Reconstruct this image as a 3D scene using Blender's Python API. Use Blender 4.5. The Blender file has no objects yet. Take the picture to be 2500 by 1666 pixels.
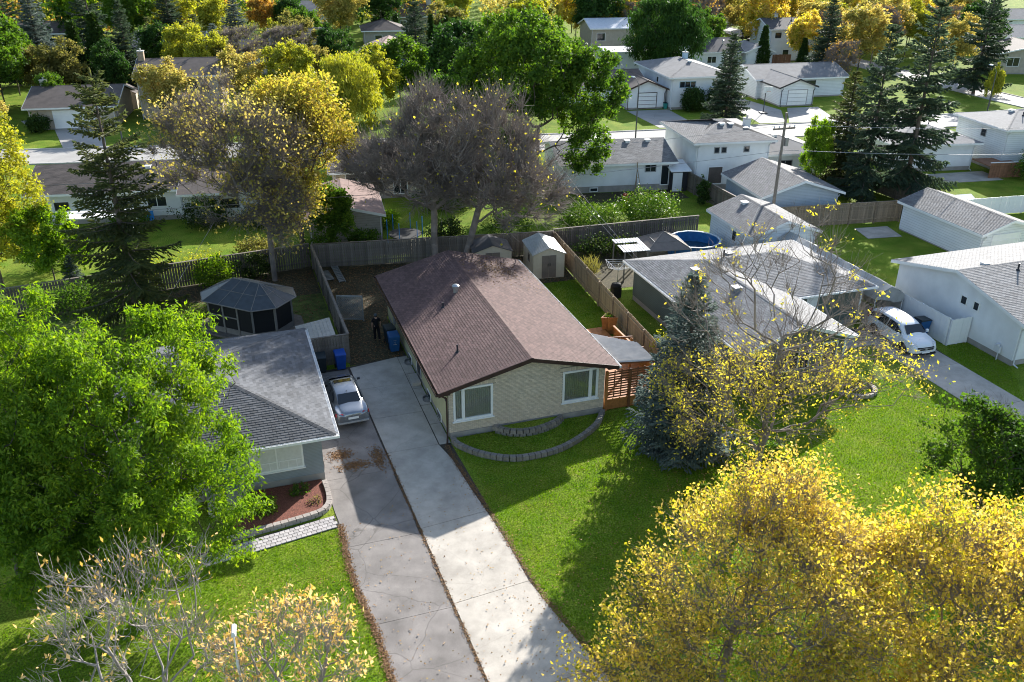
import bpy, bmesh, math, random
import numpy as np
from mathutils import Vector, Matrix

# ------------------------------------------------------------------ camera, sky, sun, exposure
scene = bpy.context.scene
COL = scene.collection
R = math.radians

def set_camera():
    th, ps, ro = 0.4555, -0.3293, 0.0062
    F = Vector((-math.sin(ps)*math.cos(th), math.cos(ps)*math.cos(th), -math.sin(th)))
    Rt = Vector((math.cos(ps), math.sin(ps), 0)); U = Rt.cross(F)
    R2 = Rt*math.cos(ro) + U*math.sin(ro); U2 = U*math.cos(ro) - Rt*math.sin(ro)
    cd = bpy.data.cameras.new('camera'); cam = bpy.data.objects.new('camera', cd); COL.objects.link(cam)
    m = Matrix((R2, U2, -F)).transposed().to_4x4(); m.translation = Vector((-9.159, -36.318, 23.725))
    cam.matrix_world = m
    cd.sensor_width = 36; cd.sensor_fit = 'HORIZONTAL'; cd.lens = 36*2157.5/2500
    cd.clip_start = .5; cd.clip_end = 3000
    scene.camera = cam
set_camera()
CAM = Vector((-9.159, -36.318, 23.725))

SUN_AZ, SUN_EL = R(44.3), R(22.5)          # azimuth clockwise from +y
SUN_DIR = Vector((math.sin(SUN_AZ)*math.cos(SUN_EL), math.cos(SUN_AZ)*math.cos(SUN_EL), math.sin(SUN_EL)))
world = bpy.data.worlds.new('World'); scene.world = world; world.use_nodes = True
nt = world.node_tree; nt.nodes.clear()
sky = nt.nodes.new('ShaderNodeTexSky'); sky.sky_type = 'NISHITA'; sky.sun_disc = False
sky.sun_elevation = SUN_EL; sky.sun_rotation = SUN_AZ; sky.air_density = 1.0; sky.dust_density = 1.0
bg = nt.nodes.new('ShaderNodeBackground'); bg.inputs[1].default_value = 0.115
wo = nt.nodes.new('ShaderNodeOutputWorld')
nt.links.new(sky.outputs[0], bg.inputs[0]); nt.links.new(bg.outputs[0], wo.inputs[0])
sd = bpy.data.lights.new('sun', 'SUN'); sd.energy = 5.0; sd.angle = R(0.53); sd.color = (1.0, .965, .91)
so = bpy.data.objects.new('sun', sd); COL.objects.link(so)
so.rotation_euler = (-SUN_DIR).to_track_quat('-Z', 'Y').to_euler(); so.location = SUN_DIR*200
vs = scene.view_settings
vs.view_transform = 'Standard'; vs.look = 'None'; vs.exposure = 1.36; vs.gamma = 1; vs.use_curve_mapping = False
scene.cycles.use_adaptive_sampling = False; scene.cycles.filter_width = 1.05
scene.cycles.denoising_prefilter = 'ACCURATE'
scene.cycles.max_bounces = 6; scene.cycles.transparent_max_bounces = 8
scene.cycles.diffuse_bounces = 3; scene.cycles.transmission_bounces = 4

# ------------------------------------------------------------------ materials
def mat(name, col, rough=.85, var=.12, scale=3.0, isl=0., orand=0., bump=0., bscale=30., spec=.3, metal=0.,
        trans=0., transcol=None, col2=None, big=0., bigscale=.35, siding=0., ramp=None, cracks=0., fine=0., finescale=40.):
    """Procedural material: noise-varied base colour with optional random tint by piece, relief and leaf translucency."""
    m = bpy.data.materials.new(name); m.use_nodes = True
    n = m.node_tree.nodes; l = m.node_tree.links
    p = n['Principled BSDF']; out = n['Material Output']
    p.inputs['Roughness'].default_value = rough; p.inputs['Metallic'].default_value = metal
    p.inputs['Specular IOR Level'].default_value = spec
    tc = n.new('ShaderNodeTexCoord')
    no = n.new('ShaderNodeTexNoise'); no.inputs['Scale'].default_value = scale; no.inputs['Detail'].default_value = 5
    l.new(tc.outputs['Object'], no.inputs['Vector'])
    def mixc(a, b, fac, typ='MIX'):
        x = n.new('ShaderNodeMix'); x.data_type = 'RGBA'; x.blend_type = typ
        for sock, v in ((0, fac), (6, a), (7, b)):
            if isinstance(v, bpy.types.NodeSocket): l.new(v, x.inputs[sock])
            elif isinstance(v, (int, float)): x.inputs[sock].default_value = v
            else: x.inputs[sock].default_value = (*v, 1)
        return x.outputs[2]
    def rng(src, a, b, c, d):
        x = n.new('ShaderNodeMapRange'); l.new(src, x.inputs[0])
        for i, v in enumerate((a, b, c, d)): x.inputs[i+1].default_value = v
        return x.outputs[0]
    c2 = col2 if col2 else tuple(min(1, c*(1+var)) for c in col)
    c1 = col if col2 else tuple(c*(1-var) for c in col)
    c = mixc(c1, c2, rng(no.outputs[0], .32, .68, 0, 1))
    if ramp:                                     # several leaf colours picked at random per piece, drifting with place
        g = n.new('ShaderNodeNewGeometry')
        nb = n.new('ShaderNodeTexNoise'); nb.inputs['Scale'].default_value = bigscale; nb.inputs['Detail'].default_value = 2
        l.new(tc.outputs['Object'], nb.inputs['Vector'])
        a = n.new('ShaderNodeMath'); a.operation = 'MULTIPLY_ADD'; l.new(g.outputs['Random Per Island'], a.inputs[0])
        a.inputs[1].default_value = .6; l.new(rng(nb.outputs[0], .3, .7, 0, .4), a.inputs[2])
        cr = n.new('ShaderNodeValToRGB'); cr.color_ramp.interpolation = 'LINEAR'
        e = cr.color_ramp.elements
        while len(e) < len(ramp): e.new(.5)
        for i, cc in enumerate(ramp):
            e[i].position = i/(len(ramp)-1); e[i].color = (*cc, 1)
        l.new(a.outputs[0], cr.inputs[0]); c = cr.outputs[0]
    if isl or orand:
        if isl: g = n.new('ShaderNodeNewGeometry'); s = g.outputs['Random Per Island']; amp = isl
        else: g = n.new('ShaderNodeObjectInfo'); s = g.outputs['Random']; amp = orand
        v = rng(s, 0, 1, 1-amp, 1+amp)
        h = n.new('ShaderNodeHueSaturation'); l.new(c, h.inputs['Color']); l.new(v, h.inputs['Value']); c = h.outputs[0]
        if isl and orand:
            g = n.new('ShaderNodeObjectInfo'); v = rng(g.outputs['Random'], 0, 1, 1-orand, 1+orand)
            h = n.new('ShaderNodeHueSaturation'); l.new(c, h.inputs['Color']); l.new(v, h.inputs['Value']); c = h.outputs[0]
    if big:
        nb = n.new('ShaderNodeTexNoise'); nb.inputs['Scale'].default_value = bigscale; nb.inputs['Detail'].default_value = 6
        nb.inputs['Roughness'].default_value = .65
        l.new(tc.outputs['Object'], nb.inputs['Vector'])
        v = rng(nb.outputs[0], .3, .7, 1-big, 1+big)
        h = n.new('ShaderNodeHueSaturation'); l.new(c, h.inputs['Color']); l.new(v, h.inputs['Value']); c = h.outputs[0]
    if fine:
        nb = n.new('ShaderNodeTexNoise'); nb.inputs['Scale'].default_value = finescale; nb.inputs['Detail'].default_value = 3
        l.new(tc.outputs['Object'], nb.inputs['Vector'])
        v = rng(nb.outputs[0], .3, .7, 1-fine, 1+fine)
        h = n.new('ShaderNodeHueSaturation'); l.new(c, h.inputs['Color']); l.new(v, h.inputs['Value']); c = h.outputs[0]
    if cracks:
        nz = n.new('ShaderNodeTexNoise'); nz.inputs['Scale'].default_value = .9; nz.inputs['Detail'].default_value = 4
        l.new(tc.outputs['Object'], nz.inputs['Vector'])
        mx = mixc(tc.outputs['Object'], nz.outputs['Color'], .32)
        vo = n.new('ShaderNodeTexVoronoi'); vo.feature = 'DISTANCE_TO_EDGE'; vo.inputs['Scale'].default_value = .42
        l.new(mx, vo.inputs['Vector'])
        c = mixc(tuple(x*.35 for x in col), c, rng(vo.outputs['Distance'], .001, .0055, 1-cracks, 1))
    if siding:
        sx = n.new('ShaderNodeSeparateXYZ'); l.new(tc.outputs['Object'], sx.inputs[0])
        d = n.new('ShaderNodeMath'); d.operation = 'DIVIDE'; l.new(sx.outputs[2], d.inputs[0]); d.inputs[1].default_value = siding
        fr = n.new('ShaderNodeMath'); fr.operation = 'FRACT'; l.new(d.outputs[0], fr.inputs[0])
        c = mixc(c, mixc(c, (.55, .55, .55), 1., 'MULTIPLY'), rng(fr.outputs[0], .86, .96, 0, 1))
        b = n.new('ShaderNodeBump'); b.inputs['Strength'].default_value = .5; b.inputs['Distance'].default_value = .02
        l.new(fr.outputs[0], b.inputs['Height']); b.invert = True; l.new(b.outputs[0], p.inputs['Normal'])
    l.new(c, p.inputs['Base Color'])
    if bump:
        nb = n.new('ShaderNodeTexNoise'); nb.inputs['Scale'].default_value = bscale; nb.inputs['Detail'].default_value = 4
        l.new(tc.outputs['Object'], nb.inputs['Vector'])
        b = n.new('ShaderNodeBump'); b.inputs['Strength'].default_value = bump; b.inputs['Distance'].default_value = .02
        l.new(nb.outputs[0], b.inputs['Height']); l.new(b.outputs[0], p.inputs['Normal'])
    if trans:
        t = n.new('ShaderNodeBsdfTranslucent')
        if transcol: t.inputs[0].default_value = (*transcol, 1)
        else:
            h = n.new('ShaderNodeHueSaturation'); l.new(c, h.inputs['Color']); h.inputs['Value'].default_value = 1.25
            h.inputs['Saturation'].default_value = 1.1; l.new(h.outputs[0], t.inputs[0])
        ms = n.new('ShaderNodeMixShader'); ms.inputs[0].default_value = trans
        l.new(p.outputs[0], ms.inputs[1]); l.new(t.outputs[0], ms.inputs[2]); l.new(ms.outputs[0], out.inputs[0])
    return m

def glass_mat(name, tint=(.93, .96, .95)):
    m = bpy.data.materials.new(name); m.use_nodes = True
    n = m.node_tree.nodes; l = m.node_tree.links; n.clear()
    o = n.new('ShaderNodeOutputMaterial'); t = n.new('ShaderNodeBsdfTransparent'); t.inputs[0].default_value = (*tint, 1)
    g = n.new('ShaderNodeBsdfGlossy'); g.inputs['Roughness'].default_value = .02
    f = n.new('ShaderNodeFresnel'); f.inputs[0].default_value = 1.6
    x = n.new('ShaderNodeMixShader'); l.new(f.outputs[0], x.inputs[0]); l.new(t.outputs[0], x.inputs[1]); l.new(g.outputs[0], x.inputs[2])
    l.new(x.outputs[0], o.inputs[0]); return m

M = {}
def dm(k, *a, **kw): M[k] = mat(k, *a, **kw)
# ground and paving
dm('lawn', (.10, .175, .015), col2=(.175, .215, .028), scale=.8, big=.26, bigscale=.3, bump=.7, bscale=55, fine=.6, finescale=13, rough=.95, spec=.05)
dm('dry_lawn', (.085, .115, .022), var=.4, scale=2.2, big=.3, bump=.8, bscale=40, fine=.4, rough=.95)
dm('leafy_soil', (.062, .053, .027), var=.4, scale=5, big=.35, bigscale=.5, bump=.8, bscale=35, fine=.5, rough=.95)
dm('mulch', (.17, .06, .04), var=.5, scale=22, fine=.5, bump=1, bscale=60)
dm('concrete', (.42, .38, .325), var=.1, scale=1.6, big=.24, bigscale=.45, fine=.12, cracks=.2, bump=.15, bscale=80)
dm('old_asphalt', (.205, .185, .170), var=.16, scale=1.2, big=.26, bigscale=.55, fine=.3, cracks=.55, bump=.3, bscale=90)
dm('street', (.34, .325, .30), var=.1, scale=.5, big=.12, bigscale=.2, fine=.08, cracks=.5)
dm('kerb', (.45, .43, .4), var=.1)
dm('joint', (.06, .05, .04), var=.3)
dm('paver', (.40, .37, .36), var=.12, scale=6, orand=.14, bump=.2)
dm('block', (.33, .29, .26), var=.15, scale=8, orand=.12, bump=.4, bscale=40)
dm('block_dark', (.21, .19, .165), var=.18, scale=8, orand=.15, bump=.4, bscale=40)
dm('foundation', (.30, .28, .26), var=.12, scale=2, bump=.3, bscale=30)
# roofs
dm('sh_brown', (.118, .071, .064), big=.14, bigscale=.7, var=.12, scale=5, isl=.20, orand=.20, fine=.16, bump=.3, bscale=90)
dm('sh_brown_base', (.045, .027, .023), var=.1, fine=.2)
dm('sh_grey', (.098, .101, .108), big=.14, bigscale=.6, var=.1, scale=3, isl=.24, orand=.24, fine=.16, bump=.3, bscale=90)
dm('sh_grey_base', (.09, .09, .095), var=.1, fine=.2)
dm('sh_light', (.20, .198, .197), var=.1, scale=3, isl=.2, fine=.14, bump=.25, bscale=80, big=.08)
dm('sh_light_base', (.10, .10, .10), var=.1)
dm('sh_mid', (.165, .163, .163), var=.12, scale=1.5, fine=.18, big=.12, isl=.2)
dm('sh_dark', (.07, .068, .072), var=.15, scale=1.5, fine=.2, big=.12, isl=.12)
dm('sh_umber', (.10, .082, .072), var=.15, scale=1.5, fine=.2, big=.12, isl=.12)
dm('sh_rose', (.24, .16, .135), var=.12, scale=1.5, fine=.15)
dm('tin', (.42, .43, .42), rough=.45, metal=.6, var=.1, scale=4, big=.1)
dm('corrugated', (.50, .47, .43), rough=.5, var=.1, scale=3, big=.12)
dm('gaz_roof', (.05, .06, .068), rough=.35, var=.15, scale=3)
# walls and trim
dm('brick', (.58, .49, .385), var=.1, scale=6, isl=.12, orand=.10, fine=.1, bump=.3, bscale=80)
dm('mortar', (.22, .20, .17), var=.1, scale=10)
dm('stucco_y', (.50, .46, .26), var=.06, scale=2, bump=.25, bscale=70)
dm('grey_wall', (.26, .285, .30), var=.06, scale=2, siding=.075)
dm('white_wall', (.70, .71, .72), var=.05, scale=1, big=.09, bump=.1, bscale=50)
dm('white_siding', (.68, .70, .71), var=.04, scale=1, siding=.2)
dm('blue_siding', (.42, .47, .51), var=.05, scale=1, siding=.13)
dm('green_siding', (.115, .135, .115), var=.07, scale=1, siding=.13)
dm('tan_wall', (.42, .36, .29), var=.1, scale=2, bump=.2)
dm('beige_siding', (.36, .32, .27), var=.08, siding=.2)
dm('sky_wall', (.40, .52, .6), var=.06)
dm('blue_wall', (.05, .22, .48), var=.06)
dm('white', (.78, .78, .77), var=.03, rough=.55)
dm('brown_trim', (.055, .03, .024), var=.2, rough=.6)
dm('dark_trim', (.03, .03, .035), var=.1, rough=.5)
dm('grey_trim', (.3, .3, .3), var=.1, rough=.6)
dm('win_dark', (.02, .025, .03), rough=.06, var=.1, spec=.6)
dm('curtain', (.50, .48, .47), var=.06, scale=6)
dm('curtain_w', (.62, .62, .6), var=.06, scale=6)
M['glass'] = glass_mat('glass'); M['carglass'] = mat('carglass', (.012, .016, .02), rough=.04, spec=.8, var=.05)
# wood
dm('fence_tan', (.27, .205, .14), var=.22, scale=5, orand=.2, fine=.15, bump=.3, bscale=30)
dm('fence_grey', (.17, .145, .12), var=.22, scale=5, orand=.22, fine=.15, bump=.3, bscale=30)
dm('fence_dark', (.12, .10, .085), var=.25, scale=5, orand=.22, fine=.15)
dm('fence_red', (.24, .12, .07), var=.2, scale=4, orand=.15)
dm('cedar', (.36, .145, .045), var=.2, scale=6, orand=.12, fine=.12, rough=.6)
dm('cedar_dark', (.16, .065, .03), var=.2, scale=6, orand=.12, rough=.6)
dm('lattice', (.24, .25, .24), var=.15)
dm('pole_wood', (.21, .175, .145), var=.25, scale=6, bump=.4)
dm('steel', (.28, .28, .29), rough=.45, metal=.7, var=.1)
dm('lamp_grey', (.62, .63, .65), rough=.4, var=.08)
dm('lamp_dark', (.06, .065, .07), rough=.5, var=.08)
dm('galv', (.5, .51, .5), rough=.4, metal=.8, var=.1)
dm('bark', (.105, .088, .072), var=.3, scale=6, bump=.8, bscale=14, rough=.95)
dm('bark_pale', (.25, .225, .2), var=.22, scale=6, bump=.5, bscale=14, rough=.9)
dm('twig_grey', (.215, .178, .155), var=.25, scale=2, isl=.25, rough=.9)
dm('bark_spruce', (.11, .085, .068), var=.3, scale=7, bump=.8, bscale=16)
# plastics and paint
dm('bin_blue', (.012, .07, .32), rough=.45, var=.08)
dm('bin_navy', (.015, .085, .23), rough=.5, var=.1)
dm('bin_dark', (.022, .032, .036), rough=.5, var=.1)
dm('rubber', (.018, .018, .018), rough=.8, var=.2)
dm('rim', (.42, .43, .44), rough=.3, metal=.8, var=.1)
dm('silver_paint', (.30, .32, .345), rough=.24, metal=.7, var=.03, spec=.6)
dm('white_paint', (.76, .77, .78), rough=.2, var=.02, spec=.6)
dm('lamp_red', (.34, .012, .02), rough=.2, var=.1, spec=.6)
dm('lamp_clear', (.6, .62, .64), rough=.12, var=.1, spec=.7)
dm('shed_wall', (.46, .40, .31), var=.06, rough=.7)
dm('shed_door', (.16, .13, .11), var=.1, rough=.6)
dm('screen', (.010, .010, .011), rough=.7, var=.15)
dm('gaz_frame', (.17, .155, .14), rough=.55, var=.12)
dm('tarp', (.42, .42, .40), rough=.6, var=.12, scale=2, trans=.25)
dm('canvas_brown', (.20, .17, .15), rough=.8, var=.1, trans=.15)
dm('pool_blue', (.03, .14, .32), rough=.35, var=.15)
dm('pool_rim', (.55, .62, .66), rough=.4, var=.1)
dm('water', (.02, .06, .09), rough=.04, var=.1, spec=.6)
dm('red', (.45, .02, .02), rough=.5, var=.1)
dm('orange_red', (.5, .06, .03), rough=.5, var=.1)
dm('teal', (.03, .25, .22), rough=.5, var=.1)
dm('bright_blue', (.03, .25, .6), rough=.45, var=.1)
dm('skin', (.42, .24, .17), rough=.6, var=.05)
dm('cloth_black', (.008, .008, .010), rough=.9, var=.2)
dm('cloth_cap', (.06, .075, .085), rough=.9, var=.2)
dm('hair', (.03, .02, .015), rough=.7, var=.2)
# foliage: colours by leaf
def leafmat(k, ramp, trans=.5, bigscale=.3, rough=.62, spec=.15):
    M[k] = mat(k, ramp[0], rough=rough, ramp=ramp, trans=trans, bigscale=bigscale, spec=spec)
leafmat('l_green', [(.075, .155, .02), (.13, .235, .026), (.22, .33, .032), (.35, .43, .05)], trans=.55)
leafmat('l_yellow', [(.16, .22, .03), (.32, .34, .045), (.55, .46, .06), (.68, .53, .10), (.70, .53, .17), (.58, .42, .09), (.36, .28, .07)], trans=.6)
leafmat('l_gold', [(.20, .21, .05), (.38, .34, .09), (.52, .42, .12), (.52, .36, .13)])
leafmat('l_ygreen', [(.18, .22, .04), (.34, .34, .05), (.50, .43, .08), (.46, .34, .08), (.26, .26, .05)])
leafmat('l_amber', [(.55, .36, .08), (.70, .47, .13), (.74, .52, .26), (.58, .38, .09)])
leafmat('l_bareyellow', [(.33, .37, .05), (.54, .48, .07), (.64, .51, .10), (.34, .39, .05)], trans=.55)
leafmat('l_maple', [(.045, .095, .016), (.07, .14, .02), (.11, .19, .024), (.19, .26, .03)])
leafmat('l_dark', [(.025, .06, .016), (.04, .09, .018), (.065, .13, .02)], trans=.4)
leafmat('l_deep', [(.02, .045, .012), (.04, .07, .015), (.10, .12, .015)], trans=.3)
leafmat('l_lime', [(.16, .21, .03), (.30, .32, .04), (.44, .41, .06), (.23, .27, .035)])
leafmat('l_olive', [(.13, .13, .035), (.20, .19, .05), (.28, .24, .07)])
leafmat('l_orange', [(.32, .22, .06), (.46, .28, .07), (.54, .30, .08)])
leafmat('l_shrub', [(.035, .09, .012), (.07, .15, .014), (.15, .23, .03), (.30, .34, .14)], trans=.3, rough=.4)
leafmat('needle', [(.04, .066, .045), (.06, .09, .055), (.09, .118, .055)], trans=.4)
leafmat('needle_olive', [(.055, .08, .035), (.09, .11, .04), (.15, .15, .045)], trans=.45)
leafmat('needle_blue', [(.095, .13, .115), (.135, .172, .15), (.19, .225, .195)], trans=.35)
leafmat('cedarleaf', [(.02, .05, .012), (.035, .07, .014), (.06, .09, .014)], trans=.25)
leafmat('blade', [(.078, .16, .013), (.125, .235, .016), (.175, .285, .02), (.22, .27, .04)], trans=.5, bigscale=.2, spec=.03, rough=.9)
leafmat('litter', [(.17, .09, .04), (.25, .14, .06), (.14, .07, .035), (.32, .22, .09)], trans=.1)
leafmat('litter_y', [(.4, .28, .06), (.35, .2, .08), (.2, .1, .04)], trans=.1)
# ------------------------------------------------------------------ mesh helpers
class MB:
    """Collects boxes, prisms, tubes and quads; build() links them as ONE mesh object."""
    def __init__(s): s.v = []; s.f = []
    def quad(s, *p):
        i = len(s.v); s.v += [tuple(q) for q in p]; s.f.append(tuple(range(i, i+len(p)))); return s
    def box(s, x0, y0, z0, x1, y1, z1):
        i = len(s.v)
        s.v += [(x0,y0,z0),(x1,y0,z0),(x1,y1,z0),(x0,y1,z0),(x0,y0,z1),(x1,y0,z1),(x1,y1,z1),(x0,y1,z1)]
        s.f += [tuple(i+k for k in q) for q in ((0,3,2,1),(4,5,6,7),(0,1,5,4),(1,2,6,5),(2,3,7,6),(3,0,4,7))]
        return s
    def hexa(s, lo, hi):                        # eight corners: four below, four above
        i = len(s.v); s.v += [tuple(q) for q in lo] + [tuple(q) for q in hi]
        s.f += [tuple(i+k for k in q) for q in ((0,3,2,1),(4,5,6,7),(0,1,5,4),(1,2,6,5),(2,3,7,6),(3,0,4,7))]
        return s
    def prism(s, poly, t):                      # polygon extruded by vector t
        n = len(poly); i = len(s.v); t = Vector(t)
        s.v += [tuple(Vector(q)) for q in poly] + [tuple(Vector(q)+t) for q in poly]
        s.f.append(tuple(i+k for k in range(n))[::-1]); s.f.append(tuple(i+n+k for k in range(n)))
        for k in range(n): s.f.append((i+k, i+(k+1) % n, i+n+(k+1) % n, i+n+k))
        return s
    def tube(s, a, b, r0, r1=None, n=8, cap=True):
        a, b = Vector(a), Vector(b); r1 = r0 if r1 is None else r1
        d = (b-a).normalized(); u = d.orthogonal().normalized(); w = d.cross(u); i = len(s.v)
        for p, r in ((a, r0), (b, r1)):
            for k in range(n):
                t = 2*math.pi*k/n; s.v.append(tuple(p+(u*math.cos(t)+w*math.sin(t))*r))
        for k in range(n): s.f.append((i+k, i+(k+1) % n, i+n+(k+1) % n, i+n+k))
        if cap: s.f.append(tuple(i+k for k in range(n))[::-1]); s.f.append(tuple(i+n+k for k in range(n)))
        return s
    def path(s, pts, r, n=6):
        for a, b in zip(pts[:-1], pts[1:]): s.tube(a, b, r, r, n, True)
        return s
    def lathe(s, prof, n=16, c=(0, 0, 0), sx=1, sy=1):
        i = len(s.v); m = len(prof)
        for r, z in prof:
            for k in range(n):
                t = 2*math.pi*k/n; s.v.append((c[0]+r*math.cos(t)*sx, c[1]+r*math.sin(t)*sy, c[2]+z))
        for j in range(m-1):
            for k in range(n):
                s.f.append((i+j*n+k, i+j*n+(k+1) % n, i+(j+1)*n+(k+1) % n, i+(j+1)*n+k))
        s.f.append(tuple(i+k for k in range(n))[::-1]); s.f.append(tuple(i+(m-1)*n+k for k in range(n)))
        return s
    def mesh(s, name):
        me = bpy.data.meshes.new(name); me.from_pydata(s.v, [], s.f); me.update(); return me
    def build(s, name, m, parent=None, smooth=False, bevel=0, loc=None, rot=None):
        me = s.mesh(name); return link(name, me, m, parent, smooth, bevel, loc, rot)

def link(name, me, m, parent=None, smooth=False, bevel=0, loc=None, rot=None):
    if m is not None and not me.materials: me.materials.append(M[m] if isinstance(m, str) else m)
    if smooth: me.polygons.foreach_set('use_smooth', [True]*len(me.polygons))
    o = bpy.data.objects.new(name, me); COL.objects.link(o)
    if parent is not None: o.parent = parent
    if loc is not None: o.location = loc
    if rot is not None: o.rotation_euler = rot
    if bevel:
        b = o.modifiers.new('bevel', 'BEVEL'); b.width = bevel; b.segments = 2; b.limit_method = 'ANGLE'
    return o

def thing(name, label, cat, loc=(0, 0, 0), rz=0., group=None):
    o = bpy.data.objects.new(name, None); COL.objects.link(o); o.empty_display_size = .2
    o.location = loc; o.rotation_euler = (0, 0, R(rz)); return tag(o, label, cat, group)
def tag(o, label, cat, group=None):
    o['label'] = label; o['category'] = cat
    if group: o['group'] = group
    return o
def kind(o, k, label=None):
    o['kind'] = k
    if label: o['label'] = label
    return o
def copy_tree(o, parent=None):
    c = o.copy(); COL.objects.link(c); c.parent = parent
    for ch in list(o.children): copy_tree(ch, c)
    return c

def npmesh(name, V, F):
    """Mesh from numpy vertex (n,3) and face (m,k) arrays."""
    me = bpy.data.meshes.new(name); m, k = F.shape
    me.vertices.add(len(V)); me.vertices.foreach_set('co', V.astype(np.float32).ravel())
    me.loops.add(m*k); me.loops.foreach_set('vertex_index', F.astype(np.int32).ravel())
    me.polygons.add(m); me.polygons.foreach_set('loop_start', np.arange(0, m*k, k, dtype=np.int32))
    me.update(calc_edges=True); return me

# ------------------------------------------------------------------ shingles
def plane_frame(poly):
    p = [Vector(q) for q in poly]; u = (p[1]-p[0]).normalized(); nn = u.cross(p[2]-p[0]).normalized()
    if nn.z < 0: nn = -nn
    v = nn.cross(u).normalized()
    if v.z < 0: v = -v
    return p, u, v, nn
def shingles(poly, expo=.145, tabw=.305, thick=.012, lift=.004):
    """Tabs laid course by course on a sloped convex polygon whose first edge is the eave: list of (corners, full, centre, matrix)."""
    p, u, v, nn = plane_frame(poly); o = p[0]
    q = [((x-o).dot(u), (x-o).dot(v)) for x in p]; vmax = max(b for a, b in q)
    def span(t):
        xs = []
        for (a0, b0), (a1, b1) in zip(q, q[1:]+q[:1]):
            if (b0-t)*(b1-t) <= 0 and abs(b1-b0) > 1e-9: xs.append(a0+(a1-a0)*(t-b0)/(b1-b0))
            elif abs(b0-t) < 1e-6: xs += [a0]
        return (min(xs), max(xs)) if xs else None
    out = []; k = 0; rnd = random.Random(len(poly)+int(vmax*100))
    while k*expo < vmax-.02:
        t0, t1 = k*expo, min((k+1)*expo+.0, vmax); s0, s1 = span(t0+1e-4), span(t1-1e-4); k += 1
        if not s0 or not s1: continue
        lo0, hi0 = s0; lo1, hi1 = s1
        x = math.floor((min(lo0, lo1))/tabw)*tabw + (tabw*.5 if k % 2 else 0) - tabw
        while x < max(hi0, hi1):
            a0, b0 = max(x+.008, lo0), min(x+tabw-.008, hi0); a1, b1 = max(x+.008, lo1), min(x+tabw-.008, hi1)
            if b0-a0 > .02 or b1-a1 > .02:
                b0 = max(b0, a0+.001); b1 = max(b1, a1+.001)
                full = abs(b0-a0-tabw+.016) < 1e-6 and abs(b1-a1-tabw+.016) < 1e-6 and t1-t0 > expo-1e-6
                th = thick*rnd.uniform(.75, 1.25)
                P = lambda a, t, h: o+u*a+v*t+nn*h
                c = [P(a0, t0, lift+th), P(b0, t0, lift+th), P(b1, t1, lift), P(a1, t1, lift), P(a0, t0, 0), P(b0, t0, 0)]
                mx = Matrix((u, v, nn)).transposed().to_4x4(); mx.translation = P(a0, t0, lift)
                out.append((c, full, P((a0+b0)/2, t0, 0), mx))
            x += tabw
    return out
def lay(polys, parent, m, single=0, world=None, **kw):
    """Shingle the slopes: up to `single` tabs nearest the camera as parts of their own, the rest as one part."""
    tabs = []
    for p in polys: tabs += shingles(p, **kw)
    chosen = set()
    if single:
        w = world or Matrix.Identity(4)
        idx = [i for i, t in enumerate(tabs) if t[1]]
        idx.sort(key=lambda i: ((w @ tabs[i][2])-CAM).length); chosen = set(idx[:single])
        e, tw, th = kw.get('expo', .145), kw.get('tabw', .305)-.016, kw.get('thick', .012)
        one = MB(); one.v = [(0, 0, th), (tw, 0, th), (tw, e, 0), (0, e, 0), (0, 0, -.004), (tw, 0, -.004)]
        one.f = [(0, 1, 2, 3), (4, 5, 1, 0)]; me = one.mesh('shingle'); me.materials.append(M[m])
        for i in idx[:single]:
            s = bpy.data.objects.new('shingle', me); COL.objects.link(s); s.parent = parent; s.matrix_local = tabs[i][3]
    b = MB()
    for i, (c, full, ctr, mx) in enumerate(tabs):
        if i in chosen: continue
        k = len(b.v); b.v += [tuple(q) for q in c]; b.f += [(k, k+1, k+2, k+3), (k+4, k+5, k+1, k)]
    o = b.build('shingles', m, parent); o['kind'] = 'stuff'; return o

# ------------------------------------------------------------------ houses
def window(parent, side, W, L, u, z, w, h, split=1, frame='white', sill=False, glass='win_dark', fw=.07, name='window', rows=1):
    """A framed window on one wall of a box of W x L: frame proud of the wall, panes inside it."""
    fm = MB(); dpt = .045
    def bx(b, a0, b0, a1, b1, d0, d1):
        if side == 'f': b.box(a0, -d1, b0, a1, -d0, b1)
        elif side == 'b': b.box(a0, L+d0, b0, a1, L+d1, b1)
        elif side == 'l': b.box(-d1, a0, b0, -d0, a1, b1)
        else: b.box(W+d0, a0, b0, W+d1, a1, b1)
    bx(fm, u, z, u+fw, z+h, -.02, dpt); bx(fm, u+w-fw, z, u+w, z+h, -.02, dpt)
    bx(fm, u+fw, z, u+w-fw, z+fw, -.02, dpt); bx(fm, u+fw, z+h-fw, u+w-fw, z+h, -.02, dpt)
    cuts = [k/split for k in range(1, split)] if isinstance(split, int) else list(split)
    for c in cuts: bx(fm, u+w*c-fw*.4, z+fw, u+w*c+fw*.4, z+h-fw, -.02, dpt-.004)
    for k in range(1, rows): bx(fm, u+fw, z+h*k/rows-.02, u+w-fw, z+h*k/rows+.02, -.02, dpt-.008)
    if sill: bx(fm, u-.05, z-.06, u+w+.05, z-.002, -.02, .09)
    fo = fm.build(name, frame, parent)
    e = [0]+cuts+[1]
    for a, b in zip(e[:-1], e[1:]):
        p = MB(); bx(p, u+w*a+fw*.42, z+fw*.6, u+w*b-fw*.42, z+h-fw*.6, -.015, .012); p.build('pane', glass, fo)
    return fo

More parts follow.
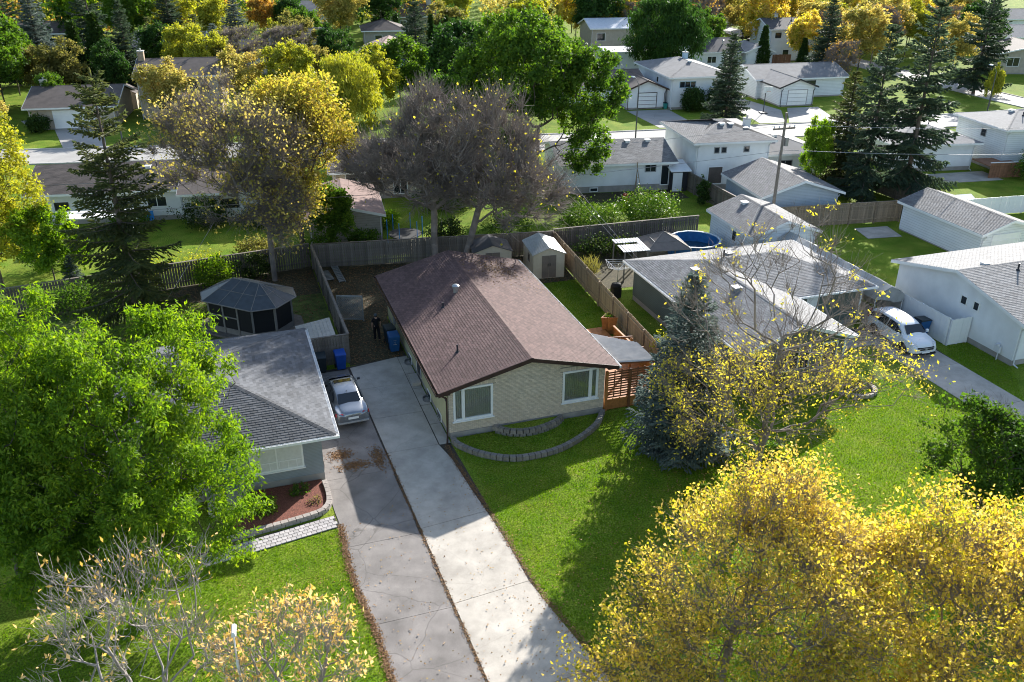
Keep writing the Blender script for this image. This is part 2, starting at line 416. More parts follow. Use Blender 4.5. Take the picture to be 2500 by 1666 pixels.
def gable_roof(W, L, z, rise, o, axis, og=None, t=.14):
    """Slopes (polygons, first edge the eave), slab mesh and gable outline of a gable roof over W x L."""
    og = o if og is None else og
    if axis == 'y':
        k = rise/(W/2+o); zr = z+rise
        A = [(-o, L+og, z), (-o, -og, z), (W/2, -og, zr), (W/2, L+og, zr)]
        B = [(W+o, -og, z), (W+o, L+og, z), (W/2, L+og, zr), (W/2, -og, zr)]
    else:
        zr = z+rise
        A = [(-og, -o, z), (W+og, -o, z), (W+og, L/2, zr), (-og, L/2, zr)]
        B = [(W+og, L+o, z), (-og, L+o, z), (-og, L/2, zr), (W+og, L/2, zr)]
    return [A, B]
def hip_roof(W, L, z, rise, o, axis):
    zr = z+rise
    if axis == 'x':
        h = L/2+o
        a, b = (-o+h, L/2, zr), (W+o-h, L/2, zr)
    else:
        h = W/2+o
        a, b = (W/2, -o+h, zr), (W/2, L+o-h, zr)
    c = [(-o, -o, z), (W+o, -o, z), (W+o, L+o, z), (-o, L+o, z)]
    if axis == 'x': return [[c[0], c[1], b, a], [c[1], c[2], b], [c[2], c[3], a, b], [c[3], c[0], a]]
    return [[c[0], c[1], a], [c[1], c[2], b, a], [c[2], c[3], b], [c[3], c[0], a, b]]
def slab(polys, t=.14):
    b = MB()
    for p in polys: b.prism([(q[0], q[1], q[2]-t) for q in p], (0, 0, t))
    return b
def ridge_caps(parent, a, b, m, step=.2, name='ridge_cap', r=.13):
    a, b = Vector(a), Vector(b); d = (b-a); n = max(1, int(d.length/step)); d.normalize()
    s = d.cross(Vector((0, 0, 1))).normalized(); mb = MB()
    for k in range(n):
        p = a+d*step*k; q = a+d*(step*(k+1)+.02); u = Vector((0, 0, .022)); dn = Vector((0, 0, -.028))
        mb.quad(p+s*r+dn+u*.5, q+s*r+dn, q+Vector((0, 0, .006)), p+u); mb.quad(p+u, q+Vector((0, 0, .006)), q-s*r+dn, p-s*r+dn+u*.5)
    o = mb.build(name, m, parent); o['kind'] = 'stuff'; return o

def house(name, label, cat, loc, rz, W, L, hz, roof='gx', rise=1.25, o=.45, wall='white_wall', rm='sh_mid', trim='white', base=.35,
          wins=(), tabs=False, rbase=None, vents=(), chimney=None, og=None, group=None, door=()):
    """A box house: foundation, walls (with gables), roof with eaves, fascia boards, windows, doors, vents, chimney."""
    h = thing(name, label, cat, (loc[0], loc[1], 0), rz, group)
    zt = hz
    wb = MB(); wb.box(0, 0, base, W, L, zt-.14)
    rk = roof[0]; ax = roof[1]
    if rk == 'g':
        ogv = o if og is None else og
        slopes = gable_roof(W, L, zt, rise, o, ax, ogv)
        span = (W if ax == 'y' else L); zz = rise/(span/2+o)
        zlow = zt+zz*o-.145; zhi = zt+rise-.145
        if ax == 'y': wb.prism([(0, 0, zt-.14), (W, 0, zt-.14), (W, 0, zlow), (W/2, 0, zhi), (0, 0, zlow)], (0, L, 0))
        else: wb.prism([(0, 0, zt-.14), (0, L, zt-.14), (0, L, zlow), (0, L/2, zhi), (0, 0, zlow)], (W, 0, 0))
    else: slopes = hip_roof(W, L, zt, rise, o, ax)
    wb.build('wall', wall, h)
    if base > .05: MB().box(.02, .02, -.1, W-.02, L-.02, base).build('foundation', 'foundation', h)
    rf = slab(slopes).build('roof', rbase or rm, h)
    fb = MB(); e = .02
    for p in slopes:
        a, b = Vector(p[0]), Vector(p[1]); d = (b-a).normalized(); nn = Vector((d.y, -d.x, 0))
        fb.prism([a+nn*e+Vector((0, 0, -.2)), b+nn*e+Vector((0, 0, -.2)), b+nn*e+Vector((0, 0, -.01)), a+nn*e+Vector((0, 0, -.01))], -nn*.05)
        if rk == 'g':
            for a, b, s in ((Vector(p[1]), Vector(p[2]), d), (Vector(p[0]), Vector(p[3]), -d)):
                fb.prism([a+s*e+Vector((0, 0, -.2)), b+s*e+Vector((0, 0, -.2)), b+s*e+Vector((0, 0, .0)), a+s*e+Vector((0, 0, .0))], -s*.05)
    fb.build('fascia', trim, rf)
    dpx = W-.12; MB().path([(dpx, -o+.02, zt-.2), (dpx, -.06, zt-.55), (dpx, -.06, .12), (dpx, -.4, .05)], .04, 6).path([(.12, -o+.02, zt-.2), (.12, -.06, zt-.55), (.12, -.06, .12), (.12, -.4, .05)], .04, 6).build('downpipe', trim if trim != 'white' else 'lamp_grey', h)
    if rk == 'h': MB().box(-o+.03, -o+.03, zt-.17, W+o-.03, L+o-.03, zt-.142).build('soffit', trim, rf)
    if tabs: lay(slopes, rf, rm)
    rid = [q for p in slopes[:1] for q in p[2:]] if rk == 'g' else None
    if rk == 'g': ridge_caps(rf, slopes[0][2], slopes[0][3], rm)
    else:
        seen = set()
        for p in slopes:
            for a, b in zip(p, p[1:]+p[:1]):
                if abs(a[2]-b[2]) > .1 or (a[2] > zt+.1 and b[2] > zt+.1):
                    key = tuple(sorted((a, b)))
                    if key not in seen: seen.add(key); lo, hi = (a, b) if a[2] < b[2] else (b, a); ridge_caps(rf, lo, hi, rm)
    for w in wins: window(h, w[0], W, L, *w[1:5], **(w[5] if len(w) > 5 else {}))
    for d in door:
        window(h, d[0], W, L, d[1], d[2], d[3], d[4], split=1, glass=d[5] if len(d) > 5 else 'white', fw=.08, name=d[6] if len(d) > 6 else 'door',
               rows=d[7] if len(d) > 7 else 1, frame=d[8] if len(d) > 8 else 'white')
    def rz_at(x, y):
        best = None
        for p in slopes:
            P, u, v, nn = plane_frame(p); zz = P[0].z-((x-P[0].x)*nn.x+(y-P[0].y)*nn.y)/nn.z
            best = zz if best is None else min(best, zz)
        return best
    for vx, vy, kd in vents:
        z0 = rz_at(vx, vy)
        if kd == 'box': MB().box(vx-.2, vy-.2, z0-.05, vx+.2, vy+.2, z0+.13).box(vx-.26, vy-.26, z0+.135, vx+.26, vy+.26, z0+.17).build('roof_vent', 'white' if wall.startswith('white') else 'grey_trim', rf)
        elif kd == 'pipe': MB().tube((vx, vy, z0-.05), (vx, vy, z0+.45), .055).lathe([(.16, -.04), (.08, .08), (.06, .1)], 10, (vx, vy, z0)).build('vent_pipe', 'dark_trim', rf)
        else: MB().tube((vx, vy, z0-.05), (vx, vy, z0+.5), .1).lathe([(.17, 0), (.17, .1), (.02, .18)], 12, (vx, vy, z0+.48)).build('flue', 'galv', rf)
    if chimney:
        cx, cy, cw, ch, cm = chimney; z0 = rz_at(cx, cy)
        c = MB().box(cx-cw, cy-cw, z0-.6, cx+cw, cy+cw, z0+ch).build('chimney', cm, rf)
        MB().box(cx-cw-.06, cy-cw-.06, z0+ch+.003, cx+cw+.06, cy+cw+.06, z0+ch+.1).tube((cx, cy, z0+ch+.1), (cx, cy, z0+ch+.35), .1).build('chimney_cap', 'kerb', c)
    return h

# ------------------------------------------------------------------ fences
def fence(label, p0, p1, h=1.8, bw=.14, gap=.012, m='fence_grey', face=1, post=2.4, seed=1, cap=True, category='fence', z0=.05, pm=None):
    """Board fence from p0 to p1: every board, post and rail a part of its own."""
    a, b = Vector((*p0, 0)), Vector((*p1, 0)); d = b-a; L = d.length; rz = math.degrees(math.atan2(d.y, d.x))
    f = thing('wooden_fence', label, category, a, rz); rnd = random.Random(seed)
    me = MB().box(-bw/2, -.011, 0, bw/2, .011, h-z0).mesh('board'); me.materials.append(M[m])
    n = int(L/(bw+gap))
    for k in range(n):
        o = bpy.data.objects.new('board', me); COL.objects.link(o); o.parent = f
        o.location = ((k+.5)*L/n, .045*face+rnd.uniform(-.004, .004), z0); o.rotation_euler = (rnd.uniform(-.006, .006), rnd.uniform(-.006, .006), rnd.uniform(-.02, .02))
        o.scale = (1, 1, rnd.uniform(.985, 1.012))
    pn = max(1, round(L/post)); pme = MB().box(-.05, -.05, 0, .05, .05, h-.02).mesh('post'); pme.materials.append(M[pm or m])
    for k in range(pn+1):
        o = bpy.data.objects.new('post', pme); COL.objects.link(o); o.parent = f; o.location = (k*L/pn, -.02*face, 0)
    for z in (.35, h-.3):
        MB().box(0, -.02, 0, L, .02, .09).build('rail', pm or m, f, loc=(0, .008*face, z))
    if cap: MB().box(-.05, -.075, 0, L+.05, .075, .035).build('cap_rail', pm or m, f, loc=(0, .02*face, h+.025))
    return f

# ------------------------------------------------------------------ trees
def norm(a): return a/np.maximum(np.linalg.norm(a, axis=-1, keepdims=True), 1e-9)
def crown_points(rng, ells, n, shell=.55, gap=.28):
    """Points filling lumpy ellipsoids, with hollows left out so that the crown breaks into clumps."""
    vol = np.array([e[3]*e[4]*e[5] for e in ells]); vol = vol/vol.sum(); out = []; got = 0
    bump = [(norm(rng.normal(size=(14, 3))), rng.uniform(-.42, .34, 14)) for e in ells]; sc = np.mean([e[3] for e in ells])
    kv = rng.normal(size=(3, 3)); kv = norm(kv)*(6.0/sc); ph = rng.random(3)*6.283
    while got < n:
        m = n*2; k = rng.choice(len(ells), m, p=vol); E_ = np.array(ells)[k]; d = norm(rng.normal(size=(m, 3)))
        r = rng.random(m)**(1/3); r = np.clip(r*(1-shell)+shell*(1-.35*rng.random(m)**1.5), 0, 1); f = np.ones(m)
        for i, (v, a) in enumerate(bump):
            s = k == i; f[s] += (a[None]*np.exp(7*(d[s] @ v.T-1))).sum(1)
        p = E_[:, :3]+d*(r*f)[:, None]*E_[:, 3:6]
        q = np.sin(p @ kv.T+ph).sum(1)/3; p = p[q > -1+gap*1.9+rng.normal(size=m)*.06]; out.append(p); got += len(p)
    return np.concatenate(out)[:n]
def grow(rng, trunk, att, w=.22, tip=.010, power=2.35, jit=.12):
    """Connect every attraction point to the nearest fitting node; returns nodes, parents, radii."""
    pos = [np.array(p, float) for p in trunk]; par = [-1]+list(range(len(trunk)-1)); plen = [0.]
    for i in range(1, len(trunk)): plen.append(plen[-1]+np.linalg.norm(pos[i]-pos[i-1]))
    top = np.array(trunk[-1]); mid = np.array(trunk[len(trunk)//2])
    order = np.argsort(np.minimum(np.linalg.norm(att-top, axis=1), np.linalg.norm(att-mid, axis=1)+1))
    cap = len(att)*4+len(trunk)+10; A = np.zeros((cap, 3)); PL = np.zeros(cap); n = len(pos); A[:n] = pos; PL[:n] = plen
    for i in order:
        a = att[i]; dv = a-A[:n]; hd = np.hypot(dv[:, 0], dv[:, 1]); dist = np.sqrt(hd**2+dv[:, 2]**2)
        cost = dist+w*PL[:n]+np.maximum(0, hd*.35-dv[:, 2])*.9
        cost[:2] += 6
        j = int(np.argmin(cost)); st = max(1, min(3, int(dist[j]/.55)+1)); prev = j
        for s in range(1, st+1):
            t = s/st; q = A[j]+dv[j]*t
            if s < st: q = q+rng.normal(size=3)*jit*dist[j]*.3+np.array([0, 0, -.5*jit*dist[j]*math.sin(math.pi*t)])
            A[n] = q; PL[n] = PL[prev]+np.linalg.norm(q-A[prev]); par.append(prev); prev = n; n += 1
    A = A[:n]; par = np.array(par); tips = np.zeros(n)
    has = np.zeros(n, bool); has[par[1:]] = True; tips[~has] = 1
    for i in range(n-1, 0, -1): tips[par[i]] += tips[i]
    return A, par, tip*np.maximum(tips, 1)**(1/power), ~has
def tubes(P0, P1, R0, R1, ns):
    n = len(P0); d = norm(P1-P0); ref = np.where(np.abs(d[:, 2:3]) < .9, np.array([[0, 0, 1.]]), np.array([[1., 0, 0]]))
    u = norm(np.cross(d, ref)); v = np.cross(d, u); t = np.arange(ns)*2*math.pi/ns
    ring = u[:, None, :]*np.cos(t)[None, :, None]+v[:, None, :]*np.sin(t)[None, :, None]
    V = np.concatenate([P0[:, None]+ring*R0[:, None, None], P1[:, None]+ring*R1[:, None, None]], 1).reshape(-1, 3)
    k = np.arange(ns); f = np.stack([k, (k+1) % ns, ns+(k+1) % ns, ns+k], 1)
    return V, (np.arange(n)[:, None, None]*2*ns+f[None]).reshape(-1, 4)
def wood_mesh(name, A, par, rad, extra=None, rmin=.004):
    i = np.arange(1, len(A)); p = par[1:]; r1 = np.maximum(rad[i], rmin); r0 = np.maximum(np.minimum(rad[p], r1*1.6), rmin)
    Vs, Fs, off = [], [], 0
    for lo, hi, ns in ((0, .025, 4), (.025, .07, 6), (.07, 9, 10)):
        s = (r1 >= lo) & (r1 < hi)
        if s.any():
            V, Fq = tubes(A[p[s]], A[i[s]]+norm(A[i[s]]-A[p[s]])*r1[s][:, None]*.3, r0[s], r1[s], ns); Vs.append(V); Fs.append(Fq+off); off += len(V)
    if extra is not None: Vs.append(extra[0]); Fs.append(extra[1]+off)
    me = npmesh(name, np.concatenate(Vs), np.concatenate(Fs)); me.polygons.foreach_set('use_smooth', np.ones(len(me.polygons), bool)); return me
def twigs(rng, C, n, ln, r, up=.5, out=None, spread=.1, wild=.7):
    k = rng.integers(0, len(C), n); P = C[k]+rng.normal(size=(n, 3))*spread; d = rng.normal(size=(n, 3))*wild; d[:, 2] += up*wild
    if out is not None: d += norm(P-out)*1.1
    d = norm(d); L = ln*rng.uniform(.5, 1.4, n)
    m = P+d*(L*.5)[:, None]+rng.normal(size=(n, 3))*ln*.07; e = m+norm(d+np.array([0, 0, .25])+rng.normal(size=(n, 3))*.25)*(L*.5)[:, None]
    rr = np.full(n, r)
    V1, F1 = tubes(P, m, rr, rr*.75, 3); V2, F2 = tubes(m, e, rr*.75, rr*.35, 3)
    return np.concatenate([V1, V2]), np.concatenate([F1, F2+len(V1)]), e
def leaf_mesh(name, rng, C, n, spread, L, Wd, droop=.3, up=.6, fold=.12, uneven=0.):
    wt = rng.random(len(C))**uneven; k = rng.choice(len(C), n, p=wt/wt.sum()) if uneven else rng.integers(0, len(C), n); P = C[k]+rng.normal(size=(n, 3))*spread
    d = rng.normal(size=(n, 3)); d[:, 2] -= droop; d = norm(d); nr = rng.normal(size=(n, 3)); nr[:, 2] += up; s = norm(np.cross(d, nr)); nn = np.cross(s, d)
    q_ = rng.uniform(.5, 1.4, n); ln = (L*q_)[:, None]; w = (Wd*q_*rng.uniform(.75, 1.25, n))[:, None]
    V = np.stack([P, P+d*ln*.45+s*w*.5+nn*ln*fold, P+d*ln, P+d*ln*.45-s*w*.5+nn*ln*fold], 1).reshape(-1, 3)
    return npmesh(name, V, np.arange(n*4).reshape(-1, 4))
def lobes(seed, c, rx, rz, n, r=(.34, .55)):
    """Unequal lobes scattered through an upright ellipsoid: a broken crown outline."""
    q = random.Random(seed); out = []
    for k in range(n):
        a = 2.4*k+q.uniform(-.5, .5); z = q.uniform(-.75, .8); w = math.sqrt(max(.05, 1-z*z))*q.uniform(.35, .8); s = q.uniform(*r)
        out.append((c[0]+math.cos(a)*rx*w, c[1]+math.sin(a)*rx*w, c[2]+z*rz*.72, rx*s, rx*s, rx*s*q.uniform(.75, 1.15)))
    return out
def trunk_line(base, top, n=7, bend=.25, rng=None):
    a, b = np.array(base, float), np.array(top, float); t = np.linspace(0, 1, n)[:, None]; p = a+(b-a)*t
    if rng is not None:
        o = rng.normal(size=(n, 3))*bend*.35; o[:, 2] = 0; o[0] = 0; p = p+np.cumsum(o, 0)*.5
    return p
def tree_meshes(seed, h, ells, natt=350, trunk_top=.55, nleaf=12000, leaf=(.14, .09), spread=.35, tip=.012, droop=.3, ntwig=0, twig=(.6, .006), bark='bark', lm='l_green', lean=(0, 0), shell=.55, sub=3, up=.6, w=.22, jit=.12, gap=.28, uneven=1.3):
    """Wood and leaf meshes of a broadleaf tree standing at the origin."""
    rng = np.random.default_rng(seed); tr = trunk_line((0, 0, -.1), (lean[0], lean[1], h*trunk_top), 7, .12*h/10, rng)
    att = crown_points(rng, ells, natt, shell, gap); A, par, rad, tipm = grow(rng, tr, att, tip=tip, w=w, jit=jit)
    ctr = np.array([np.mean([e[k] for e in ells]) for k in range(3)]); ex = None; T = A[tipm]; LC = np.concatenate([T]+[A[par[np.where(tipm)[0]]]*.35+T*.65]*(1 if sub > 1 else 0))
    if ntwig: V, Fq, E2 = twigs(rng, np.concatenate([T, LC]), ntwig, twig[0], twig[1], out=ctr*np.array([1, 1, .7])); ex = (V, Fq); LC = np.concatenate([LC, E2]) if sub > 2 else LC
    wm = wood_mesh('trunk', A, par, rad, ex); wm.materials.append(M[bark])
    cm = None
    if nleaf: cm = leaf_mesh('crown', rng, LC, nleaf, spread, leaf[0], leaf[1], droop, up, uneven=uneven); cm.materials.append(M[lm])
    return wm, cm
def put_tree(label, loc, wm, cm, name='tree', cat='tree', rz=0., s=1., lm=None, group=None, bark=None):
    t = thing(name, label, cat, (loc[0], loc[1], 0), rz, group)
    s = (s, s, s) if isinstance(s, (int, float)) else s
    for nm, me, mm in (('trunk', wm, bark), ('crown', cm, lm)):
        if me is None: continue
        o = bpy.data.objects.new(nm, me); COL.objects.link(o); o.parent = t; o.scale = s
        if mm: o.material_slots[0].link = 'OBJECT'; o.material_slots[0].material = M[mm]
    return t
def conifer_meshes(seed, h, r, bare=.08, dens=1., droop=.35, lm='needle', nl=.30, nw=.12, gap=.12, power=.85, step=.17, sidel=.44):
    """Spruce: trunk with whorls of drooping boughs; boughs carry side branchlets set with needle sprays."""
    rng = np.random.default_rng(seed); P0, P1, R0, R1 = [], [], [], []; sp = []; sd = []; sl = []
    zs = np.arange(h*bare, h*.985, .32/dens); tr = np.stack([np.zeros(9), np.zeros(9), np.linspace(-.1, h, 9)], 1); trr = np.linspace(h*.0165, .015, 9)
    up = np.array([0, 0, 1.])
    for z in zs:
        t = (z/h-bare)/(1-bare); prof = (1-t)**power*(1 if t > .06 else .75+4*t)+.03; nb = rng.integers(5, 8); a0 = rng.random()*6.28
        for b in range(nb):
            if rng.random() < gap: continue
            ang = a0+b*6.283/nb+rng.normal()*.28; ln = max(.16, r*prof*rng.uniform(.62, 1.15)); n = max(3, int(ln/step)+1); s = np.linspace(0, 1, n); zz = z+rng.normal()*.1
            dz = ln*(-(droop)*s*(1-t)*1.15+(.6*t)*s+.24*(1-t)*s**2.4); pts = np.stack([np.cos(ang)*ln*s, np.sin(ang)*ln*s, zz+dz], 1)
            P0.append(pts[[0, n//2]]); P1.append(pts[[n//2, n-1]]); R0.append([.006+.012*ln, .006+.006*ln]); R1.append([.006+.006*ln, .004])
            side = np.array([-np.sin(ang), np.cos(ang), 0]); fw = norm(pts[-1]-pts[0]); bl = sidel*ln*np.sin(np.pi*np.clip(s*.8+.2, 0, 1))**.8+.10
            i0 = 1 if n > 4 else 0; q = pts[i0:]; L = bl[i0:]; k = np.maximum(1, (L/.20).astype(int))
            for sg in (-1, 1):
                for p, l_, kk in zip(q, L, k):
                    dr = fw*.62+side*sg*.8+up*(-.28*(1-t)+rng.normal()*.1); dr = dr/np.linalg.norm(dr)
                    for m in range(kk+1):
                        f = m/(kk+.5); sp.append(p+dr*l_*f-up*(.10*l_*f*f*(1-t))); sd.append(dr+rng.normal(size=3)*.22-up*.15*(1-t)); sl.append(nl*rng.uniform(.7, 1.25))
            for p in q:
                if rng.random() < .6: sp.append(p); sd.append(fw*.4-up*.8*(1-t)+rng.normal(size=3)*.25); sl.append(nl*.9)
            sp.append(pts[-1]); sd.append(fw); sl.append(nl*.8)
    for k in range(10): sp.append(np.array([0, 0, h-.1*k-.25])); sd.append(norm(rng.normal(size=3))*.5+up); sl.append(nl)
    sp, sd, sl = np.array(sp), norm(np.array(sd)), np.array(sl); n = len(sp)
    s1 = norm(np.cross(sd, np.tile([0, 0, 1.], (n, 1))+rng.normal(size=(n, 3))*.3)); s2 = np.cross(s1, sd); Vs, off = [], 0; Fs = []
    for q in (s1, norm(s1*.35+s2*.94)):
        w = nw*rng.uniform(.7, 1.3, n)[:, None]; L = sl[:, None]
        V = np.stack([sp-sd*L*.1, sp+sd*L*.4+q*w*.5, sp+sd*L, sp+sd*L*.4-q*w*.5], 1).reshape(-1, 3); Vs.append(V); Fs.append(np.arange(n*4).reshape(-1, 4)+off); off += n*4
    cm = npmesh('crown', np.concatenate(Vs), np.concatenate(Fs)); cm.materials.append(M[lm])
    V, Fq = tubes(np.concatenate(P0), np.concatenate(P1), np.array(R0).ravel(), np.array(R1).ravel(), 4); Vt, Ft = tubes(tr[:-1], tr[1:], trr[:-1], trr[1:], 10)
    wm = npmesh('trunk', np.concatenate([V, Vt]), np.concatenate([Fq, Ft+len(V)])); wm.materials.append(M['bark_spruce']); return wm, cm
# ------------------------------------------------------------------ the setting
def sheet(name, pts, z, m, k='structure', parent=None):
    o = MB().quad(*[(x, y, z) for x, y in pts]).build(name, m, parent)
    if parent is None: o['kind'] = k
    return o
S_ = 900
g = MB().quad((-S_, -S_, 0), (S_, -S_, 0), (S_, S_, 0), (-S_, S_, 0)).build('ground', 'lawn'); g['kind'] = 'structure'

def ribbon(name, cl, w, z, m, kerb=True):
    """Road along a centre line, with raised kerbs on both sides."""
    c = [Vector((*p, 0)) for p in cl]; L, Rr = [], []
    for i, p in enumerate(c):
        d = (c[min(i+1, len(c)-1)]-c[max(i-1, 0)]).normalized(); n = Vector((-d.y, d.x, 0)); L.append(p+n*w/2); Rr.append(p-n*w/2)
    b = MB()
    for i in range(len(c)-1):
        b.quad(*[(q.x, q.y, z) for q in (Rr[i], Rr[i+1], L[i+1], L[i])])
    o = b.build(name, m); o['kind'] = 'structure'
    if kerb:
        for side, q in ((L, 1), (Rr, -1)):
            kb = MB()
            for i in range(len(c)-1):
                a, e = side[i], side[i+1]; d = (e-a).normalized(); n = Vector((-d.y, d.x, 0))*q*.16
                kb.hexa([(a.x, a.y, -.02), (e.x, e.y, -.02), (e.x+n.x, e.y+n.y, -.02), (a.x+n.x, a.y+n.y, -.02)] if q > 0 else [(a.x+n.x, a.y+n.y, -.02), (e.x+n.x, e.y+n.y, -.02), (e.x, e.y, -.02), (a.x, a.y, -.02)],
                        [(a.x, a.y, .11), (e.x, e.y, .11), (e.x+n.x, e.y+n.y, .11), (a.x+n.x, a.y+n.y, .11)] if q > 0 else [(a.x+n.x, a.y+n.y, .11), (e.x+n.x, e.y+n.y, .11), (e.x, e.y, .11), (a.x, a.y, .11)])
            kb.build('kerb', 'kerb', o)
    return o
ribbon('street', [(-90, 78), (-16, 64.7), (33, 56.1), (60, 53.2), (95, 51.5)], 6.2, .012, 'street')
ribbon('cross_street', [(98, 20), (97.5, 60), (99, 120), (106, 200)], 5.5, .016, 'street')
ribbon('front_street', [(-90, -30.5), (0, -30.5), (90, -31)], 8, .012, 'street')
# driveways across the far street
for i, (pts, nm) in enumerate(((((42.6, 69.5), (48.3, 68.8), (47.2, 58.6), (42.2, 59.4)), 'driveway'), (((64.0, 65), (68.4, 64.4), (65.5, 56.4), (59, 57.2)), 'driveway'),
                               (((59.0, 76), (61.4, 76), (62.4, 64), (58.5, 57.4), (55.2, 57.8)), 'driveway'),
                               (((-26.6, 80), (-21.2, 79.2), (-20.2, 68.8), (-24.6, 69.6)), 'driveway'), (((-31, 86), (-28, 85.6), (-26, 79.8), (-29, 80)), 'path'),
                               (((20, 53.5), (27, 52.6), (29, 57), (22, 58)), 'driveway'))):
    sheet(nm, pts, .124 if nm == 'x' else .02+.004*i, 'street')
sheet('patio', [(40.3, 20.8), (43.3, 20.4), (42.7, 17.9), (39.7, 18.3)], .03, 'concrete')
sheet('patio', [(14.6, 15.2), (27, 14.6), (27, 22.6), (14.6, 22.9)], .008, 'leafy_soil')
sheet('patio', [(22, 34.0), (31.5, 32.6), (31.6, 35.4), (22, 37)], .01, 'leafy_soil')
sheet('patio', [(56, 29.6), (64, 28.6), (64.5, 31.9), (56, 32.8)], .012, 'concrete')
sheet('yard', [(-3.3, 9.3), (-.05, 9.3), (-.05, 15.4), (8.4, 15.4), (9.6, 17.6), (14.0, 17.5), (14.4, 23.1), (-3.45, 25.7), (-3.4, 9.3)], .006, 'leafy_soil')
sheet('yard', [(-17, 14.8), (-10, 12), (-3.5, 11), (-3.5, 25.2), (-24, 22.9), (-24, 19.5)], .004, 'dry_lawn')
sheet('yard', [(-12, 21.6), (-6, 20.6), (-3.5, 20.6), (-3.5, 26.0), (-24.4, 23.2), (-23, 22.2)], .010, 'leafy_soil')
sheet('yard', [(-2, 27.2), (14, 24.4), (26, 23.6), (26, 26), (12, 28.5), (-2, 31)], .006, 'leafy_soil')
sheet('yard', [(32.6, 23.2), (49, 21.6), (49, 24.5), (32.8, 26)], .006, 'leafy_soil')

# concrete driveway beside the main house, slab by slab
def seam(y): return -3.5+(8.6-y)*(.7/23.8)
def redge(y):
    t = [(9.6, -.62), (-.4, -.66), (-.45, -.42), (-1.2, -.4), (-4.2, -.2), (-6.2, 0.), (-8.7, .2), (-11, .25), (-12.5, .5), (-14.7, .9), (-18, 1.5), (-27, 2.0)]
    for (a, xa), (b, xb) in zip(t[:-1], t[1:]):
        if a >= y >= b: return xa+(xb-xa)*(a-y)/(a-b+1e-9)
    return t[-1][1]
dr = sheet('driveway', [(seam(9)-.03, 9.2), (-.04, 9.7), (-.04, -.5), (redge(-12), -12), (redge(-26.4), -26.4), (seam(-26.4)-.03, -26.4)], .009, 'joint')
js = [(9.0, 9.55), (6.3, 6.3), (3.0, 3.0), (-.35, -.35), (-6.5, -6.2), (-11.3, -11.0), (-16.2, -15.9), (-21.3, -21), (-26.4, -26.4)]
for (a0, a1), (b0, b1) in zip(js[:-1], js[1:]):
    n = 4; top = []
    lo = []
    L = [(seam(a0+(b0-a0)*k/n)+.05, a0+(b0-a0)*k/n) for k in range(n+1)]; Rr = [(redge(a1+(b1-a1)*k/n), a1+(b1-a1)*k/n) for k in range(n+1)]
    L[0] = (L[0][0], L[0][1]-.011); Rr[0] = (Rr[0][0], Rr[0][1]-.011); L[-1] = (L[-1][0], L[-1][1]+.011); Rr[-1] = (Rr[-1][0], Rr[-1][1]+.011)
    poly = L+Rr[::-1]
    MB().prism([(x, y, -.05) for x, y in poly], (0, 0, .08)).build('slab', 'concrete', dr)
pth = sheet('path', [(-.6, 9.5), (-.04, 9.5), (-.04, -.4), (-.64, -.4)], .010, 'joint')
for a, b in ((9.5, 7.3), (7.28, 5.5), (5.48, 3.6), (3.58, 1.6), (1.58, -.4)):
    MB().box(-.60, b+.02, -.05, -.05, a, .026).build('slab', 'concrete', pth)
# old asphalt driveway of the grey house
ad = sheet('driveway', [(seam(9.2)-.02, 9.2), (-6.2, 9.2), (-6.3, -5), (-6.2, -9.7), (-5.85, -13), (-5.7, -26.4), (seam(-26.4)-.02, -26.4)], .008, 'joint')
def aedge(y):
    t = [(9.2, -6.22), (-1.7, -6.22), (-1.72, -6.42), (-4.3, -6.3), (-5.2, -6.22), (-8, -6.28), (-9.7, -6.2), (-11.6, -5.92), (-14.3, -5.82), (-26.4, -5.7)]
    for (a, xa), (b, xb) in zip(t[:-1], t[1:]):
        if a >= y >= b: return xa+(xb-xa)*(a-y)/(a-b+1e-9)
    return t[-1][1]
aj = [8.9, -1.75, -6.75, -11.45, -17, -26.4]; rq = random.Random(4)
for a, b in zip(aj[:-1], aj[1:]):
    n = 8; ys = [a-.008+(b+.008-a+.008)*k/n for k in range(n+1)]
    poly = [(aedge(y)+(rq.uniform(0, .05) if y < -2 else 0), y) for y in ys]+[(seam(y)-.03-rq.uniform(0, .07), y) for y in ys[::-1]]
    MB().prism([(x, y, -.05) for x, y in poly], (0, 0, .072)).build('slab', 'old_asphalt', ad)
# driveway of the green house
hd = sheet('driveway', [(26.9, 4.6), (30.9, 4.6), (30.4, -.2), (30.2, -6.2), (30.0, -26), (26.9, -26), (27.0, -9.3), (27.4, -1.5)], .008, 'joint')
for a, b in ((15, 9), (8.98, 4), (3.98, -1.4), (-1.42, -6), (-6.02, -11), (-11.02, -16), (-16.02, -26)):
    x0 = 28.7 if a > 5 else 27.2 if a > -2 else 26.95
    MB().box(x0, b+.012, -.05, 30.9 if a > 4 else 30.3, a, .03).build('slab', 'concrete', hd)
sheet('path', [(23.2, 2.2), (27.3, 2.2), (27.3, 4.6), (23.2, 4.6)], .022, 'concrete')

# ------------------------------------------------------------------ main bungalow
W, L, ZE, RISE, OV = 8.31, 15.1, 2.85, 1.18, .59
mh = thing('brick_bungalow', 'long bungalow with brown shingle roof and cream brick front', 'house', (0, 0, 0))
k_ = RISE/(W/2+OV); yf, yb = -.39, 15.5
MB().box(.02, .14, -.1, W-.02, L-.02, .33).build('foundation', 'foundation', mh)
MB().box(.05, -.03, -.1, W-.03, .138, .325).build('front_foundation', 'foundation', mh)
wm_ = MB().box(0, .14, .33, W, L, ZE-.145)
zl = ZE+k_*OV-.14; wm_.prism([(0, .14, ZE-.145), (W, .14, ZE-.145), (W, .14, zl), (W/2, .14, ZE+RISE-.14), (0, .14, zl)], (0, L-.14, 0))
wm_.build('wall', 'stucco_y', mh)
